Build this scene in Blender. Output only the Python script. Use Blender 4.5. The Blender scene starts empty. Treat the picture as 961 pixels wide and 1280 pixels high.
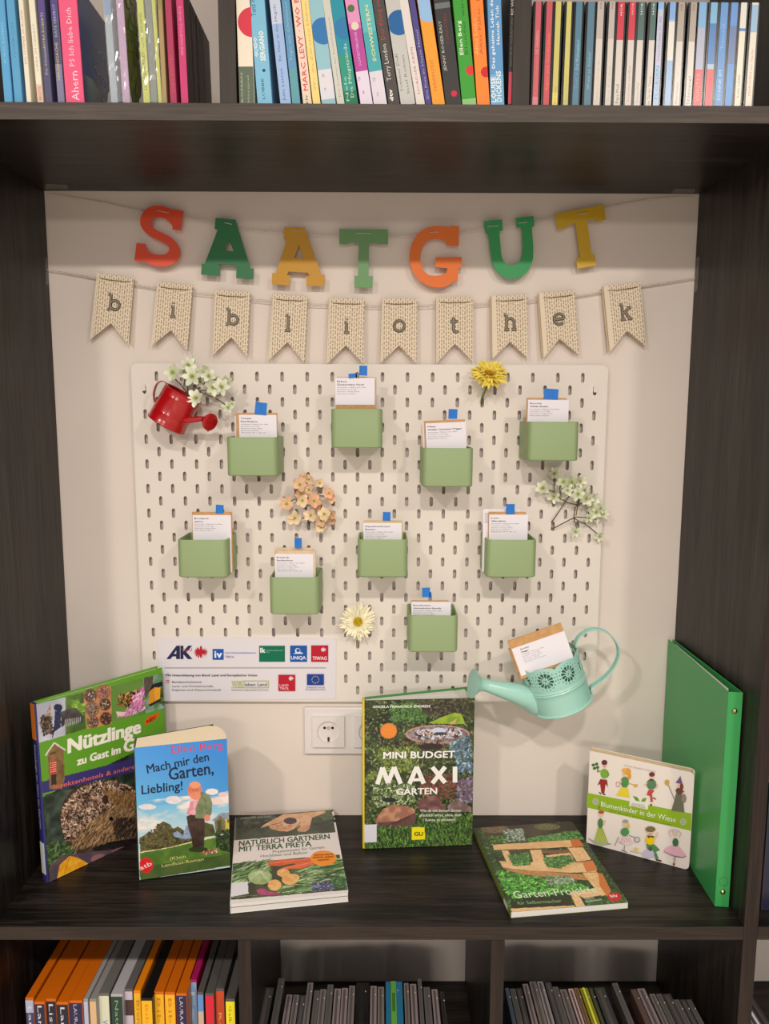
import bpy, math, random
import numpy as np
from mathutils import Vector, Matrix
from mathutils.geometry import tessellate_polygon

random.seed(7)
RNG = np.random.default_rng(11)
SC = bpy.context.scene
COL = SC.collection

# ---------------------------------------------------------------- camera
FPX, PITCH, YAW, ROLL = 941.506, 0.12941, -0.005, 0.00349
CAM = Vector((0.52958, -1.24134, 1.4))
def _basis():
    c, s = math.cos(YAW), math.sin(YAW); R1 = Matrix(((c, s, 0), (-s, c, 0), (0, 0, 1)))
    c, s = math.cos(PITCH), math.sin(PITCH); R2 = Matrix(((1, 0, 0), (0, c, -s), (0, s, c)))
    c, s = math.cos(ROLL), math.sin(ROLL); R3 = Matrix(((c, 0, s), (0, 1, 0), (-s, 0, c)))
    return R3 @ R2 @ R1
W2C = _basis(); C2W = W2C.transposed()
cam_data = bpy.data.cameras.new('camera'); cam = bpy.data.objects.new('camera', cam_data); COL.objects.link(cam)
cam_data.sensor_fit = 'HORIZONTAL'; cam_data.sensor_width = 36.0; cam_data.lens = FPX / 961.0 * 36.0
cam_data.clip_start = 0.01; cam_data.clip_end = 50
right, fwd, up = C2W @ Vector((1, 0, 0)), C2W @ Vector((0, 1, 0)), C2W @ Vector((0, 0, 1))
mw = Matrix((right, up, -fwd)).transposed().to_4x4(); mw.translation = CAM
cam.matrix_world = mw
SC.camera = cam

# ---------------------------------------------------------------- world, lamps, exposure
world = bpy.data.worlds.new('world'); SC.world = world; world.use_nodes = True
bg = world.node_tree.nodes['Background']; bg.inputs[0].default_value = (1.0, 0.93, 0.86, 1); bg.inputs[1].default_value = 0.52
def ceiling_or_fill_lamp(loc, watts, size=0.13):
    ld = bpy.data.lights.new('ceiling_or_fill_lamp', 'AREA'); ld.shape = 'DISK'; ld.size = size
    ld.energy = watts; ld.color = (1.0, 0.92, 0.83)
    lo = bpy.data.objects.new('ceiling_or_fill_lamp', ld); COL.objects.link(lo); lo.location = loc
ceiling_or_fill_lamp((0.50, -7.0, 2.75), 270, 1.6)      # unseen fill lamp, added to brighten the lower compartments
ceiling_or_fill_lamp((0.56, -1.85, 2.36), 22)
ceiling_or_fill_lamp((-0.42, -1.85, 2.36), 22)
ceiling_or_fill_lamp((1.50, -1.85, 2.36), 20)
SC.view_settings.view_transform = 'Standard'; SC.view_settings.look = 'None'
SC.view_settings.exposure = -0.06; SC.view_settings.gamma = 1.0; SC.view_settings.use_curve_mapping = False

# ---------------------------------------------------------------- helpers
def ray(px, py): return C2W @ Vector(((px - 480.5) / FPX, 1, (640 - py) / FPX))
def UY(px, py, y):
    r = ray(px, py); return CAM + r * ((y - CAM.y) / r.y)
def UZ(px, py, z):
    r = ray(px, py); return CAM + r * ((z - CAM.z) / r.z)
def s2l(c):
    c = np.asarray(c, float)
    return np.where(c <= 0.04045, c / 12.92, ((c + 0.055) / 1.055) ** 2.4)
def rgb(c):
    l = s2l(np.array(c[:3]) / 255.0); return (float(l[0]), float(l[1]), float(l[2]), 1.0)

MATS = {}
def mat(name, c, rough=0.6, spec=0.4, noise=0.0, nscale=40, bump=0.0, bscale=200, metal=0.0, alpha=1.0, coat=0.0, attr=False, trans=0.0, rel=None):
    if name in MATS: return MATS[name]
    m = bpy.data.materials.new(name); m.use_nodes = True; nt = m.node_tree; b = nt.nodes['Principled BSDF']
    b.inputs['Roughness'].default_value = rough; b.inputs['Specular IOR Level'].default_value = spec
    b.inputs['Metallic'].default_value = metal; b.inputs['Alpha'].default_value = alpha
    b.inputs['Coat Weight'].default_value = coat; b.inputs['Transmission Weight'].default_value = trans
    if coat: b.inputs['Coat Roughness'].default_value = 0.15
    tc = nt.nodes.new('ShaderNodeTexCoord')
    if attr:
        a = nt.nodes.new('ShaderNodeAttribute'); a.attribute_name = 'Col'; nt.links.new(a.outputs['Color'], b.inputs['Base Color'])
    else:
        b.inputs['Base Color'].default_value = rgb(c)
        if noise:
            n = nt.nodes.new('ShaderNodeTexNoise'); n.inputs['Scale'].default_value = nscale; n.inputs['Detail'].default_value = 4
            r = nt.nodes.new('ShaderNodeValToRGB')
            r.color_ramp.elements[0].position = 0.3; r.color_ramp.elements[1].position = 0.7
            r.color_ramp.elements[0].color = rgb([max(0, v * (1 - noise)) for v in c]); r.color_ramp.elements[1].color = rgb([min(255, v * (1 + noise)) for v in c])
            nt.links.new(tc.outputs['Object'], n.inputs['Vector']); nt.links.new(n.outputs['Fac'], r.inputs['Fac']); nt.links.new(r.outputs['Color'], b.inputs['Base Color'])
    if bump:
        n2 = nt.nodes.new('ShaderNodeTexNoise'); n2.inputs['Scale'].default_value = bscale; n2.inputs['Detail'].default_value = 3
        bp = nt.nodes.new('ShaderNodeBump'); bp.inputs['Strength'].default_value = bump; bp.inputs['Distance'].default_value = 0.001
        nt.links.new(tc.outputs['Object'], n2.inputs['Vector']); nt.links.new(n2.outputs['Fac'], bp.inputs['Height']); nt.links.new(bp.outputs['Normal'], b.inputs['Normal'])
    MATS[name] = m
    return m

def wood(name, axis, dark=(17, 14, 13), light=(54, 46, 41), rough=0.38):
    if name in MATS: return MATS[name]
    m = bpy.data.materials.new(name); m.use_nodes = True; nt = m.node_tree; b = nt.nodes['Principled BSDF']
    tc = nt.nodes.new('ShaderNodeTexCoord'); mp = nt.nodes.new('ShaderNodeMapping')
    s = [210.0, 210.0, 210.0]; s[axis] = 9.0; mp.inputs['Scale'].default_value = s
    nt.links.new(tc.outputs['Object'], mp.inputs['Vector'])
    w = nt.nodes.new('ShaderNodeTexNoise'); w.inputs['Scale'].default_value = 1.0; w.inputs['Detail'].default_value = 5; w.inputs['Distortion'].default_value = 1.2
    nt.links.new(mp.outputs['Vector'], w.inputs['Vector'])
    mp2 = nt.nodes.new('ShaderNodeMapping'); s2 = [22.0, 22.0, 22.0]; s2[axis] = 1.6; mp2.inputs['Scale'].default_value = s2
    nt.links.new(tc.outputs['Object'], mp2.inputs['Vector'])
    w2 = nt.nodes.new('ShaderNodeTexNoise'); w2.inputs['Scale'].default_value = 1.0; w2.inputs['Detail'].default_value = 3; w2.inputs['Distortion'].default_value = 2.0
    nt.links.new(mp2.outputs['Vector'], w2.inputs['Vector'])
    mx = nt.nodes.new('ShaderNodeMath'); mx.operation = 'MULTIPLY_ADD'; mx.inputs[1].default_value = 0.6
    mul = nt.nodes.new('ShaderNodeMath'); mul.operation = 'MULTIPLY'; mul.inputs[1].default_value = 0.4
    nt.links.new(w2.outputs['Fac'], mul.inputs[0]); nt.links.new(w.outputs['Fac'], mx.inputs[0]); nt.links.new(mul.outputs[0], mx.inputs[2])
    r = nt.nodes.new('ShaderNodeValToRGB'); r.color_ramp.elements[0].position = 0.42; r.color_ramp.elements[1].position = 0.64
    r.color_ramp.elements[0].color = rgb(dark); r.color_ramp.elements[1].color = rgb(light)
    nt.links.new(mx.outputs[0], r.inputs['Fac']); nt.links.new(r.outputs['Color'], b.inputs['Base Color'])
    bp = nt.nodes.new('ShaderNodeBump'); bp.inputs['Strength'].default_value = 0.25; bp.inputs['Distance'].default_value = 0.0006
    nt.links.new(mx.outputs[0], bp.inputs['Height']); nt.links.new(bp.outputs['Normal'], b.inputs['Normal'])
    b.inputs['Roughness'].default_value = rough; b.inputs['Specular IOR Level'].default_value = 0.27
    MATS[name] = m
    return m

INK = mat('printed_ink', (0, 0, 0), rough=0.55, spec=0.3, attr=True)
GLOSSINK = mat('glossy_print', (0, 0, 0), rough=0.28, spec=0.45, attr=True)
PETAL = mat('flower_petal', (0, 0, 0), rough=0.8, spec=0.2, attr=True)

class MB:
    """collects faces; build() links them as ONE mesh object"""
    def __init__(s): s.v = []; s.f = []; s.c = []; s.mi = []
    def add(s, vs, fs, c=None, mi=0):
        o = len(s.v); s.v.extend([tuple(p) for p in vs])
        for f in fs: s.f.append([i + o for i in f]); s.c.append(c); s.mi.append(mi)
        return s
    def box(s, x0, x1, y0, y1, z0, z1, c=None, mi=0, bev=0.0):
        vs = [(x, y, z) for z in (z0, z1) for y in (y0, y1) for x in (x0, x1)]
        fs = [(0, 2, 3, 1), (4, 5, 7, 6), (0, 1, 5, 4), (2, 6, 7, 3), (0, 4, 6, 2), (1, 3, 7, 5)]
        return s.add(vs, fs, c, mi)
    def rbox(s, x0, x1, y0, y1, z0, z1, r, axis='y', n=4, c=None, mi=0):
        """box with the four edges along axis rounded"""
        if axis == 'y': a0, a1, b0, b1, h0, h1 = x0, x1, z0, z1, y0, y1
        elif axis == 'z': a0, a1, b0, b1, h0, h1 = x0, x1, y0, y1, z0, z1
        ring = []
        for (cx, cy, t0) in ((a1 - r, b0 + r, -90), (a1 - r, b1 - r, 0), (a0 + r, b1 - r, 90), (a0 + r, b0 + r, 180)):
            for k in range(n + 1):
                t = math.radians(t0 + 90 * k / n); ring.append((cx + r * math.cos(t), cy + r * math.sin(t)))
        P = (lambda a, b, h: (a, h, b)) if axis == 'y' else (lambda a, b, h: (a, b, h))
        m = len(ring); vs = [P(a, b, h0) for a, b in ring] + [P(a, b, h1) for a, b in ring]
        fs = [tuple(range(m)), tuple(range(2 * m - 1, m - 1, -1))] + [(i, i + m, (i + 1) % m + m, (i + 1) % m) for i in range(m)]
        return s.add(vs, fs, c, mi)
    def poly(s, pts, c=None, mi=0): return s.add(pts, [tuple(range(len(pts)))], c, mi)
    def prism(s, loops, P, t0, t1, c=None, mi=0):
        """2D loops (outer first, then holes), P(a,b,t) -> 3D"""
        tris = tessellate_polygon([[Vector((a, b, 0)) for a, b in l] for l in loops])
        flat = [p for l in loops for p in l]; m = len(flat)
        vs = [P(a, b, t0) for a, b in flat] + [P(a, b, t1) for a, b in flat]
        fs = [tuple(t) for t in tris] + [tuple(i + m for i in reversed(t)) for t in tris]
        o = 0
        for l in loops:
            k = len(l)
            for i in range(k): fs.append((o + i, o + (i + 1) % k, o + (i + 1) % k + m, o + i + m))
            o += k
        return s.add(vs, fs, c, mi)
    def tube(s, path, r, n=8, c=None, mi=0, caps=True, flat=1.0):
        path = [Vector(p) for p in path]; rs = r if hasattr(r, '__len__') else [r] * len(path)
        vs = []; fs = []; prev = None
        for i, p in enumerate(path):
            d = (path[min(i + 1, len(path) - 1)] - path[max(i - 1, 0)]).normalized()
            if prev is None:
                a = d.cross(Vector((0, 1, 0.01)));
                if a.length < 1e-3: a = d.cross(Vector((1, 0, 0)))
                a.normalize()
            else: a = (prev - d * prev.dot(d)).normalized()
            prev = a; b = d.cross(a)
            for k in range(n):
                t = 2 * math.pi * k / n; vs.append(p + (a * math.cos(t) + b * math.sin(t) * flat) * rs[i])
        L = len(path)
        for i in range(L - 1):
            for k in range(n): fs.append((i * n + k, i * n + (k + 1) % n, (i + 1) * n + (k + 1) % n, (i + 1) * n + k))
        if caps: fs.append(tuple(range(n - 1, -1, -1))); fs.append(tuple((L - 1) * n + k for k in range(n)))
        return s.add(vs, fs, c, mi)
    def lathe(s, prof, n=48, c=None, mi=0, M=None, close=False):
        """prof = [(r,z)...] about z"""
        vs = []; fs = []
        for (r, z) in prof:
            for k in range(n):
                t = 2 * math.pi * k / n; p = Vector((r * math.cos(t), r * math.sin(t), z)); vs.append(M @ p if M else p)
        for i in range(len(prof) - 1):
            for k in range(n): fs.append((i * n + k, i * n + (k + 1) % n, (i + 1) * n + (k + 1) % n, (i + 1) * n + k))
        return s.add(vs, fs, c, mi)
    def build(s, name, mats, parent=None, smooth=False, bevel=0.0, sharp=35, M=None, colors=None):
        me = bpy.data.meshes.new(name); vs = s.v
        if M is not None: vs = [tuple(M @ Vector(p)) for p in vs]
        me.from_pydata(vs, [], s.f)
        if not isinstance(mats, (list, tuple)): mats = [mats]
        for m in mats: me.materials.append(m)
        if len(mats) > 1: me.polygons.foreach_set('material_index', s.mi)
        if any(c is not None for c in s.c):
            a = me.color_attributes.new('Col', 'FLOAT_COLOR', 'CORNER'); arr = []
            for f, c in zip(s.f, s.c):
                if c is None: c = (200, 200, 200)
                if hasattr(c[0], '__len__'):
                    for q in c: arr.extend(rgb(q))
                else: arr.extend(list(rgb(c)) * len(f))
            a.data.foreach_set('color', arr)
        me.update()
        o = bpy.data.objects.new(name, me); COL.objects.link(o)
        if parent is not None: o.parent = parent
        if smooth:
            me.polygons.foreach_set('use_smooth', [True] * len(me.polygons))
            me.set_sharp_from_angle(angle=math.radians(sharp))
        if bevel:
            b = o.modifiers.new('bevel', 'BEVEL'); b.width = bevel; b.segments = 2; b.limit_method = 'ANGLE'; b.angle_limit = math.radians(40)
        return o

def thing(name, label, cat, M=None, group=None):
    o = bpy.data.objects.new(name, None); COL.objects.link(o); o.empty_display_size = 0.02
    if M is not None: o.matrix_world = M if isinstance(M, Matrix) else Matrix.Translation(M)
    o['label'] = label; o['category'] = cat
    if group: o['group'] = group
    return o
def tag(o, label, cat, group=None, kind=None):
    o['label'] = label; o['category'] = cat
    if group: o['group'] = group
    if kind: o['kind'] = kind
    return o
def structure(o, label=None):
    o['kind'] = 'structure'
    if label: o['label'] = label
    return o

# ---------------------------------------------------------------- lettering
_tc = {}
def _textmesh(s, bold=0.0, res=2):
    key = (s, bold, res)
    if key in _tc: return _tc[key]
    cu = bpy.data.curves.new('t', 'FONT'); cu.body = s; cu.size = 1.0; cu.resolution_u = res; cu.offset = bold; cu.fill_mode = 'FRONT'
    ob = bpy.data.objects.new('t', cu); COL.objects.link(ob)
    me = bpy.data.meshes.new_from_object(ob)
    vs = np.array([v.co[:2] for v in me.vertices]) if len(me.vertices) else np.zeros((0, 2))
    fs = [tuple(p.vertices) for p in me.polygons]
    bpy.data.objects.remove(ob); bpy.data.curves.remove(cu); bpy.data.meshes.remove(me)
    _tc[key] = (vs, fs); return _tc[key]
def capheight(bold, res):
    v, _ = _textmesh('H', bold, res); return v[:, 1].max()
class Frame:
    """a plane: origin O, u to the right, v up, w towards the viewer"""
    def __init__(s, O, u, v): s.O = Vector(O); s.u = Vector(u).normalized(); s.v = Vector(v).normalized(); s.w = s.u.cross(s.v).normalized()
    def M(s):
        m = Matrix((s.u, s.v, s.w)).transposed().to_4x4(); m.translation = s.O; return m
    def loc(s, px, py):
        r = ray(px, py); t = (s.O - CAM).dot(s.w) / r.dot(s.w); p = CAM + r * t - s.O
        return (p.dot(s.u), p.dot(s.v))
class Print:
    """flat print on a plane; every mark is laid 0.03 mm above the one before it"""
    def __init__(s, fr=None, base=0.00015): s.mb = MB(); s.fr = fr; s.t = base
    def L(s, p): return s.fr.loc(*p) if s.fr else p
    def step(s): s.t += 0.00002
    def poly(s, pts, c, raw=False):
        q = pts if raw else [s.L(p) for p in pts]
        tris = tessellate_polygon([[Vector((a, b, 0)) for a, b in q]])
        s.mb.add([(a, b, s.t) for a, b in q], [tuple(t) for t in tris], c); s.step()
    def ell(s, cx, cy, rx, ry, c, n=24, raw=False, a0=0):
        s.poly([(cx + rx * math.cos(2 * math.pi * k / n + a0), cy + ry * math.sin(2 * math.pi * k / n + a0)) for k in range(n)], c, raw)
    def line(s, pts, w, c, raw=False):
        q = [Vector(p if raw else s.L(p)) for p in pts]
        for a, b in zip(q[:-1], q[1:]):
            d = (b - a)
            if d.length < 1e-6: continue
            d.normalize(); n = Vector((-d.y, d.x)) * w / 2
            s.mb.add([(p.x, p.y, s.t) for p in (a - n, b - n, b + n, a + n)], [(0, 1, 2, 3)], c); s.t += 0.000012
        s.step()
    def text(s, st, A, B, h, c, bold=0.0, raw=False, res=2, slab=False):
        """A, B: ends of the baseline; h: capital height (in px, or metres when raw)"""
        a = Vector(A if raw else s.L(A)); b = Vector(B if raw else s.L(B))
        if not raw:
            q = Vector(s.L((A[0], A[1] - h))); h = (q - a).length
        vs, fs = _textmesh(st, 0.0, res)
        if not len(vs): return
        x0, x1 = vs[:, 0].min(), vs[:, 0].max(); d = b - a; sx = d.length / (x1 - x0); d.normalize(); n = Vector((-d.y, d.x)); sy = h / capheight(0.0, res)
        out = [(a.x + d.x * (p[0] - x0) * sx + n.x * p[1] * sy, a.y + d.y * (p[0] - x0) * sx + n.y * p[1] * sy, s.t) for p in vs]
        e = bold * sy     # heavier type: the same letters laid again a hair to each side
        for (ex, ey) in ([(0, 0)] if bold < 0.012 else [(-e, -e * .6), (e, -e * .6), (e, e * .6), (-e, e * .6), (0, 0)]):
            s.mb.add([(p[0] + ex, p[1] + ey, s.t) for p in out], fs, c); s.t += 0.000012
        s.step()
    def build(s, name, parent, m=None): return s.mb.build(name, m or INK, parent)

# ---------------------------------------------------------------- picture painter (cover photographs and drawings, colour per grid point)
_tab = RNG.random((256, 256))
def vnoise(x, y, sc, seed=0, octv=3):
    out = 0; amp = 1; tot = 0
    for o in range(octv):
        X = x * sc + seed * 17.3 + o * 5.1; Y = y * sc + seed * 9.7 + o * 3.3
        xi = np.floor(X).astype(int); yi = np.floor(Y).astype(int); fx = X - xi; fy = Y - yi; fx = fx * fx * (3 - 2 * fx); fy = fy * fy * (3 - 2 * fy)
        g = lambda i, j: _tab[(xi + i) & 255, (yi + j) & 255]
        out = out + amp * ((g(0, 0) * (1 - fx) + g(1, 0) * fx) * (1 - fy) + (g(0, 1) * (1 - fx) + g(1, 1) * fx) * fy)
        tot += amp; amp *= 0.5; sc *= 2
    return out / tot
class Pic:
    def __init__(s, fr, w, h, res=0.0009, x0=0, y0=0):
        s.fr = fr; s.nx = int(w / res) + 1; s.ny = int(h / res) + 1; s.w = w; s.h = h
        xs = np.linspace(x0, x0 + w, s.nx); ys = np.linspace(y0, y0 + h, s.ny); s.x0, s.y0 = x0, y0
        s.X, s.Y = np.meshgrid(xs, ys); s.I = np.zeros((s.ny, s.nx, 3)); s.dx = w / (s.nx - 1); s.dy = h / (s.ny - 1)
    def P(s, pts): return np.array([s.fr.loc(*p) for p in pts])
    def win(s, q, pad=0):
        i0 = max(0, int((q[:, 0].min() - pad - s.x0) / s.dx)); i1 = min(s.nx, int((q[:, 0].max() + pad - s.x0) / s.dx) + 2)
        j0 = max(0, int((q[:, 1].min() - pad - s.y0) / s.dy)); j1 = min(s.ny, int((q[:, 1].max() + pad - s.y0) / s.dy) + 2)
        return slice(j0, j1), slice(i0, i1)
    def mask(s, q):
        w = s.win(q); X = s.X[w]; Y = s.Y[w]; m = np.zeros(X.shape, bool)
        n = len(q)
        for i in range(n):
            x1, y1 = q[i]; x2, y2 = q[(i + 1) % n]
            if y1 == y2: continue
            c = ((y1 > Y) != (y2 > Y)) & (X < (x2 - x1) * (Y - y1) / (y2 - y1) + x1); m ^= c
        return w, m
    def fill(s, c): s.I[:] = np.array(c) / 255.0
    def poly(s, pts, c, c2=None, a=1.0, ns=0.0, nsc=400, seed=1):
        """c2: second colour mixed in by noise"""
        q = s.P(pts); w, m = s.mask(q)
        if m.size == 0: return
        col = np.array(c) / 255.0 * np.ones(m.shape + (3,))
        if c2 is not None:
            t = np.clip((vnoise(s.X[w], s.Y[w], nsc, seed) - 0.32) / 0.36, 0, 1)[..., None]; col = col * (1 - t) + np.array(c2) / 255.0 * t
        s.I[w] = np.where(m[..., None], s.I[w] * (1 - a) + col * a, s.I[w])
    def grad(s, pts, c0, c1):
        q = s.P(pts); w, m = s.mask(q); Y = s.Y[w]; t = ((Y - q[:, 1].min()) / (q[:, 1].max() - q[:, 1].min()))[..., None]
        s.I[w] = np.where(m[..., None], np.array(c0) / 255. * (1 - t) + np.array(c1) / 255. * t, s.I[w])
    def ell(s, cx, cy, rx, ry, c, c2=None, rot=0, a=1.0, n=26, nsc=400, seed=1):
        cr, sr = math.cos(rot), math.sin(rot); pts = []
        for k in range(n):
            t = 2 * math.pi * k / n; x, y = rx * math.cos(t), ry * math.sin(t); pts.append((cx + x * cr - y * sr, cy + x * sr + y * cr))
        s.poly(pts, c, c2, a, nsc=nsc, seed=seed)
    def line(s, pts, w, c):
        """w in px of the photograph"""
        for (x1, y1), (x2, y2) in zip(pts[:-1], pts[1:]):
            d = math.hypot(x2 - x1, y2 - y1) or 1; nx, ny = -(y2 - y1) / d * w / 2, (x2 - x1) / d * w / 2
            s.poly([(x1 - nx, y1 - ny), (x2 - nx, y2 - ny), (x2 + nx, y2 + ny), (x1 + nx, y1 + ny)], c)
    def scatter(s, pts, pal, n, l, wd, ang=(0, 3.14), rng=None, shade=0.25):
        """strokes/leaves: n short strokes, length l and width wd in metres, colours from pal"""
        q = s.P(pts); w, m = s.mask(q); jj, ii = np.nonzero(m)
        if len(jj) == 0: return
        R = rng or RNG; k = R.integers(0, len(jj), n); j0, i0 = w[0].start, w[1].start
        for t in k:
            cj, ci = jj[t] + j0, ii[t] + i0; L = l * R.uniform(0.6, 1.3); Wd = wd * R.uniform(0.7, 1.3); an = R.uniform(*ang)
            rr = int(L / s.dx) + 1; a0, a1 = max(0, cj - rr), min(s.ny, cj + rr + 1); b0, b1 = max(0, ci - rr), min(s.nx, ci + rr + 1)
            X = s.X[a0:a1, b0:b1] - s.X[cj, ci]; Y = s.Y[a0:a1, b0:b1] - s.Y[cj, ci]
            ca, sa = math.cos(an), math.sin(an); U = X * ca + Y * sa; V = -X * sa + Y * ca
            mm = (U / L) ** 2 + (V / Wd) ** 2 < 1; c = np.array(pal[R.integers(0, len(pal))]) / 255.0 * R.uniform(1 - shade, 1 + shade)
            s.I[a0:a1, b0:b1][mm] = np.clip(c, 0, 1)
    def build(s, name, parent, m=None, t=0.0001):
        n = s.nx * s.ny; co = np.zeros((n, 3)); co[:, 0] = s.X.ravel(); co[:, 1] = s.Y.ravel(); co[:, 2] = t
        i = np.arange(s.nx - 1); j = np.arange(s.ny - 1); I, J = np.meshgrid(i, j); a = (J * s.nx + I).ravel()
        f = np.stack([a, a + 1, a + 1 + s.nx, a + s.nx], 1)
        me = bpy.data.meshes.new(name); me.vertices.add(n); me.vertices.foreach_set('co', co.ravel())
        me.loops.add(f.size); me.loops.foreach_set('vertex_index', f.ravel().astype(np.int32)); me.polygons.add(len(f))
        me.polygons.foreach_set('loop_start', (np.arange(len(f)) * 4).astype(np.int32))
        me.update(calc_edges=True)
        at = me.color_attributes.new('Col', 'FLOAT_COLOR', 'POINT'); ca = np.ones((n, 4)); ca[:, :3] = s2l(np.clip(s.I.reshape(-1, 3), 0, 1)); at.data.foreach_set('color', ca.ravel())
        me.materials.append(m or GLOSSINK); o = bpy.data.objects.new(name, me); COL.objects.link(o); o.parent = parent
        return o
# ---------------------------------------------------------------- the setting
XR, DEP, TH, ZS, ZT, ZL = 1.030, 0.2913, 0.0195, 0.703, 1.7455, 0.3835   # inner width, depth, board thickness, shelf top, underside of the upper shelf, lower shelf
WALL = mat('painted_wall', (226, 214, 205), rough=0.85, spec=0.2, noise=0.012, nscale=6, bump=0.08, bscale=120)
structure(MB().box(-3.5, 4.5, 0.0, 0.06, 0.0, 2.6).build('wall_back', WALL), 'off-white painted wall behind the shelves')
structure(MB().box(-3.5, 4.5, -9.5, 0.0, -0.05, 0.0).build('floor', mat('floor_covering', (196, 186, 174), rough=0.7, noise=0.1, nscale=20)))

WH = wood('dark_laminate_horizontal', 0); WV = wood('dark_laminate_upright', 2); WE = wood('laminate_edge_lit', 0, dark=(64, 55, 48), light=(84, 73, 65), rough=0.45)  # WE: upper shelf's front edge coloured lighter, as the light strikes it
WEV = wood('laminate_edge_upright', 2, dark=(38, 29, 26), light=(52, 41, 37), rough=0.45)
bc = thing('bookcase', 'dark brown laminate bookcase with open compartments around the seed display', 'bookcase', Vector((0.515, 0, 0)))
def board(name, x0, x1, z0, z1, y0=-DEP, y1=-0.001, m=None, lab=None, edge=None):
    mb = MB(); mb.box(x0 - 0.515, x1 - 0.515, y0, y1, z0, z1)
    ms = [m or WH, edge or WE]
    mb.mi[2] = 1
    o = mb.build(name, ms, bc, bevel=0.0006)
    if lab: o['label'] = lab
    return o
WES = wood('laminate_edge_shelf', 0, dark=(44, 36, 31), light=(60, 49, 42), rough=0.5)
board('shelf', 0, XR, ZS - TH, ZS, lab='middle shelf that carries the books and the green binder', edge=WES)
board('shelf', 0, XR, ZT, ZT + TH + 0.0005, lab='upper shelf carrying the row of audiobooks')
board('shelf', 0, XR, ZL - TH, ZL, edge=WES, lab='lower shelf carrying the disc cases')
board('upright', -0.0195, 0, 0.0, 2.25, m=WV, edge=WEV, lab='left upright panel')
board('upright', XR, XR + 0.0195, 0.0, 2.25, m=WV, edge=WEV, lab='right upright panel')
board('divider', 0.334, 0.352, ZL, ZS - TH, y0=-DEP + 0.004, m=WV, edge=WEV)
board('divider', 0.684, 0.7025, ZL, ZS - TH, y0=-DEP + 0.004, m=WV, edge=WEV)
WED = wood('laminate_edge_divider', 2, dark=(52, 45, 40), light=(62, 55, 49), rough=0.5)
board('divider', 0.3367, 0.3567, ZT + TH, 2.1, y0=-DEP + 0.004, m=WV, edge=WED)
board('divider', 0.6845, 0.7055, ZT + TH, 2.1, y0=-DEP + 0.004, m=WV, edge=WED)
# the neighbouring bay, glimpsed past the right upright
board('shelf', XR + 0.0195, 1.60, ZS - TH, ZS, edge=WES); board('shelf', XR + 0.0195, 1.60, ZL - TH, ZL, edge=WES); board('shelf', XR + 0.0195, 1.60, ZT, ZT + TH, edge=WES)
board('upright', 1.60, 1.6195, 0, 2.25, m=WV, edge=WEV)

# ---------------------------------------------------------------- pegboard with staggered slots
YB = -0.0108; KS = (YB - CAM.y) / (-0.022 - CAM.y); BX, BZ = CAM.x + (0.1317 - CAM.x) * KS, CAM.z + (1.4784 - CAM.z) * KS   # the board stands 7 mm off the wall
PEG = mat('pegboard_lacquer', (229, 220, 211), rough=0.5, spec=0.35)
pb = thing('pegboard', 'white metal pegboard with staggered oval slots on the wall', 'pegboard', Vector((BX, YB, BZ)))
def slot_ring(cx, cz, hw=0.0028, hh=0.0079, n=4):
    r = []
    for k in range(n + 1):
        t = math.pi * k / n; r.append((cx + hw * math.cos(t), cz + (hh - hw) + hw * math.sin(t)))
    for k in range(n + 1):
        t = math.pi + math.pi * k / n; r.append((cx + hw * math.cos(t), cz - (hh - hw) + hw * math.sin(t)))
    return r
mb = MB(); W_, H_ = 0.76, 0.56; fy, by = 0.0, 0.0038
def q4(x0, x1, z0, z1):
    mb.add([(x0, fy, z0), (x1, fy, z0), (x1, fy, z1), (x0, fy, z1)], [(0, 1, 2, 3)]); mb.add([(x0, by, z0), (x1, by, z0), (x1, by, z1), (x0, by, z1)], [(3, 2, 1, 0)])
pb.scale = (KS, 1, KS)
# lattice: slot centres at x=20*i, z=-20*j (i=1..37, j=1..27) when i+j is odd
def has(i, j): return 1 <= i <= 37 and 1 <= j <= 27 and (i + j) % 2 == 1
RIDE = 0.010; SLOT_TRIS = None
for j in range(1, 28):
    z0, z1 = -0.02 * j - RIDE, -0.02 * j + RIDE
    for i in range(1, 38):
        x0, x1 = 0.02 * i - RIDE, 0.02 * i + RIDE
        if has(i, j):
            ring = slot_ring(0.02 * i, -0.02 * j); n = len(ring); box_ = [(x0, z0), (x1, z0), (x1, z1), (x0, z1)]
            if SLOT_TRIS is None: SLOT_TRIS = [tuple(q_) for q_ in tessellate_polygon([[Vector((a, b, 0)) for a, b in box_], [Vector((a, b, 0)) for a, b in ring]])]
            al = box_ + ring; m = len(al)
            vs = [(a, fy, b) for a, b in al] + [(a, by, b) for a, b in al]
            fs = SLOT_TRIS + [tuple(k + m for k in reversed(q_)) for q_ in SLOT_TRIS] + [(4 + k, 4 + (k + 1) % n, 4 + (k + 1) % n + m, 4 + k + m) for k in range(n)]
            mb.add(vs, fs)
        else: q4(x0, x1, z0, z1)
q4(0.01, 0.75, -0.01, -0.0); q4(0.01, 0.75, -0.56, -0.55); q4(0, 0.01, -0.55, -0.01); q4(0.75, 0.76, -0.55, -0.01)
for (cx, cz, t0) in ((0.01, -0.01, 90), (0.75, -0.01, 0), (0.75, -0.55, 270), (0.01, -0.55, 180)):
    arc = [(cx, cz)] + [(cx + 0.01 * math.cos(math.radians(t0 + 15 * k)), cz + 0.01 * math.sin(math.radians(t0 + 15 * k))) for k in range(7)]
    mb.add([(a, fy, b) for a, b in arc] + [(a, by, b) for a, b in arc], [tuple(range(8)), tuple(range(15, 7, -1))] + [(k, k + 1, k + 9, k + 8) for k in range(1, 7)])
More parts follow.
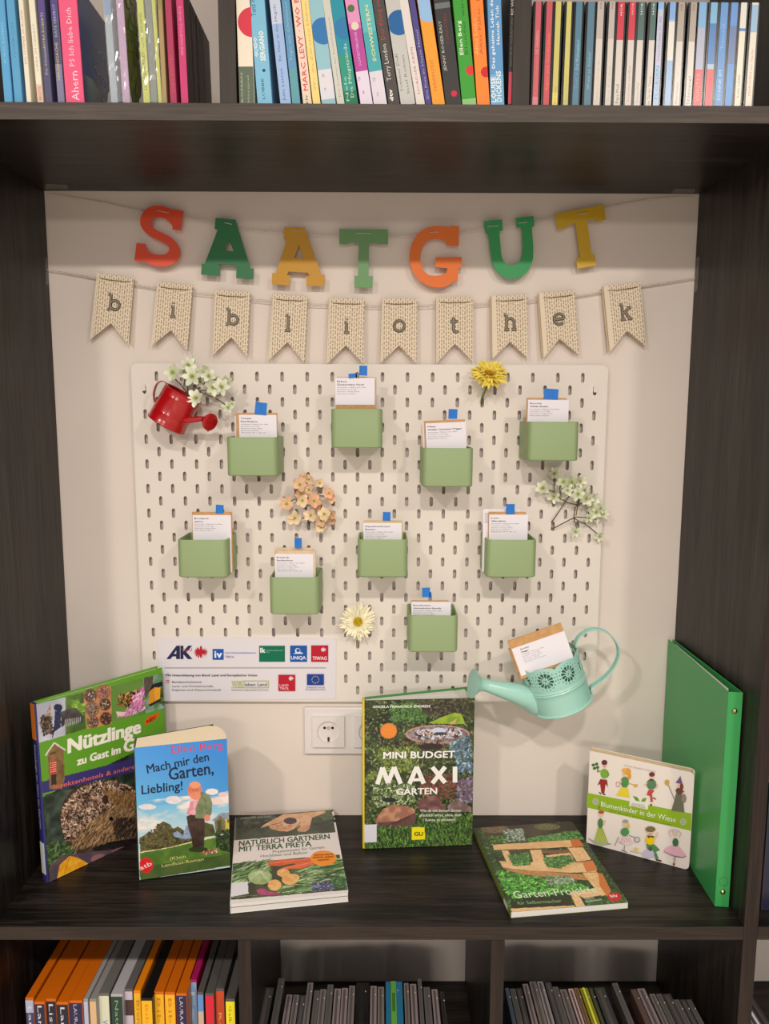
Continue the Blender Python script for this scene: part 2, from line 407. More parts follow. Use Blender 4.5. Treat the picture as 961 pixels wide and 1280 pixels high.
for (x0, z0, x1, z1) in ((0.01, 0, 0.75, 0), (0.76, -0.01, 0.76, -0.55), (0.75, -0.56, 0.01, -0.56), (0, -0.55, 0, -0.01)):
    mb.add([(x0, fy, z0), (x1, fy, z1), (x1, by, z1), (x0, by, z0)], [(0, 1, 2, 3)])
mb.build('perforated_panel', PEG, pb)
WP = mat('white_plastic', (226, 220, 214), rough=0.35, spec=0.5)
for (i, j) in ((1, 2), (37, 2), (1, 26), (37, 26)):
    m2 = MB(); m2.rbox(0.02 * i - 0.0024, 0.02 * i + 0.0024, -0.0035, 0.0105, -0.02 * j - 0.003, -0.02 * j + 0.0075, 0.0015); m2.build('mounting_peg', WP, pb, smooth=True)

# ---------------------------------------------------------------- double wall socket
sk = thing('wall_socket', 'white double wall socket, right half hidden behind the standing garden book', 'socket', UY(417, 915, 0.0))
ctr = UY(410.5, 914.5, -0.01) - sk.location; sc_ = 0.0418
SW = mat('socket_plastic', (226, 219, 218), rough=0.3, spec=0.5)
mb = MB(); x0 = ctr.x - sc_; x1 = ctr.x + 0.071 + sc_; z0, z1 = ctr.z - sc_, ctr.z + sc_
mb.rbox(x0, x1, -0.008, -0.0005, z0, z1, 0.003); mb.build('frame', SW, sk, smooth=True, bevel=0.0015)
for k in range(2):
    cx = ctr.x + 0.071 * k; mb = MB(); h = 0.0272
    # insert plate with a round recess
    n = 32; sq = []; ci = []
    for t in range(n):
        a = 2 * math.pi * t / n; ca, sa = math.cos(a), math.sin(a); kk = h / max(abs(ca), abs(sa)); sq.append((cx + ca * kk, ctr.z + sa * kk)); ci.append((cx + ca * 0.0195, ctr.z + sa * 0.0195))
    vs = [(a, -0.0130, b) for a, b in sq] + [(a, -0.0130, b) for a, b in ci] + [(a, -0.0084, b) for a, b in ci] + [(a, -0.008, b) for a, b in sq]
    fs = []
    for t in range(n):
        u = (t + 1) % n; fs += [(t, n + t, n + u, u), (n + t, 2 * n + t, 2 * n + u, n + u), (3 * n + t, t, u, 3 * n + u)]
    fs.append(tuple(2 * n + t for t in range(n)))
    mb.add(vs, fs); ins = mb.build('socket_insert', SW, sk, smooth=True)
    d = MB()
    for dx in (-0.0068, 0.0068): d.lathe([(0.0, 0.0), (0.0024, 0.0)], 14, M=Matrix.Translation((cx + dx, -0.0087, ctr.z + 0.006)) @ Matrix.Rotation(math.radians(90), 4, 'X'))
    d.build('pin_hole', mat('black_hole', (24, 20, 18), rough=0.8), ins)
    g = MB(); g.lathe([(0.0028, 0.0), (0.0028, 0.001), (0.0016, 0.001)], 14, M=Matrix.Translation((cx, -0.0085, ctr.z + 0.006)) @ Matrix.Rotation(math.radians(90), 4, 'X')); g.build('screw', mat('grey_plastic', (150, 144, 140), rough=0.4), ins)
    e = MB(); e.box(cx - 0.0016, cx + 0.0016, -0.0112, -0.0085, ctr.z - 0.0172, ctr.z - 0.0105); e.build('earth_clip', mat('dark_metal', (70, 62, 54), rough=0.35, metal=0.7), ins)

# ---------------------------------------------------------------- information sheet with the supporters' marks, taped on the board
FS = Frame((0, YB - 0.0014, 0), (1, 0, 0), (0, 0, 1))
def XZ(px, py): return FS.loc(px, py)
tl, tr, br, bl = XZ(197.5, 797), XZ(420, 798.5), XZ(419.5, 873.5), XZ(199.5, 876)
sh = thing('information_sheet', 'white laminated sheet printed with logos on the lower left of the pegboard', 'sheet', Vector((bl[0], YB - 0.0002, bl[1])))
S0 = sh.location
mb = MB(); mb.prism([[bl, br, tr, tl]], lambda a, b, t: (a - S0.x, t, b - S0.z), -0.0010, -0.0002); mb.build('laminated_paper', mat('laminated_paper_white', (224, 219, 226), rough=0.25, spec=0.5), sh, bevel=0.0002)
pr = Print(FS); k = 3.696
def q(x, y): return (180 + x / k, 780 + y / k)
def rect(x0, y0, x1, y1, c): pr.poly([q(x0, y0), q(x0, y1), q(x1, y1), q(x1, y0)], c)
NAVY = (32, 38, 78); RED = (186, 22, 46); BLUE = (22, 84, 170); GREEN = (0, 110, 82)
# bold AK
pr.poly([q(103, 162), q(150, 100), q(166, 100), q(166, 162), q(148, 162), q(148, 150), q(132, 150), q(122, 162)], NAVY)
pr.poly([q(138, 138), q(149, 138), q(149, 122)], (224, 219, 226))
pr.poly([q(168, 100), q(182, 100), q(182, 162), q(168, 162)], NAVY); pr.poly([q(182, 126), q(204, 100), q(223, 100), q(196, 130), q(224, 162), q(202, 162), q(182, 140)], NAVY)
pr.text('Tirol', q(176, 130), q(222, 126), 4.2, (200, 60, 70))
def eagle(cx, cy, s, c):
    pr.poly([q(cx - 0.14 * s, cy - s), q(cx + 0.14 * s, cy - s), q(cx + 0.2 * s, cy - 0.5 * s), q(cx + 0.18 * s, cy + 0.6 * s), q(cx, cy + s), q(cx - 0.18 * s, cy + 0.6 * s), q(cx - 0.2 * s, cy - 0.5 * s)], c)
    for sg in (-1, 1):
        for i in range(6):
            a = math.radians(-55 + i * 24); x, y = math.cos(a) * sg, math.sin(a)
            pr.poly([q(cx + sg * 0.05 * s, cy - 0.25 * s), q(cx + x * s * 1.05 - y * 0.09 * s, cy + y * s * 0.9 - 0.1 * s), q(cx + x * s * 1.05 + y * 0.09 * s, cy + y * s * 0.9 + 0.1 * s), q(cx + sg * 0.1 * s, cy + 0.1 * s)], c)
eagle(263, 131, 29, RED)
rect(317, 115, 368, 165, BLUE); pr.text('iv', q(327, 155), q(360, 155), 8.5, (235, 235, 245), bold=0.03)
pr.text('INDUSTRIELLENVEREINIGUNG', q(374, 137), q(516, 137), 2, (90, 120, 190)); pr.text('TIROL', q(374, 156), q(418, 156), 2.6, (70, 100, 170))
rect(532, 100, 651, 174, GREEN); pr.text('lk', q(538, 132), q(560, 132), 6.0, (230, 240, 235), bold=0.03); pr.text('Landwirtschaftskammer', q(563, 124), q(643, 124), 1.6, (160, 205, 190)); pr.text('Tirol', q(563, 133), q(578, 133), 1.6, (160, 205, 190))
rect(675, 99, 753, 174, BLUE); pr.text('UNIQA', q(680, 163), q(747, 163), 4.2, (225, 232, 245), bold=0.02)
pr.ell(*q(710, 123), 3.4, 3.4, (215, 228, 245), 20); pr.ell(*q(712, 121.5), 2.3, 2.3, BLUE, 16); pr.poly([q(690, 137), q(735, 137), q(730, 130), q(705, 128)], (215, 228, 245)); pr.poly([q(698, 137), q(735, 137), q(735, 141), q(698, 141)], BLUE)
rect(772, 98, 851, 174, RED); pr.text('TIWAG', q(779, 165), q(844, 165), 4.2, (238, 222, 226), bold=0.02); eagle(829, 118, 11, (236, 214, 218))
rect(97, 200, 840, 202.5, (150, 146, 152))
pr.text('Mit Unterstützung von Bund, Land und Europäischer Union', q(103, 240), q(523, 240), 2.6, (50, 46, 50), bold=0.015)
rect(103, 258, 118, 269, (196, 40, 52)); rect(103, 261.6, 118, 265.4, (235, 230, 232))
pr.text('Bundesministerium', q(131, 271), q(267, 271), 2.5, (60, 56, 60)); pr.text('Land- und Forstwirtschaft,', q(131, 290), q(322, 290), 2.3, (96, 92, 96)); pr.text('Regionen und Wasserwirtschaft', q(131, 307), q(357, 307), 2.3, (96, 92, 96))
LIME = (176, 190, 82)
rect(458, 260, 576, 262.5, LIME); rect(458, 291, 576, 293.5, LIME); rect(458, 260, 460.5, 293, LIME); rect(574, 260, 576.5, 293, LIME); rect(404, 262, 458, 264, LIME); rect(404, 291, 458, 293, LIME)
pr.text('WIR', q(407, 290), q(456, 290), 6.4, LIME); pr.text('leben Land', q(466, 285), q(568, 285), 4.0, (66, 72, 58), bold=0.01); pr.text('Gemeinsame Agrarpolitik Österreich', q(404, 306), q(575, 306), 1.9, (90, 110, 70))
rect(621, 233, 699, 308, RED); pr.text('LAND', q(627, 287), q(668, 287), 2.9, (238, 220, 226), bold=0.01); pr.text('TIROL', q(627, 301), q(670, 301), 2.9, (238, 220, 226), bold=0.01); eagle(680, 250, 11, (236, 214, 218))
rect(753, 230, 831, 280, (28, 62, 146))
for i in range(12):
    a = 2 * math.pi * i / 12; x, y = 792 + 16 * math.cos(a), 255 + 16 * math.sin(a)
    pr.ell(*q(x, y), 0.6, 0.6, (225, 205, 90), 5)
pr.text('Kofinanziert von der', q(752, 293), q(836, 293), 1.9, (50, 78, 160)); pr.text('Europäischen Union', q(748, 303), q(838, 303), 1.9, (50, 78, 160))
o = pr.mb.build('printed_logos', INK, sh, M=Matrix.Translation(-S0) @ FS.M())
# ---------------------------------------------------------------- green boxes on the pegboard with seed packets
POT = mat('sage_green_plastic', (144, 163, 118), rough=0.5, spec=0.35, bump=0.05, bscale=300)
KRAFT = mat('kraft_paper', (196, 152, 104), rough=0.85, spec=0.15, noise=0.05, nscale=120)
KRAFT2 = mat('pale_kraft_paper', (216, 192, 164), rough=0.85, spec=0.15, noise=0.04, nscale=120)
CARD = mat('white_card', (232, 227, 234), rough=0.6, spec=0.25)
TAB = mat('blue_paper_tab', (40, 118, 204), rough=0.55, spec=0.3, noise=0.05, nscale=60)
GREYTAB = mat('grey_paper_tab', (128, 122, 116), rough=0.6)
PW, PD, PH, RR = 0.078, 0.0775, 0.0592, 0.009
FRONT = YB - 0.001 - PD
def rloop(w, d, r, z, n=6):
    out = []
    for (cx, cy, t0) in ((w / 2 - r, r, -90), (w / 2 - r, d - r * 0.4, 0), (-w / 2 + r, d - r * 0.4, 90), (-w / 2 + r, r, 180)):
        rr = r if t0 in (-90, 180) else r * 0.4
        cx2 = math.copysign(w / 2 - rr, cx)
        for k in range(n + 1):
            t = math.radians(t0 + 90 * k / n); out.append((cx2 + rr * math.cos(t), cy + rr * math.sin(t), z))
    return out
def make_pot(label, M):
    t = thing('wall_box', label, 'box', M, 'sage green boxes on the pegboard')
    mb = MB(); loops = []
    th = 0.0026
    def lp(inset, z):
        return [(x * (PW - 2 * inset) / PW, inset + (y) * (PD - 2 * inset) / PD, z) for x, y, z in rloop(PW, PD, RR, z)]
    loops = [lp(0.0012, 0.0), lp(0.0, 0.0014), lp(0.0, PH - 0.0012), lp(0.0007, PH), lp(th - 0.0005, PH), lp(th, PH - 0.0012), lp(th, 0.003)]
    n = len(loops[0]); vs = [p for l in loops for p in l]; fs = [tuple(range(n - 1, -1, -1))]
    for i in range(len(loops) - 1):
        for k in range(n): fs.append((i * n + k, i * n + (k + 1) % n, (i + 1) * n + (k + 1) % n, (i + 1) * n + k))
    fs.append(tuple((len(loops) - 1) * n + k for k in range(n)))
    mb.add(vs, fs); mb.build('box_body', POT, t, smooth=True)
    h = MB()
    for sx in (-0.02, 0.02): h.box(sx - 0.002, sx + 0.002, PD - 0.001, PD + 0.008, PH - 0.022, PH - 0.014)
    h.build('hook', POT, t)
    return t
LINES = ['Aussaat: März bis Mai', 'Keimdauer: 8-14 Tage', 'Standort: sonnig, warm', 'Ernte: Juli bis Oktober', 'Abstand: 30 x 40 cm']
GTEXT = (62, 58, 64)
def packet(label, yl, x0, x1, ztop_px, zb, title, tab=None, kraft=None, back=(), tilt=0.0, nl=4, kfront=False, side=False, tabs2=None, km=None):
    """front card spans px x0..x1 with its top at ztop_px, in the plane y=yl; zb = bottom z"""
    a, b = UY(x0, ztop_px, yl), UY(x1, ztop_px, yl)
    t = thing('seed_packet', label, 'seed packet', Vector(((a.x + b.x) / 2, yl, zb)), 'seed packets in the green boxes')
    O = t.location; R = Matrix.Rotation(tilt, 4, 'Y')
    w = b.x - a.x; h = a.z - zb
    y = 0.0004
    if kraft:
        kx0, kx1, ky = kraft; p, q_ = UY(kx0, ky, yl + 0.002), UY(kx1, ky, yl + 0.002)
        mb = MB(); z1 = p.z - zb
        mb.box(p.x - O.x, q_.x - O.x, 0.0006, 0.0030, 0.0, z1)
        e = mb.build('paper_envelope', km or KRAFT, t, bevel=0.0004, M=R); y = 0.0006
        fl = MB(); fl.box(p.x - O.x + 0.0005, q_.x - O.x - 0.0005, 0.0003, 0.0006, z1 - 0.008, z1 - 0.0003); fl.build('envelope_flap', km or KRAFT, t, M=R)
    for bi, (bx0, bx1, byp, m_) in enumerate(back):
        p, q_ = UY(bx0, byp, yl + 0.006), UY(bx1, byp, yl + 0.006); yy = 0.0045 + 0.0032 * bi
        mb = MB(); mb.box(p.x - O.x, q_.x - O.x, yy, yy + 0.0022, 0.0, p.z - zb); bb = mb.build('packet_behind', m_, t, bevel=0.0004, M=R)
        if m_ is CARD:
            pr = Print(None); zt_ = p.z - zb
            for kk in range(5): pr.text(LINES[kk], (p.x - O.x + 0.0025 + kk * 0.0011 + 0.0008, zt_ - 0.022), (p.x - O.x + 0.0025 + kk * 0.0011 + 0.0008, zt_ - 0.006), 0.0007, GTEXT, raw=True, res=1)
            F = Frame((0, yy - 0.0001, 0), (1, 0, 0), (0, 0, 1)); pr.mb.build('side_print', INK, bb, M=R @ F.M())
    mb = MB(); zc0 = 0.0 if not kfront else (UY(x0, kfront, yl).z - zb)
    mb.box(-w / 2, w / 2, -0.0002, 0.0002 + (0.0003), zc0, h); card = mb.build('label_card', CARD, t, bevel=0.0002, M=R)
    pr = Print(None)
    pr.text(title[0], (-w / 2 + 0.003, h - 0.0065), (-w / 2 + 0.003 + w * min(0.85, 0.040 * len(title[0]) + 0.04), h - 0.0065), 0.0022, GTEXT, raw=True, res=1, bold=0.03)
    pr.text(title[1], (-w / 2 + 0.003, h - 0.0112), (-w / 2 + 0.003 + w * min(0.85, 0.037 * len(title[1]) + 0.04), h - 0.0112), 0.0022, GTEXT, raw=True, res=1, bold=0.03)
    for kk in range(nl):
        zz = h - 0.0150 - 0.0032 * kk; L_ = w * (0.72, 0.5, 0.56, 0.48, 0.66)[kk % 5]
        pr.text(LINES[kk % 5], (-w / 2 + 0.003, zz), (-w / 2 + 0.003 + L_, zz), 0.0013, (84, 80, 86), raw=True, res=1)
    F = Frame((0, -0.0002, 0), (1, 0, 0), (0, 0, 1)); pr.mb.build('label_print', INK, card, M=R @ F.M())
    if tab:
        for (tx0, tx1, ty0, ty1, m_, rz) in ([tab] + (tabs2 or [])):
            p, q_ = UY(tx0, ty0, yl - 0.001), UY(tx1, ty1, yl - 0.001)
            mb = MB(); cx, cz = (p.x + q_.x) / 2 - O.x, (p.z + q_.z) / 2 - zb
            mb.box(-(q_.x - p.x) / 2, (q_.x - p.x) / 2, -0.0012, -0.0008, -(p.z - q_.z) / 2, (p.z - q_.z) / 2)
            mb.build('paper_tab', m_, t, M=Matrix.Translation((cx, 0, cz)) @ Matrix.Rotation(rz, 4, 'Y'))
    return t
B_ = TAB
PK = [  # pot: px x-centre of the front, px top; label; packet arguments
 (314.4, 546.5, 'sage green wall box beneath the red watering can, leftmost of the top row', 'seed packet marked Tomate with a large bent blue tab', dict(x0=298.5, x1=345.5, ztop_px=518.5, title=('Tomate', 'Paul Robson'), kraft=(295, 346.5, 516), back=((293.5, 340, 519.5, CARD),), tab=(318.5, 333.5, 503, 518.5, B_, 0.12), nl=5)),
 (445.7, 511.0, 'sage green wall box hanging highest, below the fifth paper pennant', 'seed packet marked Erbse with two blue tabs and its kraft envelope showing below the card', dict(x0=419, x1=468.5, ztop_px=472.3, title=('Erbse', 'Zuckererbse Norli'), kraft=(420, 469, 475), back=((421, 470.5, 471, KRAFT2),), tab=(449, 459, 457, 469.5, B_, 0.02), tabs2=[(435.5, 446, 466.8, 472.5, B_, -0.1), (444.5, 448.5, 466, 472.5, GREYTAB, 0)], nl=4, kfront=506)),
 (560.0, 560.2, 'sage green wall box below the bright yellow flower, with a thick tilted packet', 'tilted seed packet marked Mais in front of more packets fanned to its left', dict(x0=535.3, x1=585.5, ztop_px=528, title=('Mais', 'Weißer Gemeiner Trigger'), kraft=(533.5, 584.5, 525), back=((531, 580, 528.5, CARD), (529.8, 578, 529.5, KRAFT2)), tab=(560.5, 571.5, 511.3, 523.6, B_, 0.02), tilt=-0.045, nl=4)),
 (692.8, 527.2, 'sage green wall box at the upper right of the pegboard above the white blossom sprig', 'seed packet marked Rucola with a wide creased blue tab', dict(x0=660, x1=711, ztop_px=499.7, title=('Rucola', 'Wilde Rauke'), kraft=(658.3, 707, 497.2), back=((658, 709, 498.5, KRAFT2),), tab=(680, 697.5, 486, 499, B_, 0.06), nl=4)),
 (252.2, 675.0, 'sage green wall box at the far left of the middle of the pegboard', 'seed packet with a small leaning blue tab, in the far left box', dict(x0=240.5, x1=288.5, ztop_px=643.8, title=('Brokkoli', 'Jalon'), kraft=(240, 290, 639.8), tab=(269.5, 279.5, 631, 641.7, B_, 0.06), nl=4)),
 (367.4, 721.8, 'sage green wall box below the peach blossoms, above the logo sheet', 'seed packet with two pale envelopes behind it, below the peach blossoms', dict(x0=343.5, x1=391.5, ztop_px=692.5, title=('Rettich', 'Radieschen'), kraft=(345.5, 394.5, 688), km=KRAFT2, back=((343, 392, 684.5, KRAFT2),), tab=(368, 377.2, 672.6, 685, B_, 0.0), nl=5)),
 (478.3, 674.7, 'sage green wall box in the very middle of the pegboard', 'seed packet with an ochre envelope edge and upright blue tab in the middle box', dict(x0=454.2, x1=502, ztop_px=653.6, title=('Kapuzinerkresse', 'Bunter'), kraft=(454.6, 503, 650.6), km=mat('ochre_kraft_paper', (206, 176, 124), rough=0.85, noise=0.05), tab=(478.4, 488, 640, 650.8, B_, 0.03), nl=4)),
 (640.0, 675.0, 'sage green wall box at the right below the white blossom sprig', 'seed packet with a taller white packet standing out to the left behind it', dict(x0=611.5, x1=660, ztop_px=643.2, title=('Lein', 'Glanzlein'), kraft=(610.6, 657, 639.8), back=((603.7, 650, 636.2, CARD),), tab=(632.5, 643, 630, 642.5, B_, 0.0), nl=5)),
 (541.8, 769.8, 'sage green wall box hanging lowest, above the standing garden book', 'seed packet sitting low in the lowest box above the MAXI book', dict(x0=514.2, x1=563.5, ztop_px=752.4, title=('Buschbohne', 'Gartenbohne Speedy'), kraft=(514, 560.5, 750.4), back=((514.5, 563, 751.5, KRAFT2),), tab=(527.6, 537.4, 734.6, 746.5, B_, -0.03), tabs2=[(536.5, 539, 740, 748, B_, 0)], nl=3)),
]
for (cx, ty, lab, plab, kw) in PK:
    c = UY(cx, ty, FRONT); make_pot(lab, Vector((c.x, FRONT, c.z - PH)))
    yl = FRONT + (0.018 if kw['x0'] not in (240.5, 611.5) else 0.022)
    packet(plab, yl, zb=c.z - PH + 0.0035, **kw)

# ---------------------------------------------------------------- letters of the upper garland
def card_mat(n, c): return mat(n, c, rough=0.45, spec=0.35)
YG = -0.012
LET = [
 ('letter S', 'S', (226, 78, 48), 'glossy orange-red cardboard letter S, first of the large letters', [160, 245, 5.653], [[(335,98),(392,108),(378,245),(315,238),(318,215),(300,190),(270,165),(240,152),(205,152),(180,165),(165,190),(170,215),(195,240),(250,265),(310,295),(350,335),(372,380),(372,425),(350,465),(310,490),(250,505),(190,498),(140,475),(110,465),(95,468),(50,460),(65,335),(128,342),(130,370),(150,395),(190,415),(230,420),(265,418),(290,400),(298,375),(280,345),(240,325),(170,295),(120,255),(90,210),(88,165),(110,115),(150,80),(200,68),(250,72),(300,90),(325,100)]]),
 ('letter A', 'A', (38, 112, 66), 'dark green cardboard letter A between the red S and the mustard A', [160, 245, 5.653], [[(620,157),(760,170),(867,513),(890,516),(886,592),(767,583),(769,508),(783,506),(774,492),(648,483),(641,490),(655,492),(651,570),(520,558),(524,482),(545,482),(637,238),(614,236)], [(715,310),(750,395),(678,388)]]),
 ('letter A', 'A', (196, 142, 28), 'mustard yellow cardboard letter A, third of the large letters', [320, 265, 5.339], [[(190,100),(325,105),(437,422),(460,424),(455,498),(337,496),(338,430),(358,430),(348,408),(218,400),(207,425),(230,425),(225,493),(107,484),(110,410),(135,410),(208,180),(186,178)], [(287,222),(318,313),(254,308)]]),
 ('letter T', 'T', (104, 150, 96), 'sage green cardboard letter T in the middle of the large letters', [320, 265, 5.339], [[(556,114),(880,118),(880,217),(810,217),(803,207),(753,207),(750,430),(779,430),(777,510),(657,507),(658,429),(681,429),(685,204),(632,203),(615,217),(556,217)]]),
 ('letter G', 'G', (226, 110, 24), 'orange cardboard letter G, fifth of the large letters', [500, 255, 3.559], [[(222,98),(262,100),(260,188),(208,185),(205,172),(180,158),(150,155),(120,165),(98,190),(88,230),(92,275),(110,310),(140,322),(175,320),(205,308),(210,288),(155,282),(157,238),(273,237),(271,285),(258,288),(256,343),(238,345),(205,370),(160,376),(110,362),(70,330),(45,280),(40,220),(55,165),(90,120),(135,100),(190,98),(221,104)]]),
 ('letter U', 'U', (46, 150, 84), 'bright green cardboard letter U between the orange G and the yellow T', [500, 255, 3.559], [[(372,78),(453,70),(456,118),(440,122),(445,180),(448,230),(460,262),(488,278),(520,268),(540,240),(545,200),(540,105),(518,105),(514,64),(592,55),(596,100),(584,104),(592,200),(588,260),(565,305),(530,330),(488,337),(445,322),(415,285),(402,230),(396,180),(392,140),(378,128)]]),
 ('letter T', 'T', (206, 166, 30), 'yellow cardboard letter T tilted at the right end of the large letters', [500, 255, 3.559], [[(690,45),(905,3),(912,70),(877,80),(862,68),(830,74),(848,225),(862,225),(868,275),(785,291),(780,245),(798,238),(778,88),(745,95),(738,107),(698,115)]]),
]
def chaikin(l, n=1, ang=50):
    for _ in range(n):
        o = []; m = len(l)
        for i in range(m):
            p, a, b = Vector(l[i]), Vector(l[i - 1]), Vector(l[(i + 1) % m])
            d1, d2 = (p - a), (b - p)
            if d1.length and d2.length and math.degrees(abs(d1.angle(d2))) < ang and math.degrees(abs(d1.angle(d2))) > 4:
                o.append(tuple(p.lerp(a, 0.25))); o.append(tuple(p.lerp(b, 0.25)))
            else: o.append(tuple(p))
        l = o
    return l
for (nm, ch, c, lab, (ox, oy, k), loops) in LET:
    L3 = [[UY(ox + x / k, oy + y / k, YG) for x, y in chaikin(l, 1)] for l in loops]
    O = Vector((sum(p.x for p in L3[0]) / len(L3[0]), YG, max(p.z for p in L3[0])))
    L2 = [[(p.x - O.x, p.z - O.z) for p in l] for l in L3]
    mb = MB(); tl_ = 0.02; mb.prism(L2, lambda a, b, t: (a, t + 0.05 * b * 0.6 - 0.001, b), -0.0008, 0.0008)
    o = mb.build('cardboard_letter', card_mat('card_%s_%d' % (ch, int(c[0])), c)); o.location = O
    tag(o, lab, 'letter', 'cardboard letters of the upper garland')
# strings
STR = mat('white_string', (206, 198, 188), rough=0.8, noise=0.08, nscale=400)
TWINE = mat('beige_twine', (200, 190, 174), rough=0.9, noise=0.15, nscale=500)
TAPE = mat('clear_tape', (200, 196, 190), rough=0.2, spec=0.6, alpha=0.22)
def catmull(p, n=6):
    q = [Vector(p[0])] + [Vector(x) for x in p] + [Vector(p[-1])]; out = []
    for i in range(1, len(q) - 2):
        for k in range(n):
            t = k / n; a, b, c, d = q[i - 1:i + 3]
            out.append(0.5 * ((2 * b) + (c - a) * t + (2 * a - 5 * b + 4 * c - d) * t * t + (3 * b - a - 3 * c + d) * t ** 3))
    out.append(q[-2]); return out
def strands(name, pts, y, r, m, lab, dz, dashes, tapes):
    t = thing(name, lab, 'string', UY(*pts[len(pts) // 2], y)); O = t.location
    for k, off in enumerate((0, dz)):
        mb = MB(); path = [UY(x, yy + off * min(1, 4 * min(i, len(pts) - 1 - i) / len(pts)), y - 0.0005 * k) - O for i, (x, yy) in enumerate(pts)]
        mb.tube(catmull(path, 5), r, 5); mb.build('strand', m, t, smooth=True)
    mb = MB()
    for (x0, y0, x1, y1, yd) in dashes:
        mb.tube([UY(x0, y0, yd) - O, UY((x0 + x1) / 2, (y0 + y1) / 2, yd - 0.0006) - O, UY(x1, y1, yd) - O], r * 1.1, 5)
    mb.build('threaded_stitches', m, t)
    for tp in tapes:
        mb = MB(); mb.add([tuple(Vector(p) - O) for p in tp], [(0, 1, 2, 3)]); mb.build('clear_tape', TAPE, t)
ang = lambda x: x
d1 = []
for (x0, y0, x1, y1) in ((196, 263, 211, 266), (280.5, 278.3, 290, 280.5), (365.8, 288.5, 376, 288.7), (444.5, 291.5, 464, 291.7), (536.5, 290.5, 548, 290), (609.5, 283.3, 623, 281.8), (648.5, 279, 659, 277.6), (719, 268.3, 735, 265.2)):
    d1.append((x0, y0, x1, y1, YG - 0.0032))
strands('upper_garland_string', [(59, 241), (120, 250.5), (180, 263), (235, 270.5), (265, 277), (316, 285), (353, 288), (378, 291), (424, 292), (485, 293), (540, 291), (577, 288), (604, 284), (640, 281), (667, 275.5), (694, 270), (757, 258), (820, 247), (866, 245)], -0.0075, 0.00055, STR,
        'thin white string from which the large coloured letters hang', 2.4, d1, [[UZ(57, 236.5, ZT - 0.0004), UZ(86, 236.5, ZT - 0.0004), UZ(84, 231, ZT - 0.0004), UZ(57, 230, ZT - 0.0004)], [UZ(838, 242, ZT - 0.0004), UZ(868, 241, ZT - 0.0004), UZ(868, 236, ZT - 0.0004), UZ(842, 236, ZT - 0.0004)]])
# ---------------------------------------------------------------- pennants of book pages
def newsprint(name, blank):
    m = bpy.data.materials.new(name); m.use_nodes = True; nt = m.node_tree; b = nt.nodes['Principled BSDF']; b.inputs['Roughness'].default_value = 0.8; b.inputs['Specular IOR Level'].default_value = 0.2
    tc = nt.nodes.new('ShaderNodeTexCoord'); mp = nt.nodes.new('ShaderNodeMapping'); mp.inputs['Rotation'].default_value = (math.radians(90), 0, 0)
    # object (x,z) -> brick (rows run down the page, so the page lies on its side)
    sep = nt.nodes.new('ShaderNodeSeparateXYZ'); cmb = nt.nodes.new('ShaderNodeCombineXYZ')
    nt.links.new(tc.outputs['Object'], sep.inputs[0]); nt.links.new(sep.outputs['Z'], cmb.inputs['X']); nt.links.new(sep.outputs['X'], cmb.inputs['Y'])
    nz = nt.nodes.new('ShaderNodeTexNoise'); nz.inputs['Scale'].default_value = 160
    add = nt.nodes.new('ShaderNodeVectorMath'); add.operation = 'MULTIPLY_ADD'; add.inputs[1].default_value = (0.004, 0.0, 0); nt.links.new(nz.outputs['Color'], add.inputs[0]); nt.links.new(cmb.outputs[0], add.inputs[2]); nt.links.new(cmb.outputs[0], nz.inputs['Vector'])
    bk = nt.nodes.new('ShaderNodeTexBrick'); bk.inputs['Scale'].default_value = 1.0; bk.inputs['Brick Width'].default_value = 0.0080; bk.inputs['Row Height'].default_value = 0.0037
    bk.inputs['Mortar Size'].default_value = 0.0012; bk.inputs['Mortar Smooth'].default_value = 0.3; bk.offset = 0.37; bk.squash = 0.7; bk.squash_frequency = 3
    bk.inputs['Color1'].default_value = rgb((166, 142, 116)); bk.inputs['Color2'].default_value = rgb((176, 156, 130)); bk.inputs['Mortar'].default_value = rgb((229, 213, 190))
    nt.links.new(add.outputs[0], bk.inputs['Vector'])
    lt = nt.nodes.new('ShaderNodeMath'); lt.operation = 'GREATER_THAN'; lt.inputs[1].default_value = blank; nt.links.new(sep.outputs['X'], lt.inputs[0])
    mx = nt.nodes.new('ShaderNodeMix'); mx.data_type = 'RGBA'; nt.links.new(lt.outputs[0], mx.inputs[0]); mx.inputs[6].default_value = rgb((229, 213, 190)); nt.links.new(bk.outputs['Color'], mx.inputs[7])
    nt.links.new(mx.outputs[2], b.inputs['Base Color']); return m
NP0 = newsprint('book_page_print', -0.0275); NP1 = newsprint('book_page_print_with_margin', -0.0215)
PAPE = mat('page_paper_edge', (206, 182, 148), rough=0.85)
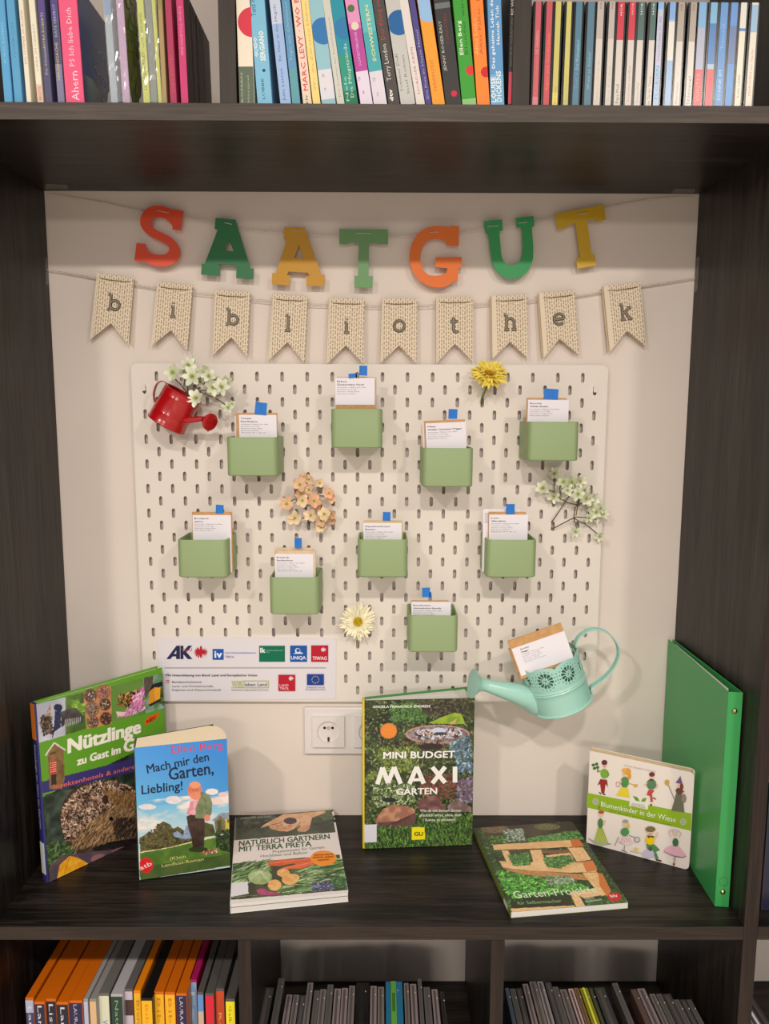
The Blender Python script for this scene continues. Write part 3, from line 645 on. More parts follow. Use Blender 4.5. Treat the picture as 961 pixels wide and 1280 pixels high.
PEN = [ # letter, crop origin and scale, tl tr tipR notch tipL, label letter position
 ('b', (100, 330, 6.006), [(128,65),(405,100),(370,608),(237,447),(80,570)], 'first paper pennant from the left, stamped b', (258, 290), 0),
 ('i', (100, 330, 6.006), [(580,130),(848,160),(810,655),(685,498),(540,620)], 'paper pennant stamped i hanging below the letters S and dark green A', (702, 345), 0),
 ('b', (250, 350, 6.006), [(110,72),(378,90),(360,580),(237,432),(95,570)], 'third paper pennant from the left, stamped b, below the dark green A', (243, 280), 0),
 ('l', (250, 350, 6.006), [(545,103),(808,120),(788,625),(658,468),(515,605)], 'paper pennant stamped l below the mustard letter A', (662, 325), 0),
 ('i', (400, 350, 4.805), [(54,106),(268,114),(262,505),(155,395),(40,505)], 'paper pennant stamped i below the sage green letter T', (160, 275), 0),
 ('o', (400, 350, 4.805), [(372,110),(583,112),(578,503),(473,395),(362,500)], 'paper pennant stamped o between those stamped i and t', (475, 277), 0),
 ('t', (400, 350, 4.805), [(697,103),(918,102),(915,490),(808,385),(697,500)], 'paper pennant stamped t below the orange letter G', (805, 270), 0),
 ('h', (600, 340, 4.368), [(62,130),(257,122),(258,473),(162,382),(65,475)], 'paper pennant stamped h below the bright green letter U, above the yellow flower', (163, 275), 1),
 ('e', (600, 340, 4.368), [(320,115),(518,97),(538,455),(432,365),(343,470)], 'paper pennant stamped e, second from the right', (430, 258), 1),
 ('k', (600, 340, 4.368), [(672,78),(875,52),(903,408),(800,322),(703,437)], 'rightmost paper pennant, stamped k', (792, 218), 1),
]
def arc(cx, cy, r, a0, a1, n=14): return [(cx + r * math.cos(math.radians(a0 + (a1 - a0) * k / n)), cy + r * math.sin(math.radians(a0 + (a1 - a0) * k / n))) for k in range(n + 1)]
GLY = {  # strokes in a box about 1 high: list of polylines; slabs are short strokes
 'b': [[(-.22, .5), (-.22, -.5)], [(-.4, .5), (-.22, .5)], [(-.4, -.5), (-.22, -.5)], arc(.08, -.17, .3, 0, 360, 20)],
 'i': [[(0, .22), (0, -.5)], [(-.18, .22), (0, .22)], [(-.2, -.5), (.2, -.5)], [(0, .42), (0, .5)]],
 'l': [[(0, .5), (0, -.5)], [(-.2, .5), (0, .5)], [(-.2, -.5), (.2, -.5)]],
 'o': [arc(0, 0, .38, 0, 360, 24)],
 't': [[(-.05, .5), (-.05, -.3)], arc(.12, -.32, .17, 180, 330, 8), [(-.28, .22), (.24, .22)]],
 'h': [[(-.25, .5), (-.25, -.5)], [(-.42, .5), (-.25, .5)], [(-.42, -.5), (-.08, -.5)], arc(0, -.0, .25, 170, 0, 10) + [(.25, -.5)], [(.08, -.5), (.42, -.5)]],
 'e': [arc(0, 0, .38, 0, 315, 20), [(-.38, 0), (.38, 0)]],
 'k': [[(-.22, .5), (-.22, -.5)], [(-.4, .5), (-.22, .5)], [(-.4, -.5), (-.05, -.5)], [(-.22, -.12), (.25, .22)], [(.08, .24), (.4, .24)], [(-.05, -.02), (.25, -.5)], [(.08, -.5), (.42, -.5)]],
}
pen_d = []
for (ch, (ox, oy, k), pts, lab, (lx, ly), mg) in PEN:
    yp = -0.0105; q3 = [UY(ox + x / k, oy + y / k, yp) for x, y in pts]
    O = (q3[0] + q3[1]) / 2; u = (q3[1] - q3[0]).normalized(); v = Vector((-u.z, 0, u.x)); M = Matrix((u, Vector((0, 1, 0)), v)).transposed().to_4x4(); M.translation = O; Mi = M.inverted()
    t = thing('paper_pennant', lab, 'pennant', M, 'book page pennants of the lower garland')
    l = [Mi @ p for p in q3]; tl, tr, tR, nt_, tL = [(p.x, p.z) for p in l]
    def sheet(name, dx, y0, m, dz=0.0, tw=0.0):
        mb = MB(); lp = [(tl[0] + dx, tl[1]), (tL[0] + dx, tL[1] + dz), (nt_[0] + dx, nt_[1] + dz), (tR[0] + dx, tR[1] + dz), (tr[0] + dx, tr[1])]
        mb.prism([lp], lambda a, b, tt: (a, tt + tw * a + 0.035 * b, b), y0 - 0.0002, y0 + 0.0002, mi=0)
        return mb.build(name, m, t)
    tw = 0.0 if not mg else 0.04
    sheet('front_leaf', 0, 0.0, NP1 if mg else NP0, tw=tw); sheet('back_leaf', -0.0022 if mg else -0.0008, 0.0026, PAPE, 0.001, tw=tw * 0.5)
    # stamped letter
    cpt = Mi @ UY(ox + lx / k, oy + ly / k, yp); h = 0.0235 if ch not in ('o', 'e') else 0.0215
    if ch == 'i': h = 0.0215
    pr = Print(None)
    for (w, c) in ((0.0046, (52, 48, 46)), (0.0026, (136, 124, 106))):
        for st in GLY[ch]:
            st2 = [(cpt.x + a * h, cpt.z + b * h) for a, b in st]
            pr.line(st2, w, c, raw=True)
            if len(st) > 2:
                for a, b in st2[1:-1]: pr.ell(a, b, w / 2, w / 2, c, 8, raw=True)
            elif w > 0.003:
                pass
    F = Frame((0, -0.0005 + 0.035 * cpt.z + tw * cpt.x, 0), (1, tw, 0), (0, 0.035, 1)); F = Frame((0, -0.0006, 0), (1, tw, 0), (0, 0.035, 1))
    pr.mb.build('stamped_letter', INK, t, M=F.M())
    # stitch where the twine runs in front
    mb = MB(); wz = -0.0085
    mb.tube([(tl[0] + 0.006, -0.0012, wz), (0, -0.0018 , wz - 0.0006), (tr[0] - 0.006, -0.0012, wz + 0.0004)], 0.00055, 5); mb.build('twine_stitch', mat('brown_thread', (120, 98, 78), rough=0.9), t)
strands('lower_garland_twine', [(56, 337), (90, 342), (120, 347.5), (160, 354), (195, 359.5), (240, 365), (270, 368), (315, 373.5), (340, 376), (385, 379.5), (411, 380.5), (457, 381.8), (476, 382), (522, 382), (545, 380.8), (592, 380.2), (614, 378), (660, 375), (673, 373.5), (720, 369.5), (755, 364), (803, 357.5), (840, 352), (873, 347)], -0.0052, 0.0006, TWINE,
        'beige twine strung between the uprights carrying the paper pennants', 2.6, [], [[(0.0006, -0.012, UY(53, 322, -0.01).z), (0.0006, -0.002, UY(53, 322, -0.01).z), (0.0006, -0.002, UY(53, 356, -0.01).z), (0.0006, -0.014, UY(53, 356, -0.01).z)], [(XR - 0.0006, -0.018, UY(875, 322, -0.01).z), (XR - 0.0006, -0.002, UY(875, 322, -0.01).z), (XR - 0.0006, -0.002, UY(872, 365, -0.01).z), (XR - 0.0006, -0.016, UY(872, 365, -0.01).z)]])

# ---------------------------------------------------------------- flowers
def petal(mb, M, L, W, c0, c1, cup=0.3, curl=0.2, notch=False, n=4):
    """leaf-shaped petal along +x, cupped towards +z; colour runs from c0 at the base to c1 at the tip"""
    vs = []; cs = []; prof = [0.35, 0.85, 1.0, 0.86, 0.30]
    for i in range(n + 1):
        t = i / n; x = L * t; w = W / 2 * np.interp(t, [0, .25, .55, .8, 1], prof); z = cup * L * t * t * 0.9 - curl * L * max(0, t - 0.6) ** 2 * 3
        for sg in (-1, 0, 1): vs.append(M @ Vector((x, sg * w, z + (abs(sg)) * W * 0.10)))
    for i in range(n):
        for s_ in (0, 1):
            a = i * 3 + s_; f = (a, a + 3, a + 4, a + 1); t0, t1 = i / n, (i + 1) / n
            u0, u1 = t0 ** .3, t1 ** .3; m0 = [c0[k] * (1 - u0) + c1[k] * u0 for k in range(3)]; m1 = [c0[k] * (1 - u1) + c1[k] * u1 for k in range(3)]
            o = len(mb.v); mb.v.extend([tuple(vs[q_]) for q_ in f]); mb.f.append([o, o + 1, o + 2, o + 3]); mb.c.append([m0, m1, m1, m0]); mb.mi.append(0)
def dirmat(P, d, spin=0):
    d = Vector(d).normalized(); q_ = Vector((0, 0, 1)).rotation_difference(d); M = q_.to_matrix().to_4x4(); M.translation = P; return M @ Matrix.Rotation(spin, 4, 'Z')
STEM = mat('olive_stem', (96, 88, 62), rough=0.8, noise=0.1); GSTEM = mat('green_stem', (112, 130, 70), rough=0.7, noise=0.1)
def blossom(parent, P, d, r, c0, c1, cc, rnd, npet=5):
    wf = 1.0 if npet == 5 else .72; r = r * (1.0 if npet == 5 else 1.12)
    mb = MB(); 
    for k in range(npet):
        M = dirmat(P, d, 2 * math.pi * k / npet + rnd.uniform(-.15, .15)) @ Matrix.Rotation(rnd.uniform(-.25, .1), 4, 'Y')
        v = rnd.uniform(.92, 1.05); petal(mb, M, r * rnd.uniform(.85, 1.12), r * rnd.uniform(.74, .98) * wf, c0, [min(255, x * v) for x in c1], cup=rnd.uniform(.15, .55), curl=rnd.uniform(-.1, .5))
    o = mb.build('blossom', PETAL, parent, smooth=True, sharp=80)
    ct = MB()
    ct.lathe([(0.0, r * .16), (r * .12, r * .12), (r * .15, 0.0), (r * .06, -r * .25), (0, -r * .4)], 7, c=cc, M=dirmat(P, d))
    for k in range(6):
        a = 2 * math.pi * k / 6; M = dirmat(P, d, a); ct.tube([M @ Vector((0, 0, 0)), M @ Vector((r * .22, 0, r * .42))], r * .028, 4, c=(190, 184, 110))
    ct.build('stamens', PETAL, o)
def sprig(name, lab, cat, y0, origin, crop, blossoms, stems, r, c0, c1s, cc, seed, dep=0.02, stemr=0.0009, leafs=(), npet=5):
    ox, oy, k = crop; rnd = random.Random(seed); O = UY(ox + origin[0] / k, oy + origin[1] / k, y0); t = thing(name, lab, cat, O)
    for st in stems:
        mb = MB(); n = len(st); pts = [UY(ox + x / k, oy + yy / k, y0 - dp) - O for x, yy, dp in st]; mb.tube(catmull(pts, 4), stemr, 6); mb.build('stem', STEM, t, smooth=True)
    for (x, yy, s, dp) in blossoms:
        P = UY(ox + x / k, oy + yy / k, y0 - dp) - O; d = Vector((rnd.uniform(-.5, .5), -1.0, rnd.uniform(-.3, .5))); blossom(t, P, d, r * s, c0, rnd.choice(c1s), cc, rnd, npet)
    return t
YF = YB - 0.004
WHT = [(232, 233, 216), (222, 227, 200), (236, 237, 224)]
sprig('white_blossom_bunch', 'bunch of artificial white blossoms in the small red watering can', 'artificial flower', YB - 0.03, (440, 430), (180, 440, 8.008),
      [(290, 205, 1.1, .012), (440, 130, 1.0, .006), (485, 245, 1.25, .02), (600, 225, 1.0, .012), (648, 240, 1.0, .018), (690, 355, 1.1, .022), (775, 350, 1.1, .018), (525, 465, 1.25, .03), (840, 560, .8, .008), (560, 300, .9, .008), (820, 300, .9, .01), (720, 290, .9, .012), (400, 200, .8, .004), (740, 410, .8, .006), (880, 520, .5, .006), (610, 180, .7, .004), (480, 100, .7, .002)],
      [[(440, 430, -.004), (380, 340, .004), (290, 250, .008)], [(440, 430, -.004), (440, 300, .006), (470, 260, .014)], [(440, 430, -.004), (560, 390, .01), (690, 380, .016), (780, 370, .012)], [(560, 400, .006), (700, 460, .006), (790, 510, .004), (840, 560, .004)], [(500, 400, .004), (600, 320, .008), (610, 240, .01)], [(400, 340, .004), (410, 250, .004), (440, 140, .002)], [(440, 430, -.004), (490, 440, .01), (525, 465, .024)]],
      0.0112, (150, 164, 84), WHT, (150, 150, 70), 3, npet=6)
PEA = [(236, 188, 160), (240, 204, 176), (232, 172, 146), (244, 214, 186)]
sprig('peach_blossom_sprig', 'artificial peach coloured blossom sprig stuck in the pegboard above the middle left box', 'artificial flower', YB - 0.002, (495, 740), (335, 580, 9.61),
      [(380, 250, 1.15, .024), (500, 185, .9, .012), (395, 355, .95, .018), (410, 435, 1.1, .026), (545, 445, 1.2, .024), (220, 480, 1.15, .016), (325, 645, 1.15, .018), (515, 610, 1.1, .024), (680, 600, 1.15, .022), (640, 680, .95, .014), (620, 225, .8, .012), (735, 350, .95, .018), (755, 420, .8, .012), (500, 310, .95, .014), (640, 760, .9, .01), (760, 600, .95, .016), (600, 500, .8, .012), (430, 160, .8, .008), (770, 680, .7, .006)],
      [[(495, 740, -.012), (470, 640, .004), (455, 540, .01), (350, 470, .012), (330, 420, .01), (225, 480, .012)], [(455, 540, .01), (450, 640, .012), (380, 642, .014), (325, 645, .014)], [(455, 540, .01), (500, 420, .014), (590, 385, .014), (690, 382, .014), (735, 350, .014)], [(500, 420, .012), (480, 240, .012), (380, 250, .018)], [(560, 400, .012), (605, 340, .01), (590, 270, .01)], [(600, 400, .012), (635, 470, .012), (645, 550, .014), (680, 600, .018)], [(495, 700, .002), (560, 690, .01), (600, 735, .008), (640, 760, .006)]],
      0.0108, (214, 206, 130), PEA, (140, 130, 64), 5)
sprig('white_blossom_sprig', 'artificial white blossom sprig with bare brown stems on the right of the pegboard', 'artificial flower', YB - 0.002, (215, 640), (665, 585, 8.736),
      [(240, 60, .9, .014), (120, 220, 1.15, .016), (345, 150, 1.05, .02), (430, 150, .9, .014), (520, 140, .95, .016), (240, 310, .95, .012), (385, 245, .9, .022), (500, 285, 1.0, .024), (590, 330, 1.1, .02), (665, 340, 1.0, .016), (470, 695, .85, .012), (738, 745, .8, .008), (775, 500, .8, .008), (700, 480, 1.0, .014), (640, 420, 1.0, .016), (620, 545, .8, .014), (740, 440, .8, .01), (455, 200, .8, .012), (570, 240, .8, .012), (690, 560, .7, .008), (300, 330, .7, .01)],
      [[(215, 590, -.012), (225, 575, .004), (365, 365, .012), (410, 290, .014), (385, 250, .018)], [(215, 650, -.012), (228, 660, .004), (455, 545, .012), (540, 540, .014), (625, 545, .014)], [(455, 545, .012), (565, 605, .012), (640, 560, .012)], [(565, 605, .012), (640, 660, .01), (712, 720, .008)], [(455, 545, .012), (470, 440, .014), (500, 390, .016), (500, 290, .02)], [(330, 350, .01), (250, 270, .01), (238, 120, .012), (240, 70, .012)], [(365, 365, .012), (290, 325, .01), (240, 310, .01)], [(120, 225, .012), (160, 245, .01), (220, 252, .008), (280, 310, .008)], [(345, 150, .016), (300, 220, .01), (330, 340, .01)], [(500, 400, .014), (480, 520, .012)], [(615, 440, .012), (612, 540, .012)], [(365, 370, .012), (500, 400, .014), (600, 340, .016)], [(455, 555, .01), (480, 640, .008), (472, 690, .008)]],
      0.0105, (150, 164, 90), [(220, 222, 202), (212, 218, 190), (228, 229, 212)], (134, 140, 58), 9, npet=6)
def gerbera(name, lab, px, py, dep, d, R, layers, cin, cout, ccen, stem=None, seed=1):
    rnd = random.Random(seed); O = UY(px, py, YB - dep); t = thing(name, lab, 'artificial flower', O)
    mb = MB()
    for (n, rr, cup, w) in layers:
        for k in range(n):
            M = dirmat(Vector((0, 0, 0)), d, 2 * math.pi * (k + rnd.uniform(-.3, .3)) / n) @ Matrix.Rotation(-cup + rnd.uniform(-.08, .08), 4, 'Y') @ Matrix.Translation((R * .12, 0, 0))
            L = R * rr * rnd.uniform(.85, 1.1); v = rnd.uniform(.9, 1.06); petal(mb, M, L - R * .12, R * w, cin, [min(255, x * v) for x in cout], cup=rnd.uniform(-.05, .12), curl=rnd.uniform(0, .4), n=3)
    o = mb.build('petals', PETAL, t, smooth=True, sharp=80); o['kind'] = 'stuff'
    ct = MB(); M0 = dirmat(Vector((0, 0, 0)), d)
    for k in range(60):
        a = k * 2.4; r_ = R * .26 * math.sqrt(k / 60); p = M0 @ Vector((r_ * math.cos(a), r_ * math.sin(a), R * .08)); q_ = M0 @ Vector((r_ * 1.1 * math.cos(a), r_ * 1.1 * math.sin(a), R * (.2 + .03 * rnd.random())))
        ct.tube([p, q_], R * .028, 4, c=[x * rnd.uniform(.85, 1.1) for x in ccen])
    ct.lathe([(R * .3, 0.0), (R * .3, R * .06), (0, R * .12)], 16, c=ccen, M=M0)
    cc = ct.build('flower_centre', PETAL, t); cc['kind'] = 'stuff'
    if stem:
        mb = MB(); mb.tube(catmull([UY(x, y, YB - dp) - O for x, y, dp in stem], 5), 0.0018, 8); mb.build('stem', GSTEM, t, smooth=True)
gerbera('yellow_gerbera', 'bright yellow artificial flower at the top edge of the pegboard', 611.5, 468.5, 0.026, (0.05, -0.72, 0.68), 0.031, [(34, 1.0, .05, .19), (30, .86, .3, .17), (24, .62, .6, .15), (16, .42, .9, .12)], (206, 164, 34), (244, 222, 98), (206, 150, 30), [(611, 472, .022), (608, 484, .014), (603.5, 495, .006), (601.5, 504, -.006)], 4)
gerbera('cream_gerbera', 'cream white artificial flower with a yellow centre on the lower middle of the pegboard', 447.5, 777, 0.016, (0.0, -1.0, 0.22), 0.0295, [(36, 1.0, .04, .19), (32, .9, .2, .18), (28, .72, .38, .16)], (232, 222, 140), (246, 238, 210), (222, 186, 24), [(447, 782, .012), (448, 790, .002), (448, 800, -.006)], 6)
# ---------------------------------------------------------------- small red watering can
REDM = mat('glossy_red_enamel', (176, 14, 22), rough=0.22, spec=0.55, coat=0.4)
def canframe(pb_, pt_, y, name, lab, cat, lean_y=0.0):
    B, T = UY(*pb_, y), UY(*pt_, y); z = (T - B); H = z.length; z.normalize(); z = (z + Vector((0, lean_y, 0))).normalized()
    yy = Vector((0, 1, 0)); x = yy.cross(z).normalized(); yy = z.cross(x)
    M = Matrix((x, yy, z)).transposed().to_4x4(); M.translation = B
    return thing(name, lab, cat, M), M, M.inverted(), H
def strip(path, w, th, sidev, c=None):
    """flat band along path; w is its breadth along sidev, th its thickness"""
    mb = MB(); n = len(path); vs = []
    for i, p in enumerate(path):
        d = (path[min(i + 1, n - 1)] - path[max(i - 1, 0)]).normalized(); s_ = (Vector(sidev) - d * d.dot(Vector(sidev))).normalized(); nn = d.cross(s_)
        for a, b in ((-1, -1), (1, -1), (1, 1), (-1, 1)): vs.append(p + s_ * w / 2 * a + nn * th / 2 * b)
    fs = [(3, 2, 1, 0), tuple((n - 1) * 4 + k for k in range(4))]
    for i in range(n - 1):
        for k in range(4): fs.append((i * 4 + k, i * 4 + (k + 1) % 4, (i + 1) * 4 + (k + 1) % 4, (i + 1) * 4 + k))
    mb.add(vs, fs, c); return mb
YR = YB - 0.036
t, M, Mi, H = canframe((207.1, 531.0), (229.4, 491.5), YR, 'watering_can', 'small glossy red watering can tipped on the top left of the pegboard', 'watering can')
r = 0.0305
mb = MB(); mb.lathe([(0.0, 0.0), (r * 1.0, 0.0), (r * 1.03, 0.001), (r * 1.03, 0.0025), (r, 0.004), (r, H * .30), (r * 1.012, H * .32), (r, H * .34), (r, H * .78), (r * 1.012, H * .80), (r, H * .82), (r, H - .002), (r * 1.025, H - .001), (r * 1.025, H), (r * .985, H), (r * .98, H - .002), (r * .98, .002), (0, .002)], 48)
mb.build('can_body', REDM, t, smooth=True)
c8 = lambda x, y, yy: Mi @ UY(180 + x / 8.008, 440 + y / 8.008, yy)
mb = MB(); p0, p1, p2 = c8(385, 690, YR - .012), c8(480, 680, YR - .016), c8(585, 668, YR - .018)
mb.tube([c8(330, 705, YR - .006), p0, p1, p2], [0.0068, 0.0056, 0.0047, 0.0042], 16); mb.build('spout', REDM, t, smooth=True)
pc = c8(662, 702, YR - .020); d = (pc - p2).normalized(); axis = (d + (Mi.to_3x3() @ Vector((0.1, -0.75, 0.0)))).normalized()
q1 = Matrix.Translation(p2) @ Vector((0, 0, 0)).rotation_difference(Vector((0, 0, 1))).to_matrix().to_4x4() if False else None
mb = MB(); n = 28; R3 = Vector((0, 0, 1)).rotation_difference(axis).to_matrix(); R0 = Vector((0, 0, 1)).rotation_difference(d).to_matrix(); vs = []; fs = []
for (P, Rm, rr) in ((p2, R0, .0043), (p2.lerp(pc, .35), R0, .0060), (p2.lerp(pc, .75), R3, .0112), (pc - axis * .0012, R3, .0136), (pc, R3, .0138), (pc + axis * .0004, R3, .0128), (pc + axis * .0012, R3, .006), (pc + axis * .0014, R3, .0)):
    for k in range(n):
        a = 2 * math.pi * k / n; vs.append(P + Rm @ Vector((rr * math.cos(a), rr * math.sin(a), 0)))
for i in range(7):
    for k in range(n): fs.append((i * n + k, i * n + (k + 1) % n, (i + 1) * n + (k + 1) % n, (i + 1) * n + k))
mb.add(vs, fs); rose = mb.build('spout_rose', REDM, t, smooth=True, sharp=50)
mb = MB()
for (rr, nn) in ((0, 1), (.004, 6), (.0085, 12)):
    for k in range(nn):
        a = 2 * math.pi * k / nn; mb.lathe([(0, .0016), (.0006, .0015)], 8, M=Matrix.Translation(pc + R3 @ Vector((rr * math.cos(a), rr * math.sin(a), 0))) @ R3.to_4x4())
mb.build('rose_holes', mat('dark_red_hole', (70, 6, 10), rough=0.6), rose)
path = catmull([c8(x, y, YR) for x, y in ((238, 338), (218, 306), (175, 292), (128, 325), (102, 400), (102, 468), (118, 520), (132, 535))], 5)
strip(path, 0.0085, 0.0012, (0, 1, 0)).build('handle', REDM, t, smooth=True)

# ---------------------------------------------------------------- mint watering can with pierced rosettes
MINT = mat('mint_lacquer', (162, 210, 197), rough=0.33, spec=0.5, coat=0.15)
YM = -0.084
t, M, Mi, H = canframe((703, 879), (680.7, 814), YM, 'watering_can', 'mint green watering can with pierced flower rosettes hooked over the lower right pegboard corner', 'watering can')
H = 0.0865; rad = lambda z: 0.0470 + 0.0030 * z / H
mb = MB(); prof = [(0.0, 0.0005), (.047, 0.0005), (.0488, -0.0006), (.0496, 0.0006), (.0486, 0.002), (.0471, 0.003)]
for (a, b) in ((.010, 0), (.028, 0), (.0345, 0), (.0362, .0011), (.0380, 0), (.0397, .0011), (.0415, 0), (.044, 0)): prof.append((rad(a) + b, a))
prof += [(rad(.044) - .0006, .044), (rad(.02) - .0006, .02), (.0464, .0015), (0, .0015)]
mb.lathe(prof, 72); mb.build('can_body', MINT, t, smooth=True)
# lace band: fine grid, cut out where rosettes, dots and the scalloped rim fall
def lace_keep(th, z):
    k = math.floor(th / (math.pi / 4)); tc = (k + 0.5) * math.pi / 4; dx = (th - tc) * 0.0495; dz = z - 0.0625; rr = math.hypot(dx, dz); a = math.atan2(dz, dx)
    top = 0.0775 + 0.0062 * abs(math.cos((th) * 4 + math.pi / 2)) ** .6
    if z > top: return False
    if rr < 0.0013: return False
    if 0.0044 < rr < 0.0128:
        s_ = (a / (2 * math.pi) * 12) % 1.0
        half = 0.40 * (1 - abs((rr - 0.0094) / 0.0056) ** 2.2)
        if abs(s_ - .5) < half: return False
    if 0.0022 < rr < 0.0034 and ((a / (2 * math.pi) * 6) % 1.0) < .45: return False
    if abs(rr - .0156) < .0009:
        s_ = (a / (2 * math.pi) * 16) % 1.0
        if abs(s_ - .5) < .5 * .0019 / (2 * math.pi * .0156 / 16): return False
    if abs(dx) > .0175 and abs(dz) < .009 and (math.hypot(abs(dx) - .0194, (abs(dz) % .0052) - .0026) < .0009): return False
    return True
NT, NZ = 560, 74; z0, z1 = .044, .0845; vs = []; idx = {}; fs = []
def vid(i, j):
    i %= NT
    if (i, j) not in idx:
        th = 2 * math.pi * i / NT; z = z0 + (z1 - z0) * j / NZ; rr = rad(z); idx[(i, j)] = len(vs); vs.append((rr * math.cos(th - math.pi / 2), rr * math.sin(th - math.pi / 2), z))
    return idx[(i, j)]
for j in range(NZ):
    for i in range(NT):
        th = 2 * math.pi * (i + .5) / NT; z = z0 + (z1 - z0) * (j + .5) / NZ
        if lace_keep(th, z): fs.append((vid(i, j), vid(i + 1, j), vid(i + 1, j + 1), vid(i, j + 1)))
mb = MB(); mb.add(vs, fs); lo = mb.build('pierced_rim', MINT, t, smooth=True, sharp=60)
sm = lo.modifiers.new('solid', 'SOLIDIFY'); sm.thickness = 0.0008; sm.offset = -1
c9 = lambda x, y, yy: Mi @ UY(580 + x / 4.805, 765 + y / 4.805, yy)
mb = MB(); mb.tube([c9(430, 545, YM), c9(375, 508, YM - .01), c9(300, 484, YM - .014), c9(200, 458, YM - .018), c9(122, 438, YM - .02)], [.0205, .0188, .0160, .0120, .0093], 28); mb.build('spout', MINT, t, smooth=True)
mb = MB(); a0, a1, a2 = c9(140, 441, YM - .019), c9(115, 437, YM - .0203), c9(52, 429, YM - .024)
dd = (a2 - a1).normalized(); mb.tube([a0, a0 + dd * .0008, a1, a1.lerp(a2, .3), a1.lerp(a2, .65), a2 - dd * .001, a2, a2 + dd * .0002, a2 + dd * .0010], [.0088, .0102, .0100, .0112, .0160, .0222, .0230, .0215, .004], 32); mb.build('spout_rose', MINT, t, smooth=True, sharp=50)
path = catmull([c9(x, y, YM + .0) for x, y in ((664, 205), (672, 172), (700, 134), (755, 105), (820, 105), (880, 140), (920, 200), (925, 260), (895, 330), (840, 392), (785, 432), (758, 455), (764, 480))], 5)
hd = strip(path, 0.013, 0.0012, Mi.to_3x3() @ Vector((0, 1, 0))); hd.build('handle', MINT, t, smooth=True)
hr = MB()
for sg in (-1, 1): hr.tube([p + (Mi.to_3x3() @ Vector((0, 1, 0))) * sg * .0062 for p in path], 0.0013, 6)
hr.build('handle_bead', MINT, t, smooth=True)
# packet in it
A, B2 = UY(580 + 285 / 4.805, 765 + 222 / 4.805, YM - .022), UY(580 + 600 / 4.805, 765 + 113 / 4.805, YM - .022)
u = (B2 - A).normalized(); v = Vector((-u.z, 0, u.x)); v = (v + Vector((0, .12, 0))).normalized(); w_ = u.cross(v)
Mp = Matrix((u, -w_, v)).transposed().to_4x4(); Mp.translation = A; Mpi = Mp.inverted()
pk = thing('seed_packet', 'seed packet in a wide kraft envelope standing in the mint watering can', 'seed packet', Mp)
wd = (B2 - A).length
mb = MB(); mb.box(0, wd, -.0004, .0002, -.045, 0); cd = mb.build('label_card', CARD, pk)
k0 = Mpi @ UY(580 + 270 / 4.805, 765 + 183 / 4.805, YM - .022); k1 = Mpi @ UY(580 + 596 / 4.805, 765 + 52 / 4.805, YM - .022)
mb = MB(); mb.box(-.002, wd - .0005, .0004, .0034, -.05, (k0.z + k1.z) / 2); mb.build('paper_envelope', KRAFT, pk, bevel=.0005)
mb = MB(); mb.box(-.0045, wd - .008, .0050, .0075, -.05, (k0.z + k1.z) / 2 - .012); mb.build('packet_behind', KRAFT, pk, bevel=.0005)
pr = Print(None)
pr.text('Zucchini', (.012, -.0062), (.026, -.0062), .0022, GTEXT, raw=True, res=1, bold=.03); pr.text('Wagger', (.012, -.0108), (.0245, -.0108), .0022, GTEXT, raw=True, res=1, bold=.03)
for kk in range(5): pr.text(LINES[kk], (.012, -.0142 - .0032 * kk), (.012 + (.036, .028, .03, .026, .034)[kk], -.0142 - .0032 * kk), .0013, (104, 100, 106), raw=True, res=1)
pr.mb.build('label_print', INK, cd, M=Frame((0, -.0004, 0), (1, 0, 0), (0, 0, 1)).M())
# ---------------------------------------------------------------- books standing and lying on the middle shelf
PAGES = mat('cream_page_block', (255, 234, 204), rough=0.85, spec=0.15, noise=0.012, nscale=300)
PAGEW = mat('white_page_block', (226, 221, 215), rough=0.85, spec=0.15, noise=0.012, nscale=300)
def bframe(bl, br, z0, lean):
    A, B = UZ(*bl, z0), UZ(*br, z0); e = (B - A).normalized(); n = Vector((-e.y, e.x, 0))
    return Frame(A, e, Vector((0, 0, math.cos(lean))) + n * math.sin(lean)), (B - A).length
def boxpart(name, t, x0, x1, y0, y1, z0, z1, m, bev=0.0006):
    mb = MB(); mb.box(x0, x1, y0, y1, z0, z1); return mb.build(name, m, t, bevel=bev)
LEAF = [(62, 92, 40), (84, 118, 50), (40, 64, 34), (110, 140, 66), (52, 80, 52), (28, 44, 26)]

# --- A: hedgehog hardback
fr, W_ = bframe((61, 1103), (213, 1031), ZS + 0.0009, 0.026); W_ = .2095; H_ = .2765
t = thing('book', 'large green hardback about garden insects with a hedgehog cover, standing at the left upright', 'book', fr.M())
boxpart('page_block', t, .004, W_ - .004, .003, H_ - .003, -.0125, -.0026, PAGEW)
boxpart('back_cover', t, 0, W_, 0, H_, -.0152, -.0126, mat('green_board', (104, 160, 48), rough=.4))
boxpart('front_cover', t, 0, W_, 0, H_, -.0025, 0, mat('green_board', (104, 160, 48), rough=.4))
mb = MB(); mb.rbox(-.0025, .0015, 0, H_, -.0152, 0, .0019, 'y'); sp = mb.build('spine', mat('violet_spine', (52, 50, 116), rough=.4), t, smooth=True)
SF = Frame(fr.O - fr.u * .0026 - fr.w * .0152, fr.w, fr.v); SL = fr.M().inverted() @ SF.M()
pr = Print(None); pr.poly([(0.001, H_ * .80), (.0142, H_ * .80), (.0142, H_ * .999), (.001, H_ * .999)], (222, 126, 36), raw=True); pr.poly([(0.001, .012), (.0145, .012), (.0145, .062), (.001, .062)], (216, 222, 214), raw=True)
pr.text('Nützlinge zu Gast im Garten', (.005, H_ * .77), (.005, H_ * .30), .0045, (214, 216, 226), raw=True, bold=.01)
pr.mb.build('spine_print', INK, sp, M=SL)
P = Pic(fr, W_, H_, .00085); P.fill((100, 160, 44))
def R1(px, py, k=3.432): return (20 + px / k, 820 + py / k)     # crop used for measuring
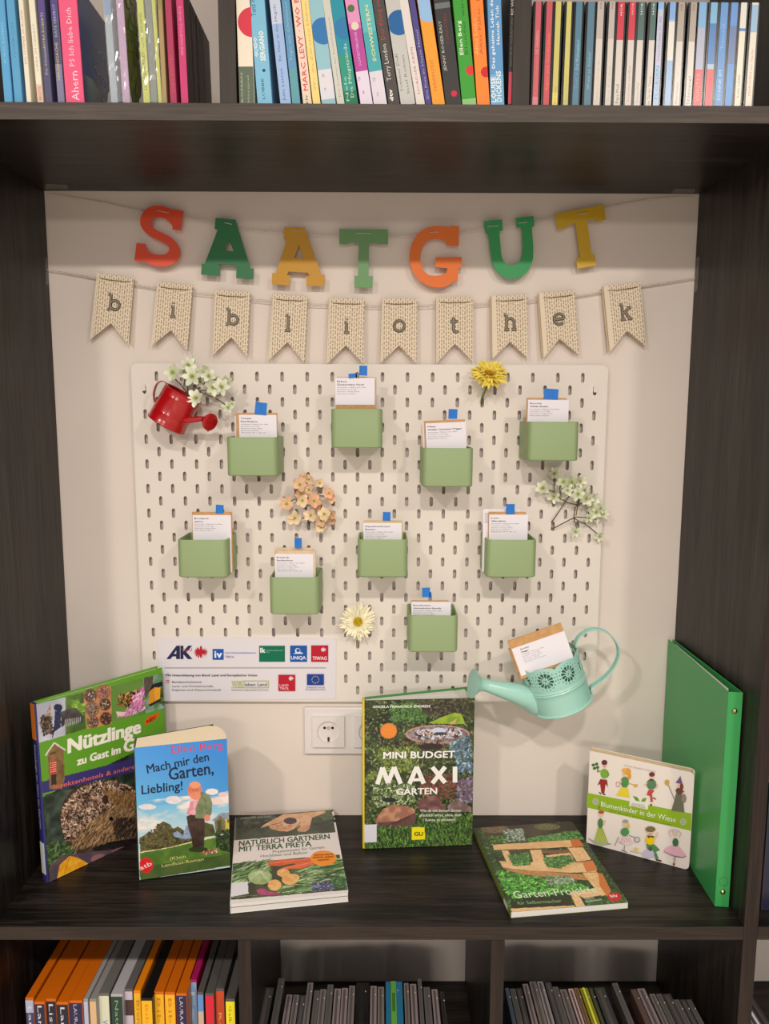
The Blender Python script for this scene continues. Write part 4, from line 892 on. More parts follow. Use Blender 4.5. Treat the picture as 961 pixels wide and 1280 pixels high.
a5 = lambda x, y: (30 + x / 5.058, 830 + y / 5.058)
# lower photograph: hedgehog on dark ground
P.poly([(46, 1000), (212, 918), (216, 1040), (60, 1106)], (34, 44, 34), (58, 72, 58), nsc=90, seed=3)
h6 = lambda x, y: (40 + x / 5.339, 950 + y / 5.339)
P.poly([h6(90, 230), h6(330, 180), h6(200, 400), h6(220, 560), h6(110, 640)], (40, 50, 42), (84, 96, 84), nsc=60, seed=5)
P.scatter([h6(95, 560), h6(300, 540), h6(420, 600), h6(120, 700)], [(70, 98, 56), (96, 120, 74), (52, 66, 44)], 260, .005, .0012, (0, 3.1))
P.ell(*h6(430, 400), 46, 49, (92, 74, 58), (56, 44, 36), rot=-.25, nsc=300)
hog = [h6(205, 330), h6(250, 260), h6(340, 180), h6(430, 145), h6(560, 140), h6(680, 190), h6(760, 280), h6(800, 400), h6(700, 420), h6(560, 350), h6(470, 330), h6(400, 420), h6(300, 540), h6(230, 540), h6(200, 450)]
P.scatter(hog, [(190, 156, 134), (110, 82, 68), (58, 42, 36), (222, 190, 164), (44, 32, 28), (150, 116, 98)], 3000, .0038, .0007, (1.3, 3.0), shade=.2)
P.scatter([h6(380, 420), h6(560, 300), h6(700, 330), h6(720, 520), h6(560, 560), h6(420, 560), h6(280, 600), h6(260, 560)], [(156, 120, 84), (120, 92, 66), (186, 152, 112), (84, 64, 48)], 1300, .005, .0008, (.2, 1.2), shade=.15)
P.scatter([h6(470, 200), h6(700, 220), h6(720, 330), h6(560, 320)], [(176, 136, 88), (140, 104, 66), (112, 82, 56)], 500, .0035, .0008, (.9, 2.0), shade=.1)
P.scatter([h6(540, 400), h6(700, 390), h6(700, 520), h6(560, 520)], [(58, 46, 42), (84, 66, 56), (44, 36, 34), (104, 82, 66)], 420, .004, .0012, (.2, 1.4)); P.ell(*h6(528, 392), 2.6, 2.6, (46, 36, 32)); P.ell(*h6(528, 392), 1.7, 1.8, (10, 8, 8)); P.ell(*h6(490, 265), 4, 6, (66, 46, 40))
P.poly([h6(400, 590), h6(520, 545), h6(700, 520), h6(700, 590), h6(560, 596), h6(440, 625)], (28, 24, 26), (46, 40, 40))
P.poly([h6(200, 640), h6(420, 610), h6(700, 580), h6(720, 700), h6(430, 720), h6(360, 760), h6(120, 830), h6(110, 720)], (110, 82, 88), (84, 70, 84), nsc=80)
P.ell(*h6(440, 655), 9, 5, (150, 108, 112), rot=-.3); P.ell(*h6(590, 610), 12, 5, (140, 106, 110), rot=-.3)
P.poly([h6(165, 800), h6(185, 700), h6(250, 640), h6(300, 650), h6(375, 690), h6(350, 735), h6(165, 830)], (236, 156, 26), (246, 184, 54), nsc=200); P.line([h6(250, 645), h6(215, 760)], .8, (196, 120, 20)); P.line([h6(280, 650), h6(310, 735)], .7, (250, 200, 90))
# violet band
P.poly([R1(88, 545), R1(660, 400), R1(660, 425), R1(500, 470), R1(95, 592)], (62, 54, 120))
P.poly([R1(108, 548), R1(700, 392), R1(700, 450), R1(112, 590)], (62, 54, 120))
# top strip of photographs
st = [a5(68, 258), a5(262, 210), a5(262, 450), a5(90, 500)]
P.poly(st, (206, 208, 222), (172, 172, 190), nsc=40)
P.scatter([a5(105, 330), a5(170, 310), a5(180, 440), a5(120, 450)], [(84, 66, 54), (120, 98, 80), (52, 44, 40)], 160, .003, .0012)
P.ell(*a5(215, 275), 5.5, 4.5, (40, 46, 76)); P.poly([a5(195, 300), a5(235, 290), a5(232, 400), a5(190, 430), a5(182, 470), a5(176, 465), a5(190, 380)], (40, 46, 78), (60, 64, 96)); P.poly([a5(130, 330), a5(170, 240), a5(168, 330)], (150, 120, 96), (190, 170, 160))
P.poly([a5(262, 208), a5(375, 180), a5(392, 410), a5(262, 448)], (66, 92, 52), (104, 136, 60), nsc=50)
P.scatter([a5(300, 230), a5(375, 250), a5(380, 320), a5(320, 300)], [(140, 184, 70), (110, 160, 60)], 50, .004, .002)
P.poly([a5(235, 300), a5(330, 275), a5(375, 330), a5(365, 375), a5(300, 360), a5(235, 400)], (58, 52, 54), (92, 84, 84), nsc=60)
for k in range(9): P.line([a5(262 + 12 * k, 350 - 2 * k), a5(258 + 12 * k, 400 - 4 * k)], .8, (196, 190, 196))
P.poly([a5(375, 180), a5(548, 140), a5(556, 375), a5(398, 412)], (206, 146, 104), (190, 128, 88), nsc=120)
for (x, y, rr, c) in ((420, 200, 40, (92, 78, 74)), (500, 178, 42, (170, 108, 96)), (430, 285, 42, (128, 106, 92)), (512, 255, 36, (70, 54, 50)), (435, 365, 36, (126, 98, 84)), (518, 345, 38, (88, 56, 42))):
    P.ell(*a5(x, y), rr / 5.06 + .6, rr / 5.06 + 1.2, (150, 92, 60)); P.ell(*a5(x, y), rr / 5.06 - .6, rr / 5.06, c)
    P.scatter([a5(x - rr * .7, y - rr * .7), a5(x + rr * .7, y - rr * .7), a5(x + rr * .7, y + rr * .7), a5(x - rr * .7, y + rr * .7)], [(44, 34, 32), (200, 176, 150), (110, 84, 70)], 60, .001, .0008)
P.poly([a5(548, 140), a5(755, 88), a5(768, 318), a5(556, 372)], (92, 132, 56), (112, 148, 70), nsc=20)
P.scatter([a5(600, 200), a5(720, 165), a5(730, 230), a5(650, 270), a5(600, 260)], [(84, 44, 30), (196, 150, 90), (40, 26, 22), (160, 96, 50)], 180, .0035, .001)
P.scatter([a5(690, 190), a5(760, 150), a5(765, 290), a5(640, 330), a5(590, 330), a5(680, 270)], [(216, 120, 184), (236, 160, 206), (196, 84, 156), (240, 196, 216)], 170, .0045, .0011, (.3, 1.4)); P.poly([a5(580, 300), a5(650, 305), a5(620, 330), a5(590, 325)], (232, 206, 200))
P.poly([a5(755, 88), a5(905, 52), a5(915, 270), a5(768, 312)], (150, 180, 190), (90, 130, 70), nsc=60); P.poly([a5(758, 88), a5(815, 72), a5(815, 130), a5(770, 220), a5(762, 200)], (104, 88, 84), (84, 72, 66))
P.scatter([a5(830, 230), a5(905, 60), a5(915, 270)], LEAF, 260, .0026, .001)
P.poly([a5(810, 130), a5(892, 105), a5(890, 128), a5(870, 140), a5(790, 175)], (30, 34, 46)); P.poly([a5(795, 172), a5(820, 150), a5(828, 235), a5(785, 262)], (226, 148, 34)); P.poly([a5(822, 148), a5(862, 148), a5(860, 218), a5(830, 238)], (240, 170, 50)); P.poly([a5(785, 258), a5(862, 218), a5(866, 232), a5(800, 268)], (40, 40, 44))
# insect hotel
P.poly([a5(150, 560), a5(195, 505), a5(250, 545), a5(258, 720), a5(240, 790), a5(160, 790)], (150, 116, 76), (120, 90, 58), nsc=150); P.line([a5(135, 580), a5(190, 498), a5(262, 545)], 1.8, (226, 220, 206))
P.poly([a5(162, 615), a5(202, 608), a5(204, 690), a5(168, 695)], (206, 50, 44)); 
for k in range(5): P.line([a5(164, 628 + 14 * k), a5(203, 620 + 14 * k)], .6, (240, 214, 190))
P.poly([a5(170, 700), a5(205, 695), a5(205, 760), a5(172, 766)], (58, 48, 44))
for k in range(4): P.line([a5(212 + 10 * k, 610), a5(214 + 10 * k, 760)], .7, (96, 70, 44))
P.line([a5(160, 572), a5(200, 560)], 2.2, (90, 66, 46))
# NEU flash
P.poly([a5(760, 360), a5(795, 325), a5(830, 318), a5(855, 305), a5(848, 335), a5(815, 360), a5(770, 388)], (232, 92, 34))
# gloss on the joint near the spine, painted as a faint strip
P.poly([R1(70, 240), R1(76, 238), R1(165, 960), R1(156, 965)], (84, 110, 60), a=.25)
P.build('cover_picture', t)
pr = Print(fr, .0002)
pr.text('Nützlinge', a5(280, 562), a5(735, 432), 17, (246, 240, 226), bold=.045); pr.text('zu Gast im', a5(336, 640), a5(608, 562), 9.5, (246, 240, 226), bold=.04); pr.text('Garten', a5(632, 560), a5(895, 480), 14.5, (246, 240, 226), bold=.04)
pr.text('Insektenhotels & andere Nützlinge', R1(160, 572), R1(640, 448), 5.6, (226, 110, 96), bold=.012)
pr.text('NEU', a5(780, 375), a5(832, 345), 4.2, (120, 26, 20), bold=.02)
pr.build('cover_print', t)

# --- B: paperback novel
fr, _ = bframe((174.5, 1100), (288, 1084), ZS + .0018, .022); W_ = .1335; H_ = .2065; TB = .042
t = thing('book', 'thick blue and green paperback novel showing a stout man, beside the hedgehog book', 'book', fr.M())
mb = MB(); mb.add([(x, y, z) for y in (0, H_) for x, z in ((0, -TB * .92), (W_ * .86, -TB * 1.51), (W_ * .86, -TB * 1.52), (0, -TB * .93))], [(0, 1, 2, 3), (7, 6, 5, 4), (0, 4, 5, 1), (1, 5, 6, 2), (2, 6, 7, 3), (3, 7, 4, 0)]); mb.build('back_cover', mat('green_card', (60, 88, 50), rough=.4), t)
# page block with a swelling fore-edge and top, warm edges
mb = MB(); pts = [(.001, -TB * .9), (W_ * .80, -TB * 1.45), (W_ * .90, -TB * 1.30), (W_ * .96, -TB * .95), (W_ * .99, -TB * .5), (W_ - .0005, -.0004), (.001, -.0004)]
n = len(pts); mb.add([(x, .0006, z) for x, z in pts] + [(x, H_ - .0006, z) for x, z in pts], [tuple(range(n)), tuple(range(2 * n - 1, n - 1, -1))] + [(k, n + k, n + (k + 1) % n, (k + 1) % n) for k in range(n)])
mb.build('page_block', PAGES, t)
boxpart('front_cover', t, 0, W_, 0, H_, -.0003, 0, mat('green_card', (60, 88, 50), rough=.4), 0)
mb = MB(); pts = [(.0002, -.0002), (-.0016, -.006), (-.002, -TB * .5), (-.0016, -TB + .005), (.0002, -TB), (.0008, -TB), (.0008, -.0002)]
n = len(pts); mb.add([(x, 0, z) for x, z in pts] + [(x, H_, z) for x, z in pts], [tuple(range(n)), tuple(range(2 * n - 1, n - 1, -1))] + [(k, n + k, n + (k + 1) % n, (k + 1) % n) for k in range(n)])
sp = mb.build('spine', mat('moss_green_spine', (62, 92, 58), rough=.35, noise=.1, nscale=30), t)
SF = Frame(fr.O - fr.u * .0021 - fr.w * TB, fr.w, fr.v); SL = fr.M().inverted() @ SF.M(); pr = Print(None)
pr.poly([(.004, .018), (TB - .003, .018), (TB - .003, .056), (.004, .056)], (214, 218, 212), raw=True); pr.text('Ellen Berg', (.03, .105), (.03, .185), .008, (206, 60, 84), raw=True, bold=.02); pr.text('Mach mir den Garten, Liebling!', (.016, .06), (.016, .185), .006, (224, 228, 220), raw=True)
pr.mb.build('spine_print', INK, sp, M=SL)
P = Pic(fr, W_, H_, .00075); b5 = lambda x, y: (160 + x / 5.82, 890 + y / 5.82)
P.grad([b5(40, 160), b5(760, 60), b5(770, 1240), b5(60, 1260)], (168, 206, 226), (34, 138, 220)); 
Yt = P.Y / H_; P.I = np.clip(np.stack([np.interp(Yt, [0, .38, .6, .8, 1], [190, 176, 96, 84, 70]), np.interp(Yt, [0, .38, .6, .8, 1], [214, 206, 176, 160, 150]), np.interp(Yt, [0, .38, .6, .8, 1], [214, 216, 222, 220, 224])], -1) / 255., 0, 1)
xx = (P.X / W_)[..., None]; P.I = P.I * (1 - .45 * xx * (Yt[..., None] > .55)) + np.array([20, 110, 205]) / 255. * .45 * xx * (Yt[..., None] > .55)
cl = np.clip((vnoise(P.X, P.Y * 2.2, 26, 4, 4) - .52) / .16, 0, 1)[..., None] * ((Yt > .36) & (Yt < .60))[..., None]; P.I = P.I * (1 - cl) + np.array([236, 222, 214]) / 255. * cl
P.ell(*b5(140, 690), 11, 3.5, (228, 216, 214), (200, 206, 222), nsc=200); P.ell(*b5(330, 640), 10, 5, (240, 220, 208), (206, 206, 220), nsc=200); P.ell(*b5(610, 580), 8, 4, (232, 222, 222)); P.ell(*b5(690, 600), 6, 3, (226, 196, 196)); P.ell(*b5(640, 650), 9, 4, (234, 206, 200)); P.ell(*b5(200, 820), 14, 6, (226, 222, 214), (196, 210, 220), nsc=150)
P.poly([b5(70, 1030), b5(480, 930), b5(750, 900), b5(752, 1110), b5(90, 1225)], (74, 108, 40), (96, 130, 52), nsc=70); P.poly([b5(85, 1130), b5(752, 1030), b5(752, 1115), b5(90, 1225)], (60, 88, 40), (82, 100, 50), nsc=60)
P.line([b5(88, 1022), b5(300, 985), b5(470, 945), b5(620, 912)], 1.3, (228, 220, 160))
P.poly([b5(84, 920), b5(140, 880), b5(200, 880), b5(215, 820), b5(260, 795), b5(310, 820), b5(330, 860), b5(360, 830), b5(420, 870), b5(470, 900), b5(470, 940), b5(300, 985), b5(88, 1018)], (58, 58, 30), (88, 84, 42), nsc=130); P.scatter([b5(84, 920), b5(250, 800), b5(470, 900), b5(470, 940), b5(88, 1015)], [(86, 84, 40), (52, 50, 28), (104, 96, 52), (96, 74, 58)], 300, .0022, .0013)
P.poly([b5(556, 800), b5(620, 820), b5(640, 900), b5(556, 910)], (86, 88, 44), (60, 62, 34), nsc=100)
P.poly([b5(610, 790), b5(672, 735), b5(745, 730), b5(748, 800), b5(640, 800)], (120, 132, 150), (150, 160, 176)); P.poly([b5(628, 800), b5(672, 752), b5(712, 800), b5(712, 880), b5(640, 900)], (132, 118, 78), (110, 98, 66)); P.poly([b5(705, 780), b5(748, 770), b5(750, 860), b5(712, 870)], (196, 182, 70)); P.poly([b5(650, 790), b5(680, 785), b5(682, 860), b5(652, 866)], (70, 78, 50)); P.poly([b5(722, 780), b5(734, 778), b5(735, 806), b5(723, 808)], (90, 84, 50))
P.scatter([b5(640, 870), b5(750, 850), b5(752, 1020), b5(650, 990)], [(44, 62, 34), (62, 84, 42), (34, 46, 28)], 240, .0022, .0014)
P.poly([b5(330, 880), b5(360, 865), b5(400, 900), b5(425, 820), b5(440, 820), b5(462, 920), b5(410, 925), b5(332, 905)], (150, 170, 196), (120, 140, 170))
P.ell(*b5(510, 1000), 12, 3.5, (44, 58, 30)); 
P.poly([b5(424, 760), b5(490, 730), b5(556, 770), b5(556, 900), b5(552, 992), b5(470, 988), b5(464, 920), b5(440, 850)], (52, 36, 30), (70, 50, 42), nsc=120); P.line([b5(508, 800), b5(512, 985)], .7, (34, 24, 20))
P.poly([b5(424, 745), b5(455, 650), b5(510, 630), b5(530, 640), b5(495, 750)], (212, 136, 150), (232, 170, 176), nsc=200)
P.poly([b5(530, 580), b5(590, 600), b5(612, 660), b5(608, 740), b5(585, 770), b5(520, 775), b5(490, 770), b5(492, 700), b5(515, 640)], (104, 118, 84), (126, 138, 102), nsc=160); P.line([b5(560, 640), b5(575, 740)], .8, (80, 92, 64))
P.ell(*b5(575, 770), 3.8, 4.2, (216, 130, 104)); P.poly([b5(555, 755), b5(600, 750), b5(592, 785), b5(560, 790)], (218, 134, 108))
P.ell(*b5(483, 572), 8.3, 10.5, (220, 140, 104), (204, 116, 84), nsc=200); P.ell(*b5(455, 565), 3.2, 4, (214, 112, 84)); P.ell(*b5(492, 612), 6.5, 5, (226, 138, 108)); P.ell(*b5(487, 530), 6.8, 4.2, (232, 150, 110)); P.ell(*b5(527, 560), 2, 3, (210, 124, 92)); P.line([b5(468, 568), b5(482, 566)], .9, (60, 40, 36)); P.line([b5(490, 566), b5(506, 564)], .9, (60, 40, 36)); P.line([b5(470, 602), b5(486, 600)], .8, (140, 60, 50))
P.scatter([b5(540, 1020), b5(640, 990), b5(650, 1020), b5(560, 1035)], [(226, 160, 160), (120, 60, 50), (232, 180, 176), (200, 90, 90)], 50, .0016, .0009)
P.ell(*b5(130, 1115), 8.9, 9.6, (214, 34, 40)); P.poly([b5(45, 985), b5(85, 1000), b5(88, 1145), b5(50, 1130)], (214, 220, 214))
P.build('cover_picture', t); pr = Print(fr, .0002)
pr.text('Ellen Berg', b5(315, 302), b5(690, 262), 9, (214, 56, 92), bold=.01); DN = (30, 40, 70)
pr.text('Mach mir den', b5(142, 446), b5(590, 352), 10.5, DN, bold=.015); pr.text('Garten,', b5(300, 496), b5(622, 448), 15, DN, bold=.015); pr.text('Liebling!', b5(100, 598), b5(396, 565), 11, DN, bold=.015)
pr.text('(K)ein', b5(305, 1076), b5(420, 1058), 3.6, (214, 206, 130)); pr.text('Landlust-Roman', b5(246, 1128), b5(550, 1078), 3.6, (214, 206, 130)); pr.text('atb', b5(92, 1150), b5(176, 1112), 5.5, (240, 232, 226), bold=.01)
pr.build('cover_print', t)

# --- C: flat softcover with vegetables
def flat(name_lab, corners, z, th, W_, H_, zmat, cov):
    tl, tr, br, bl = [UZ(*c, z) for c in corners]; u = (br - bl).normalized(); v = Vector((-u.y, u.x, 0)); fr = Frame(bl, u, v); t = thing('book', name_lab, 'book', fr.M())
    return fr, t
fr, t = flat('softcover with hands and vegetables on its cover, lying flat beside the blue novel', ((289.5, 1020.5), (415, 1012.8), (435, 1115), (287.7, 1129.5)), .7185, .015, 0, 0, 0, 0)
W_, H_, TB = .1665, .2300, .0152
mb = MB(); mb.box(.0005, W_ - .0005, .0006, H_ - .0006, -TB + .0003, -.0003); mb.build('page_block', PAGEW, t)
WC = mat('white_cover_card', (222, 218, 216), rough=.35)
boxpart('front_cover', t, 0, W_, 0, H_, -.0003, 0, WC, 0); boxpart('back_cover', t, 0, W_, 0, H_, -TB, -TB + .0003, WC, 0); boxpart('spine', t, -.0004, 0, 0, H_, -TB, 0, WC, 0)
mb = MB(); mb.box(.0005, W_ - .0005, .0001, .0006, -.0066, -.0060); mb.build('page_gap_shade', mat('page_shadow_gap', (120, 112, 106), rough=.9), t)  # dark strip painted for the shade between the pages
P = Pic(fr, W_, H_, .00085); P.fill((226, 216, 214)); d5 = lambda x, y: (280 + x / 5.824, 1000 + y / 5.824)
P.poly([d5(50, 118), d5(780, 70), d5(812, 235), d5(55, 295)], (54, 60, 52), (74, 82, 68), nsc=50, seed=2); P.scatter([d5(60, 130), d5(780, 75), d5(800, 170), d5(60, 250)], [(70, 80, 62), (48, 56, 46), (88, 98, 78)], 120, .006, .004)
P.poly([d5(650, 80), d5(780, 72), d5(795, 140), d5(720, 150)], (70, 86, 60), (96, 112, 84))
SK = (206, 158, 122); SK2 = (186, 134, 100)
P.poly([d5(265, 205), d5(290, 180), d5(430, 105), d5(560, 95), d5(730, 78), d5(740, 92), d5(640, 130), d5(620, 210), d5(590, 232), d5(540, 225), d5(560, 180), d5(500, 215), d5(460, 230), d5(400, 225), d5(330, 205), d5(345, 180)], SK, (222, 180, 148), nsc=90)
for (x, y, ln, an) in ((360, 190, 52, -.3), (400, 200, 60, -.3), (440, 208, 60, -.3), (470, 198, 50, -.8), (590, 205, 56, -.5), (560, 215, 44, -.3)):
    P.ell(*d5(x, y), ln / 5.8 / 1.6, 3.0, SK, SK2, rot=an + 0.2, nsc=300); 
P.line([d5(350, 180), d5(420, 165)], .8, (140, 92, 66)); P.line([d5(385, 195), d5(430, 175)], .8, (140, 92, 66)); P.line([d5(520, 200), d5(560, 160)], .9, (140, 92, 66))
P.ell(*d5(482, 152), 8.2, 4.2, (52, 44, 48), (84, 72, 78), nsc=400)
P.poly([d5(48, 465), d5(840, 398), d5(900, 655), d5(50, 728)], (48, 54, 34), (72, 84, 44), nsc=60)
GR = [(140, 172, 112), (96, 138, 76), (178, 196, 150), (70, 108, 54), (50, 78, 40), (44, 62, 34)]
P.scatter([d5(50, 470), d5(330, 445), d5(330, 510), d5(190, 600), d5(52, 600)], GR, 420, .010, .0012, (.15, .9), shade=.12)
P.scatter([d5(500, 500), d5(840, 420), d5(880, 560), d5(640, 600), d5(540, 600)], GR, 420, .011, .0013, (-.1, .5), shade=.12)
P.scatter([d5(410, 620), d5(640, 600), d5(660, 660), d5(440, 690)], GR, 200, .011, .0015, (-.2, .3), shade=.12)
CA = (222, 96, 48)
P.poly([d5(318, 452), d5(420, 432), d5(560, 430), d5(680, 405), d5(680, 440), d5(560, 452), d5(400, 480), d5(320, 480)], CA, (206, 78, 40), nsc=120); P.poly([d5(410, 498), d5(560, 460), d5(640, 440), d5(650, 470), d5(560, 500), d5(430, 505)], (226, 104, 60), CA, nsc=120); P.poly([d5(500, 450), d5(640, 418), d5(640, 440), d5(520, 470)], (214, 88, 50)); P.line([d5(330, 462), d5(660, 424)], .5, (238, 150, 100)); P.line([d5(430, 498), d5(640, 455)], .5, (240, 160, 120))
P.ell(*d5(262, 560), 15, 9.5, (168, 184, 128), (140, 162, 100), nsc=120); 
for k in range(7): P.line([d5(170 + k * 4, 545 + 6 * k), d5(262, 516 + 2 * k), d5(340 - 2 * k, 540 + 10 * k)], .45, (200, 212, 170))
for (x, y, rx, ry) in ((430, 530, 8, 5), (478, 578, 10, 7.3), (368, 620, 8.5, 7), (520, 565, 5, 4)): P.ell(*d5(x, y), rx, ry, (222, 158, 84), (236, 186, 122), nsc=200)
P.scatter([d5(640, 610), d5(760, 590), d5(800, 650), d5(650, 665)], [(64, 68, 104), (90, 96, 134), (44, 46, 70), (130, 136, 160)], 300, .0028, .0012); P.scatter([d5(780, 570), d5(880, 560), d5(890, 640), d5(800, 640)], [(52, 92, 52), (80, 124, 70), (36, 64, 38)], 240, .0026, .0012)
P.poly([d5(235, 652), d5(270, 640), d5(330, 665), d5(430, 690), d5(350, 695), d5(250, 690)], (150, 52, 92), (176, 76, 116), nsc=150); P.line([d5(60, 710), d5(240, 695)], 1.2, (130, 128, 110)); P.line([d5(60, 722), d5(200, 700)], 1.6, (34, 30, 28))
P.poly([d5(50, 605), d5(172, 592), d5(178, 682), d5(50, 706)], (222, 218, 224)); P.ell(*d5(724, 424), 16.4, 9.6, (240, 142, 30))
P.poly([d5(78, 118), d5(86, 118), d5(90, 292), d5(82, 292)], (120, 122, 112), a=.7)
P.build('cover_picture', t); pr = Print(fr, .0002); TG = (66, 96, 70)
pr.text('CAROLINE GÄRTNER', d5(118, 142), d5(345, 128), 2.3, (176, 186, 172)); pr.text('NATÜRLICH GÄRTNERN', d5(108, 336), d5(770, 283), 6.2, TG, bold=.02); pr.text('MIT TERRA PRETA', d5(108, 378), d5(636, 336), 6.2, TG, bold=.02)
pr.text('Praxiswissen für Garten,', d5(355, 388), d5(738, 352), 3.3, (92, 112, 96), bold=.01); pr.text('Hochbeet und Balkon', d5(266, 420), d5(606, 392), 3.3, (92, 112, 96), bold=.01)
for (s_, x0, x1, y) in (('Schwarzerde', 655, 795, 408), ('einfach selber', 645, 800, 426), ('machen', 680, 765, 446)): pr.text(s_, d5(x0, y), d5(x1, y - 7), 2.3, (150, 70, 20), bold=.015)
pr.build('cover_print', t)

# --- D: standing garden hardback, slightly open at the back
fr, _ = bframe((455.5, 1061), (589.5, 1056), ZS + .0010, .010); W_ = .1755; H_ = .248
t = thing('book', 'hardback garden book titled MAXI with a bird bath photo, standing below the sockets', 'book', fr.M())
boxpart('front_cover', t, 0, W_, 0, H_, -.0024, 0, mat('dark_green_board', (38, 52, 34), rough=.4), .0004)
boxpart('spine', t, -.0030, .0010, 0, H_, -.016, 0, mat('yellow_spine', (224, 196, 24), rough=.4), .0010)
op = math.radians(12)
mb = MB(); L2 = W_; ca, sa = math.cos(op), math.sin(op)
def wedge(mb, x0, a0, b0, a1, b1, y0, y1, L):
    """block between two rays leaving the spine: inner (a0: angle, b0: depth offset) and outer"""
    p = [(x0, -b0), (x0 + L * math.cos(a0), -b0 - L * math.sin(a0)), (x0 + L * math.cos(a1), -b1 - L * math.sin(a1)), (x0, -b1)]
    mb.add([(x, y0, z) for x, z in p] + [(x, y1, z) for x, z in p], [(0, 1, 2, 3), (7, 6, 5, 4), (0, 4, 5, 1), (1, 5, 6, 2), (2, 6, 7, 3), (3, 7, 4, 0)])
mb = MB(); wedge(mb, .001, op, .0145, op, .0168, 0, H_, W_); mb.build('back_cover', mat('leaf_green_board', (70, 134, 70), rough=.4), t)
mb = MB(); wedge(mb, .002, .035, .0028, op * .55, .0085, .003, H_ - .003, W_ - .006); wedge(mb, .002, op * .62, .0090, op, .0144, .003, H_ - .003, W_ - .006); mb.build('page_block', PAGEW, t)
P = Pic(fr, W_, H_, .0008); e6 = lambda x, y: (445 + x / 6.006, 855 + y / 6.006); f6 = lambda x, y: (445 + x / 6.006, 960 + y / 6.006)
P.fill((44, 56, 34)); ALL = [e6(50, 110), e6(900, 110), (590, 1060), (452, 1062)]
P.poly(ALL, (34, 42, 28), (66, 80, 44), nsc=45, seed=8)
P.scatter(ALL, [(66, 92, 48), (90, 112, 60), (40, 52, 34), (120, 134, 84), (50, 60, 44), (28, 34, 24), (104, 90, 70)], 3600, .0026, .0011)
P.scatter([e6(250, 140), e6(560, 150), e6(520, 290), e6(260, 280)], [(74, 116, 54), (96, 136, 70), (56, 90, 48)], 400, .0022, .001)
P.poly([e6(480, 130), e6(840, 120), e6(880, 260), e6(780, 220), e6(640, 240), e6(500, 220)], (52, 44, 36), (78, 66, 52), nsc=70); P.scatter([e6(480, 130), e6(840, 120), e6(860, 240), e6(600, 240)], [(40, 36, 30), (98, 84, 70), (64, 78, 46)], 260, .003, .001)
P.poly([e6(540, 295), e6(640, 250), e6(740, 215), e6(790, 225), e6(820, 300), e6(700, 300)], (150, 178, 50), (120, 150, 46), nsc=100); P.poly([e6(690, 300), e6(760, 255), e6(740, 300)], (196, 170, 96))
P.ell(*e6(625, 385), 41, 12.2, (86, 50, 42)); P.ell(*e6(612, 378), 40.5, 12.0, (176, 128, 116), (196, 152, 140)); P.ell(*e6(612, 377), 37.5, 10.2, (150, 140, 152), (92, 74, 66), nsc=150, seed=5); P.scatter([e6(420, 350), e6(800, 330), e6(780, 410), e6(480, 415)], [(206, 204, 216), (176, 176, 196), (92, 70, 60), (64, 48, 44), (190, 160, 140)], 420, .0022, .0012); P.ell(*e6(620, 352), 9, 4.2, (196, 204, 220)); P.ell(*e6(632, 372), 8, 2, (60, 60, 72))
P.scatter([e6(260, 430), e6(700, 450), e6(640, 500), e6(280, 500)], [(58, 60, 44), (120, 84, 72), (96, 110, 58), (40, 36, 30)], 260, .0026, .0012); P.ell(*e6(560, 470), 16, 4, (48, 38, 36))
P.scatter([e6(110, 480), e6(460, 470), e6(470, 661), e6(110, 661), f6(60, 100), f6(300, 120)], [(120, 140, 66), (96, 116, 52), (150, 164, 84), (70, 84, 44)], 700, .0024, .0009)
P.scatter([e6(700, 450), e6(850, 380), e6(880, 661), e6(780, 661)], [(120, 146, 166), (90, 116, 140), (150, 174, 190), (70, 90, 100), (60, 80, 62)], 520, .0030, .0010)
P.scatter([f6(480, 60), f6(760, 40), f6(740, 220), f6(600, 250), f6(480, 180)], [(126, 52, 58), (96, 44, 46), (150, 70, 74), (70, 74, 48), (90, 100, 56)], 560, .0024, .0011)
P.scatter([f6(760, 100), f6(880, 60), f6(880, 260), f6(760, 240)], [(140, 124, 150), (104, 90, 116), (90, 76, 84), (120, 100, 110)], 200, .003, .0016)
P.scatter([f6(120, 120), f6(440, 120), f6(430, 260), f6(120, 300)], [(150, 168, 120), (186, 196, 152), (84, 106, 60), (64, 84, 52)], 560, .0018, .0011)
P.poly([f6(450, 290), f6(480, 230), f6(540, 215), f6(590, 205), f6(640, 260), f6(680, 300), f6(640, 330), f6(500, 320)], (104, 70, 70), (140, 104, 96), nsc=100); P.poly([f6(685, 290), f6(720, 250), f6(780, 245), f6(860, 290), f6(870, 330), f6(700, 330)], (150, 130, 128), (116, 92, 90), nsc=80)
P.poly([f6(140, 400), f6(200, 310), f6(280, 272), f6(380, 285), f6(440, 310), f6(448, 390), f6(420, 430), f6(300, 460), f6(170, 440)], (158, 108, 88), (196, 146, 116), nsc=110, seed=7); P.poly([f6(160, 410), f6(300, 400), f6(445, 335), f6(448, 395), f6(420, 430), f6(300, 462), f6(170, 445)], (112, 80, 76), (90, 60, 58), nsc=120); P.ell(*f6(250, 240), 9, 3, (44, 46, 52))
P.scatter([f6(60, 430), f6(180, 440), f6(460, 440), f6(470, 340), f6(880, 340), (590, 1060), (452, 1062)], [(84, 120, 52), (60, 90, 44), (104, 140, 66), (44, 66, 36)], 1500, .0034, .0008, (1.0, 2.2))
P.ell(*e6(244, 352), 10.6, 9.8, (206, 128, 70)); P.ell(*e6(244, 352), 9.2, 8.5, (232, 136, 50))
P.poly([f6(418, 445), f6(516, 444), f6(516, 537), f6(419, 538)], (244, 226, 30)); P.poly([f6(60, 424), f6(156, 422), f6(155, 556), f6(62, 558)], (220, 216, 226))
P.build('cover_picture', t); pr = Print(fr, .0002); WT = (240, 236, 230)
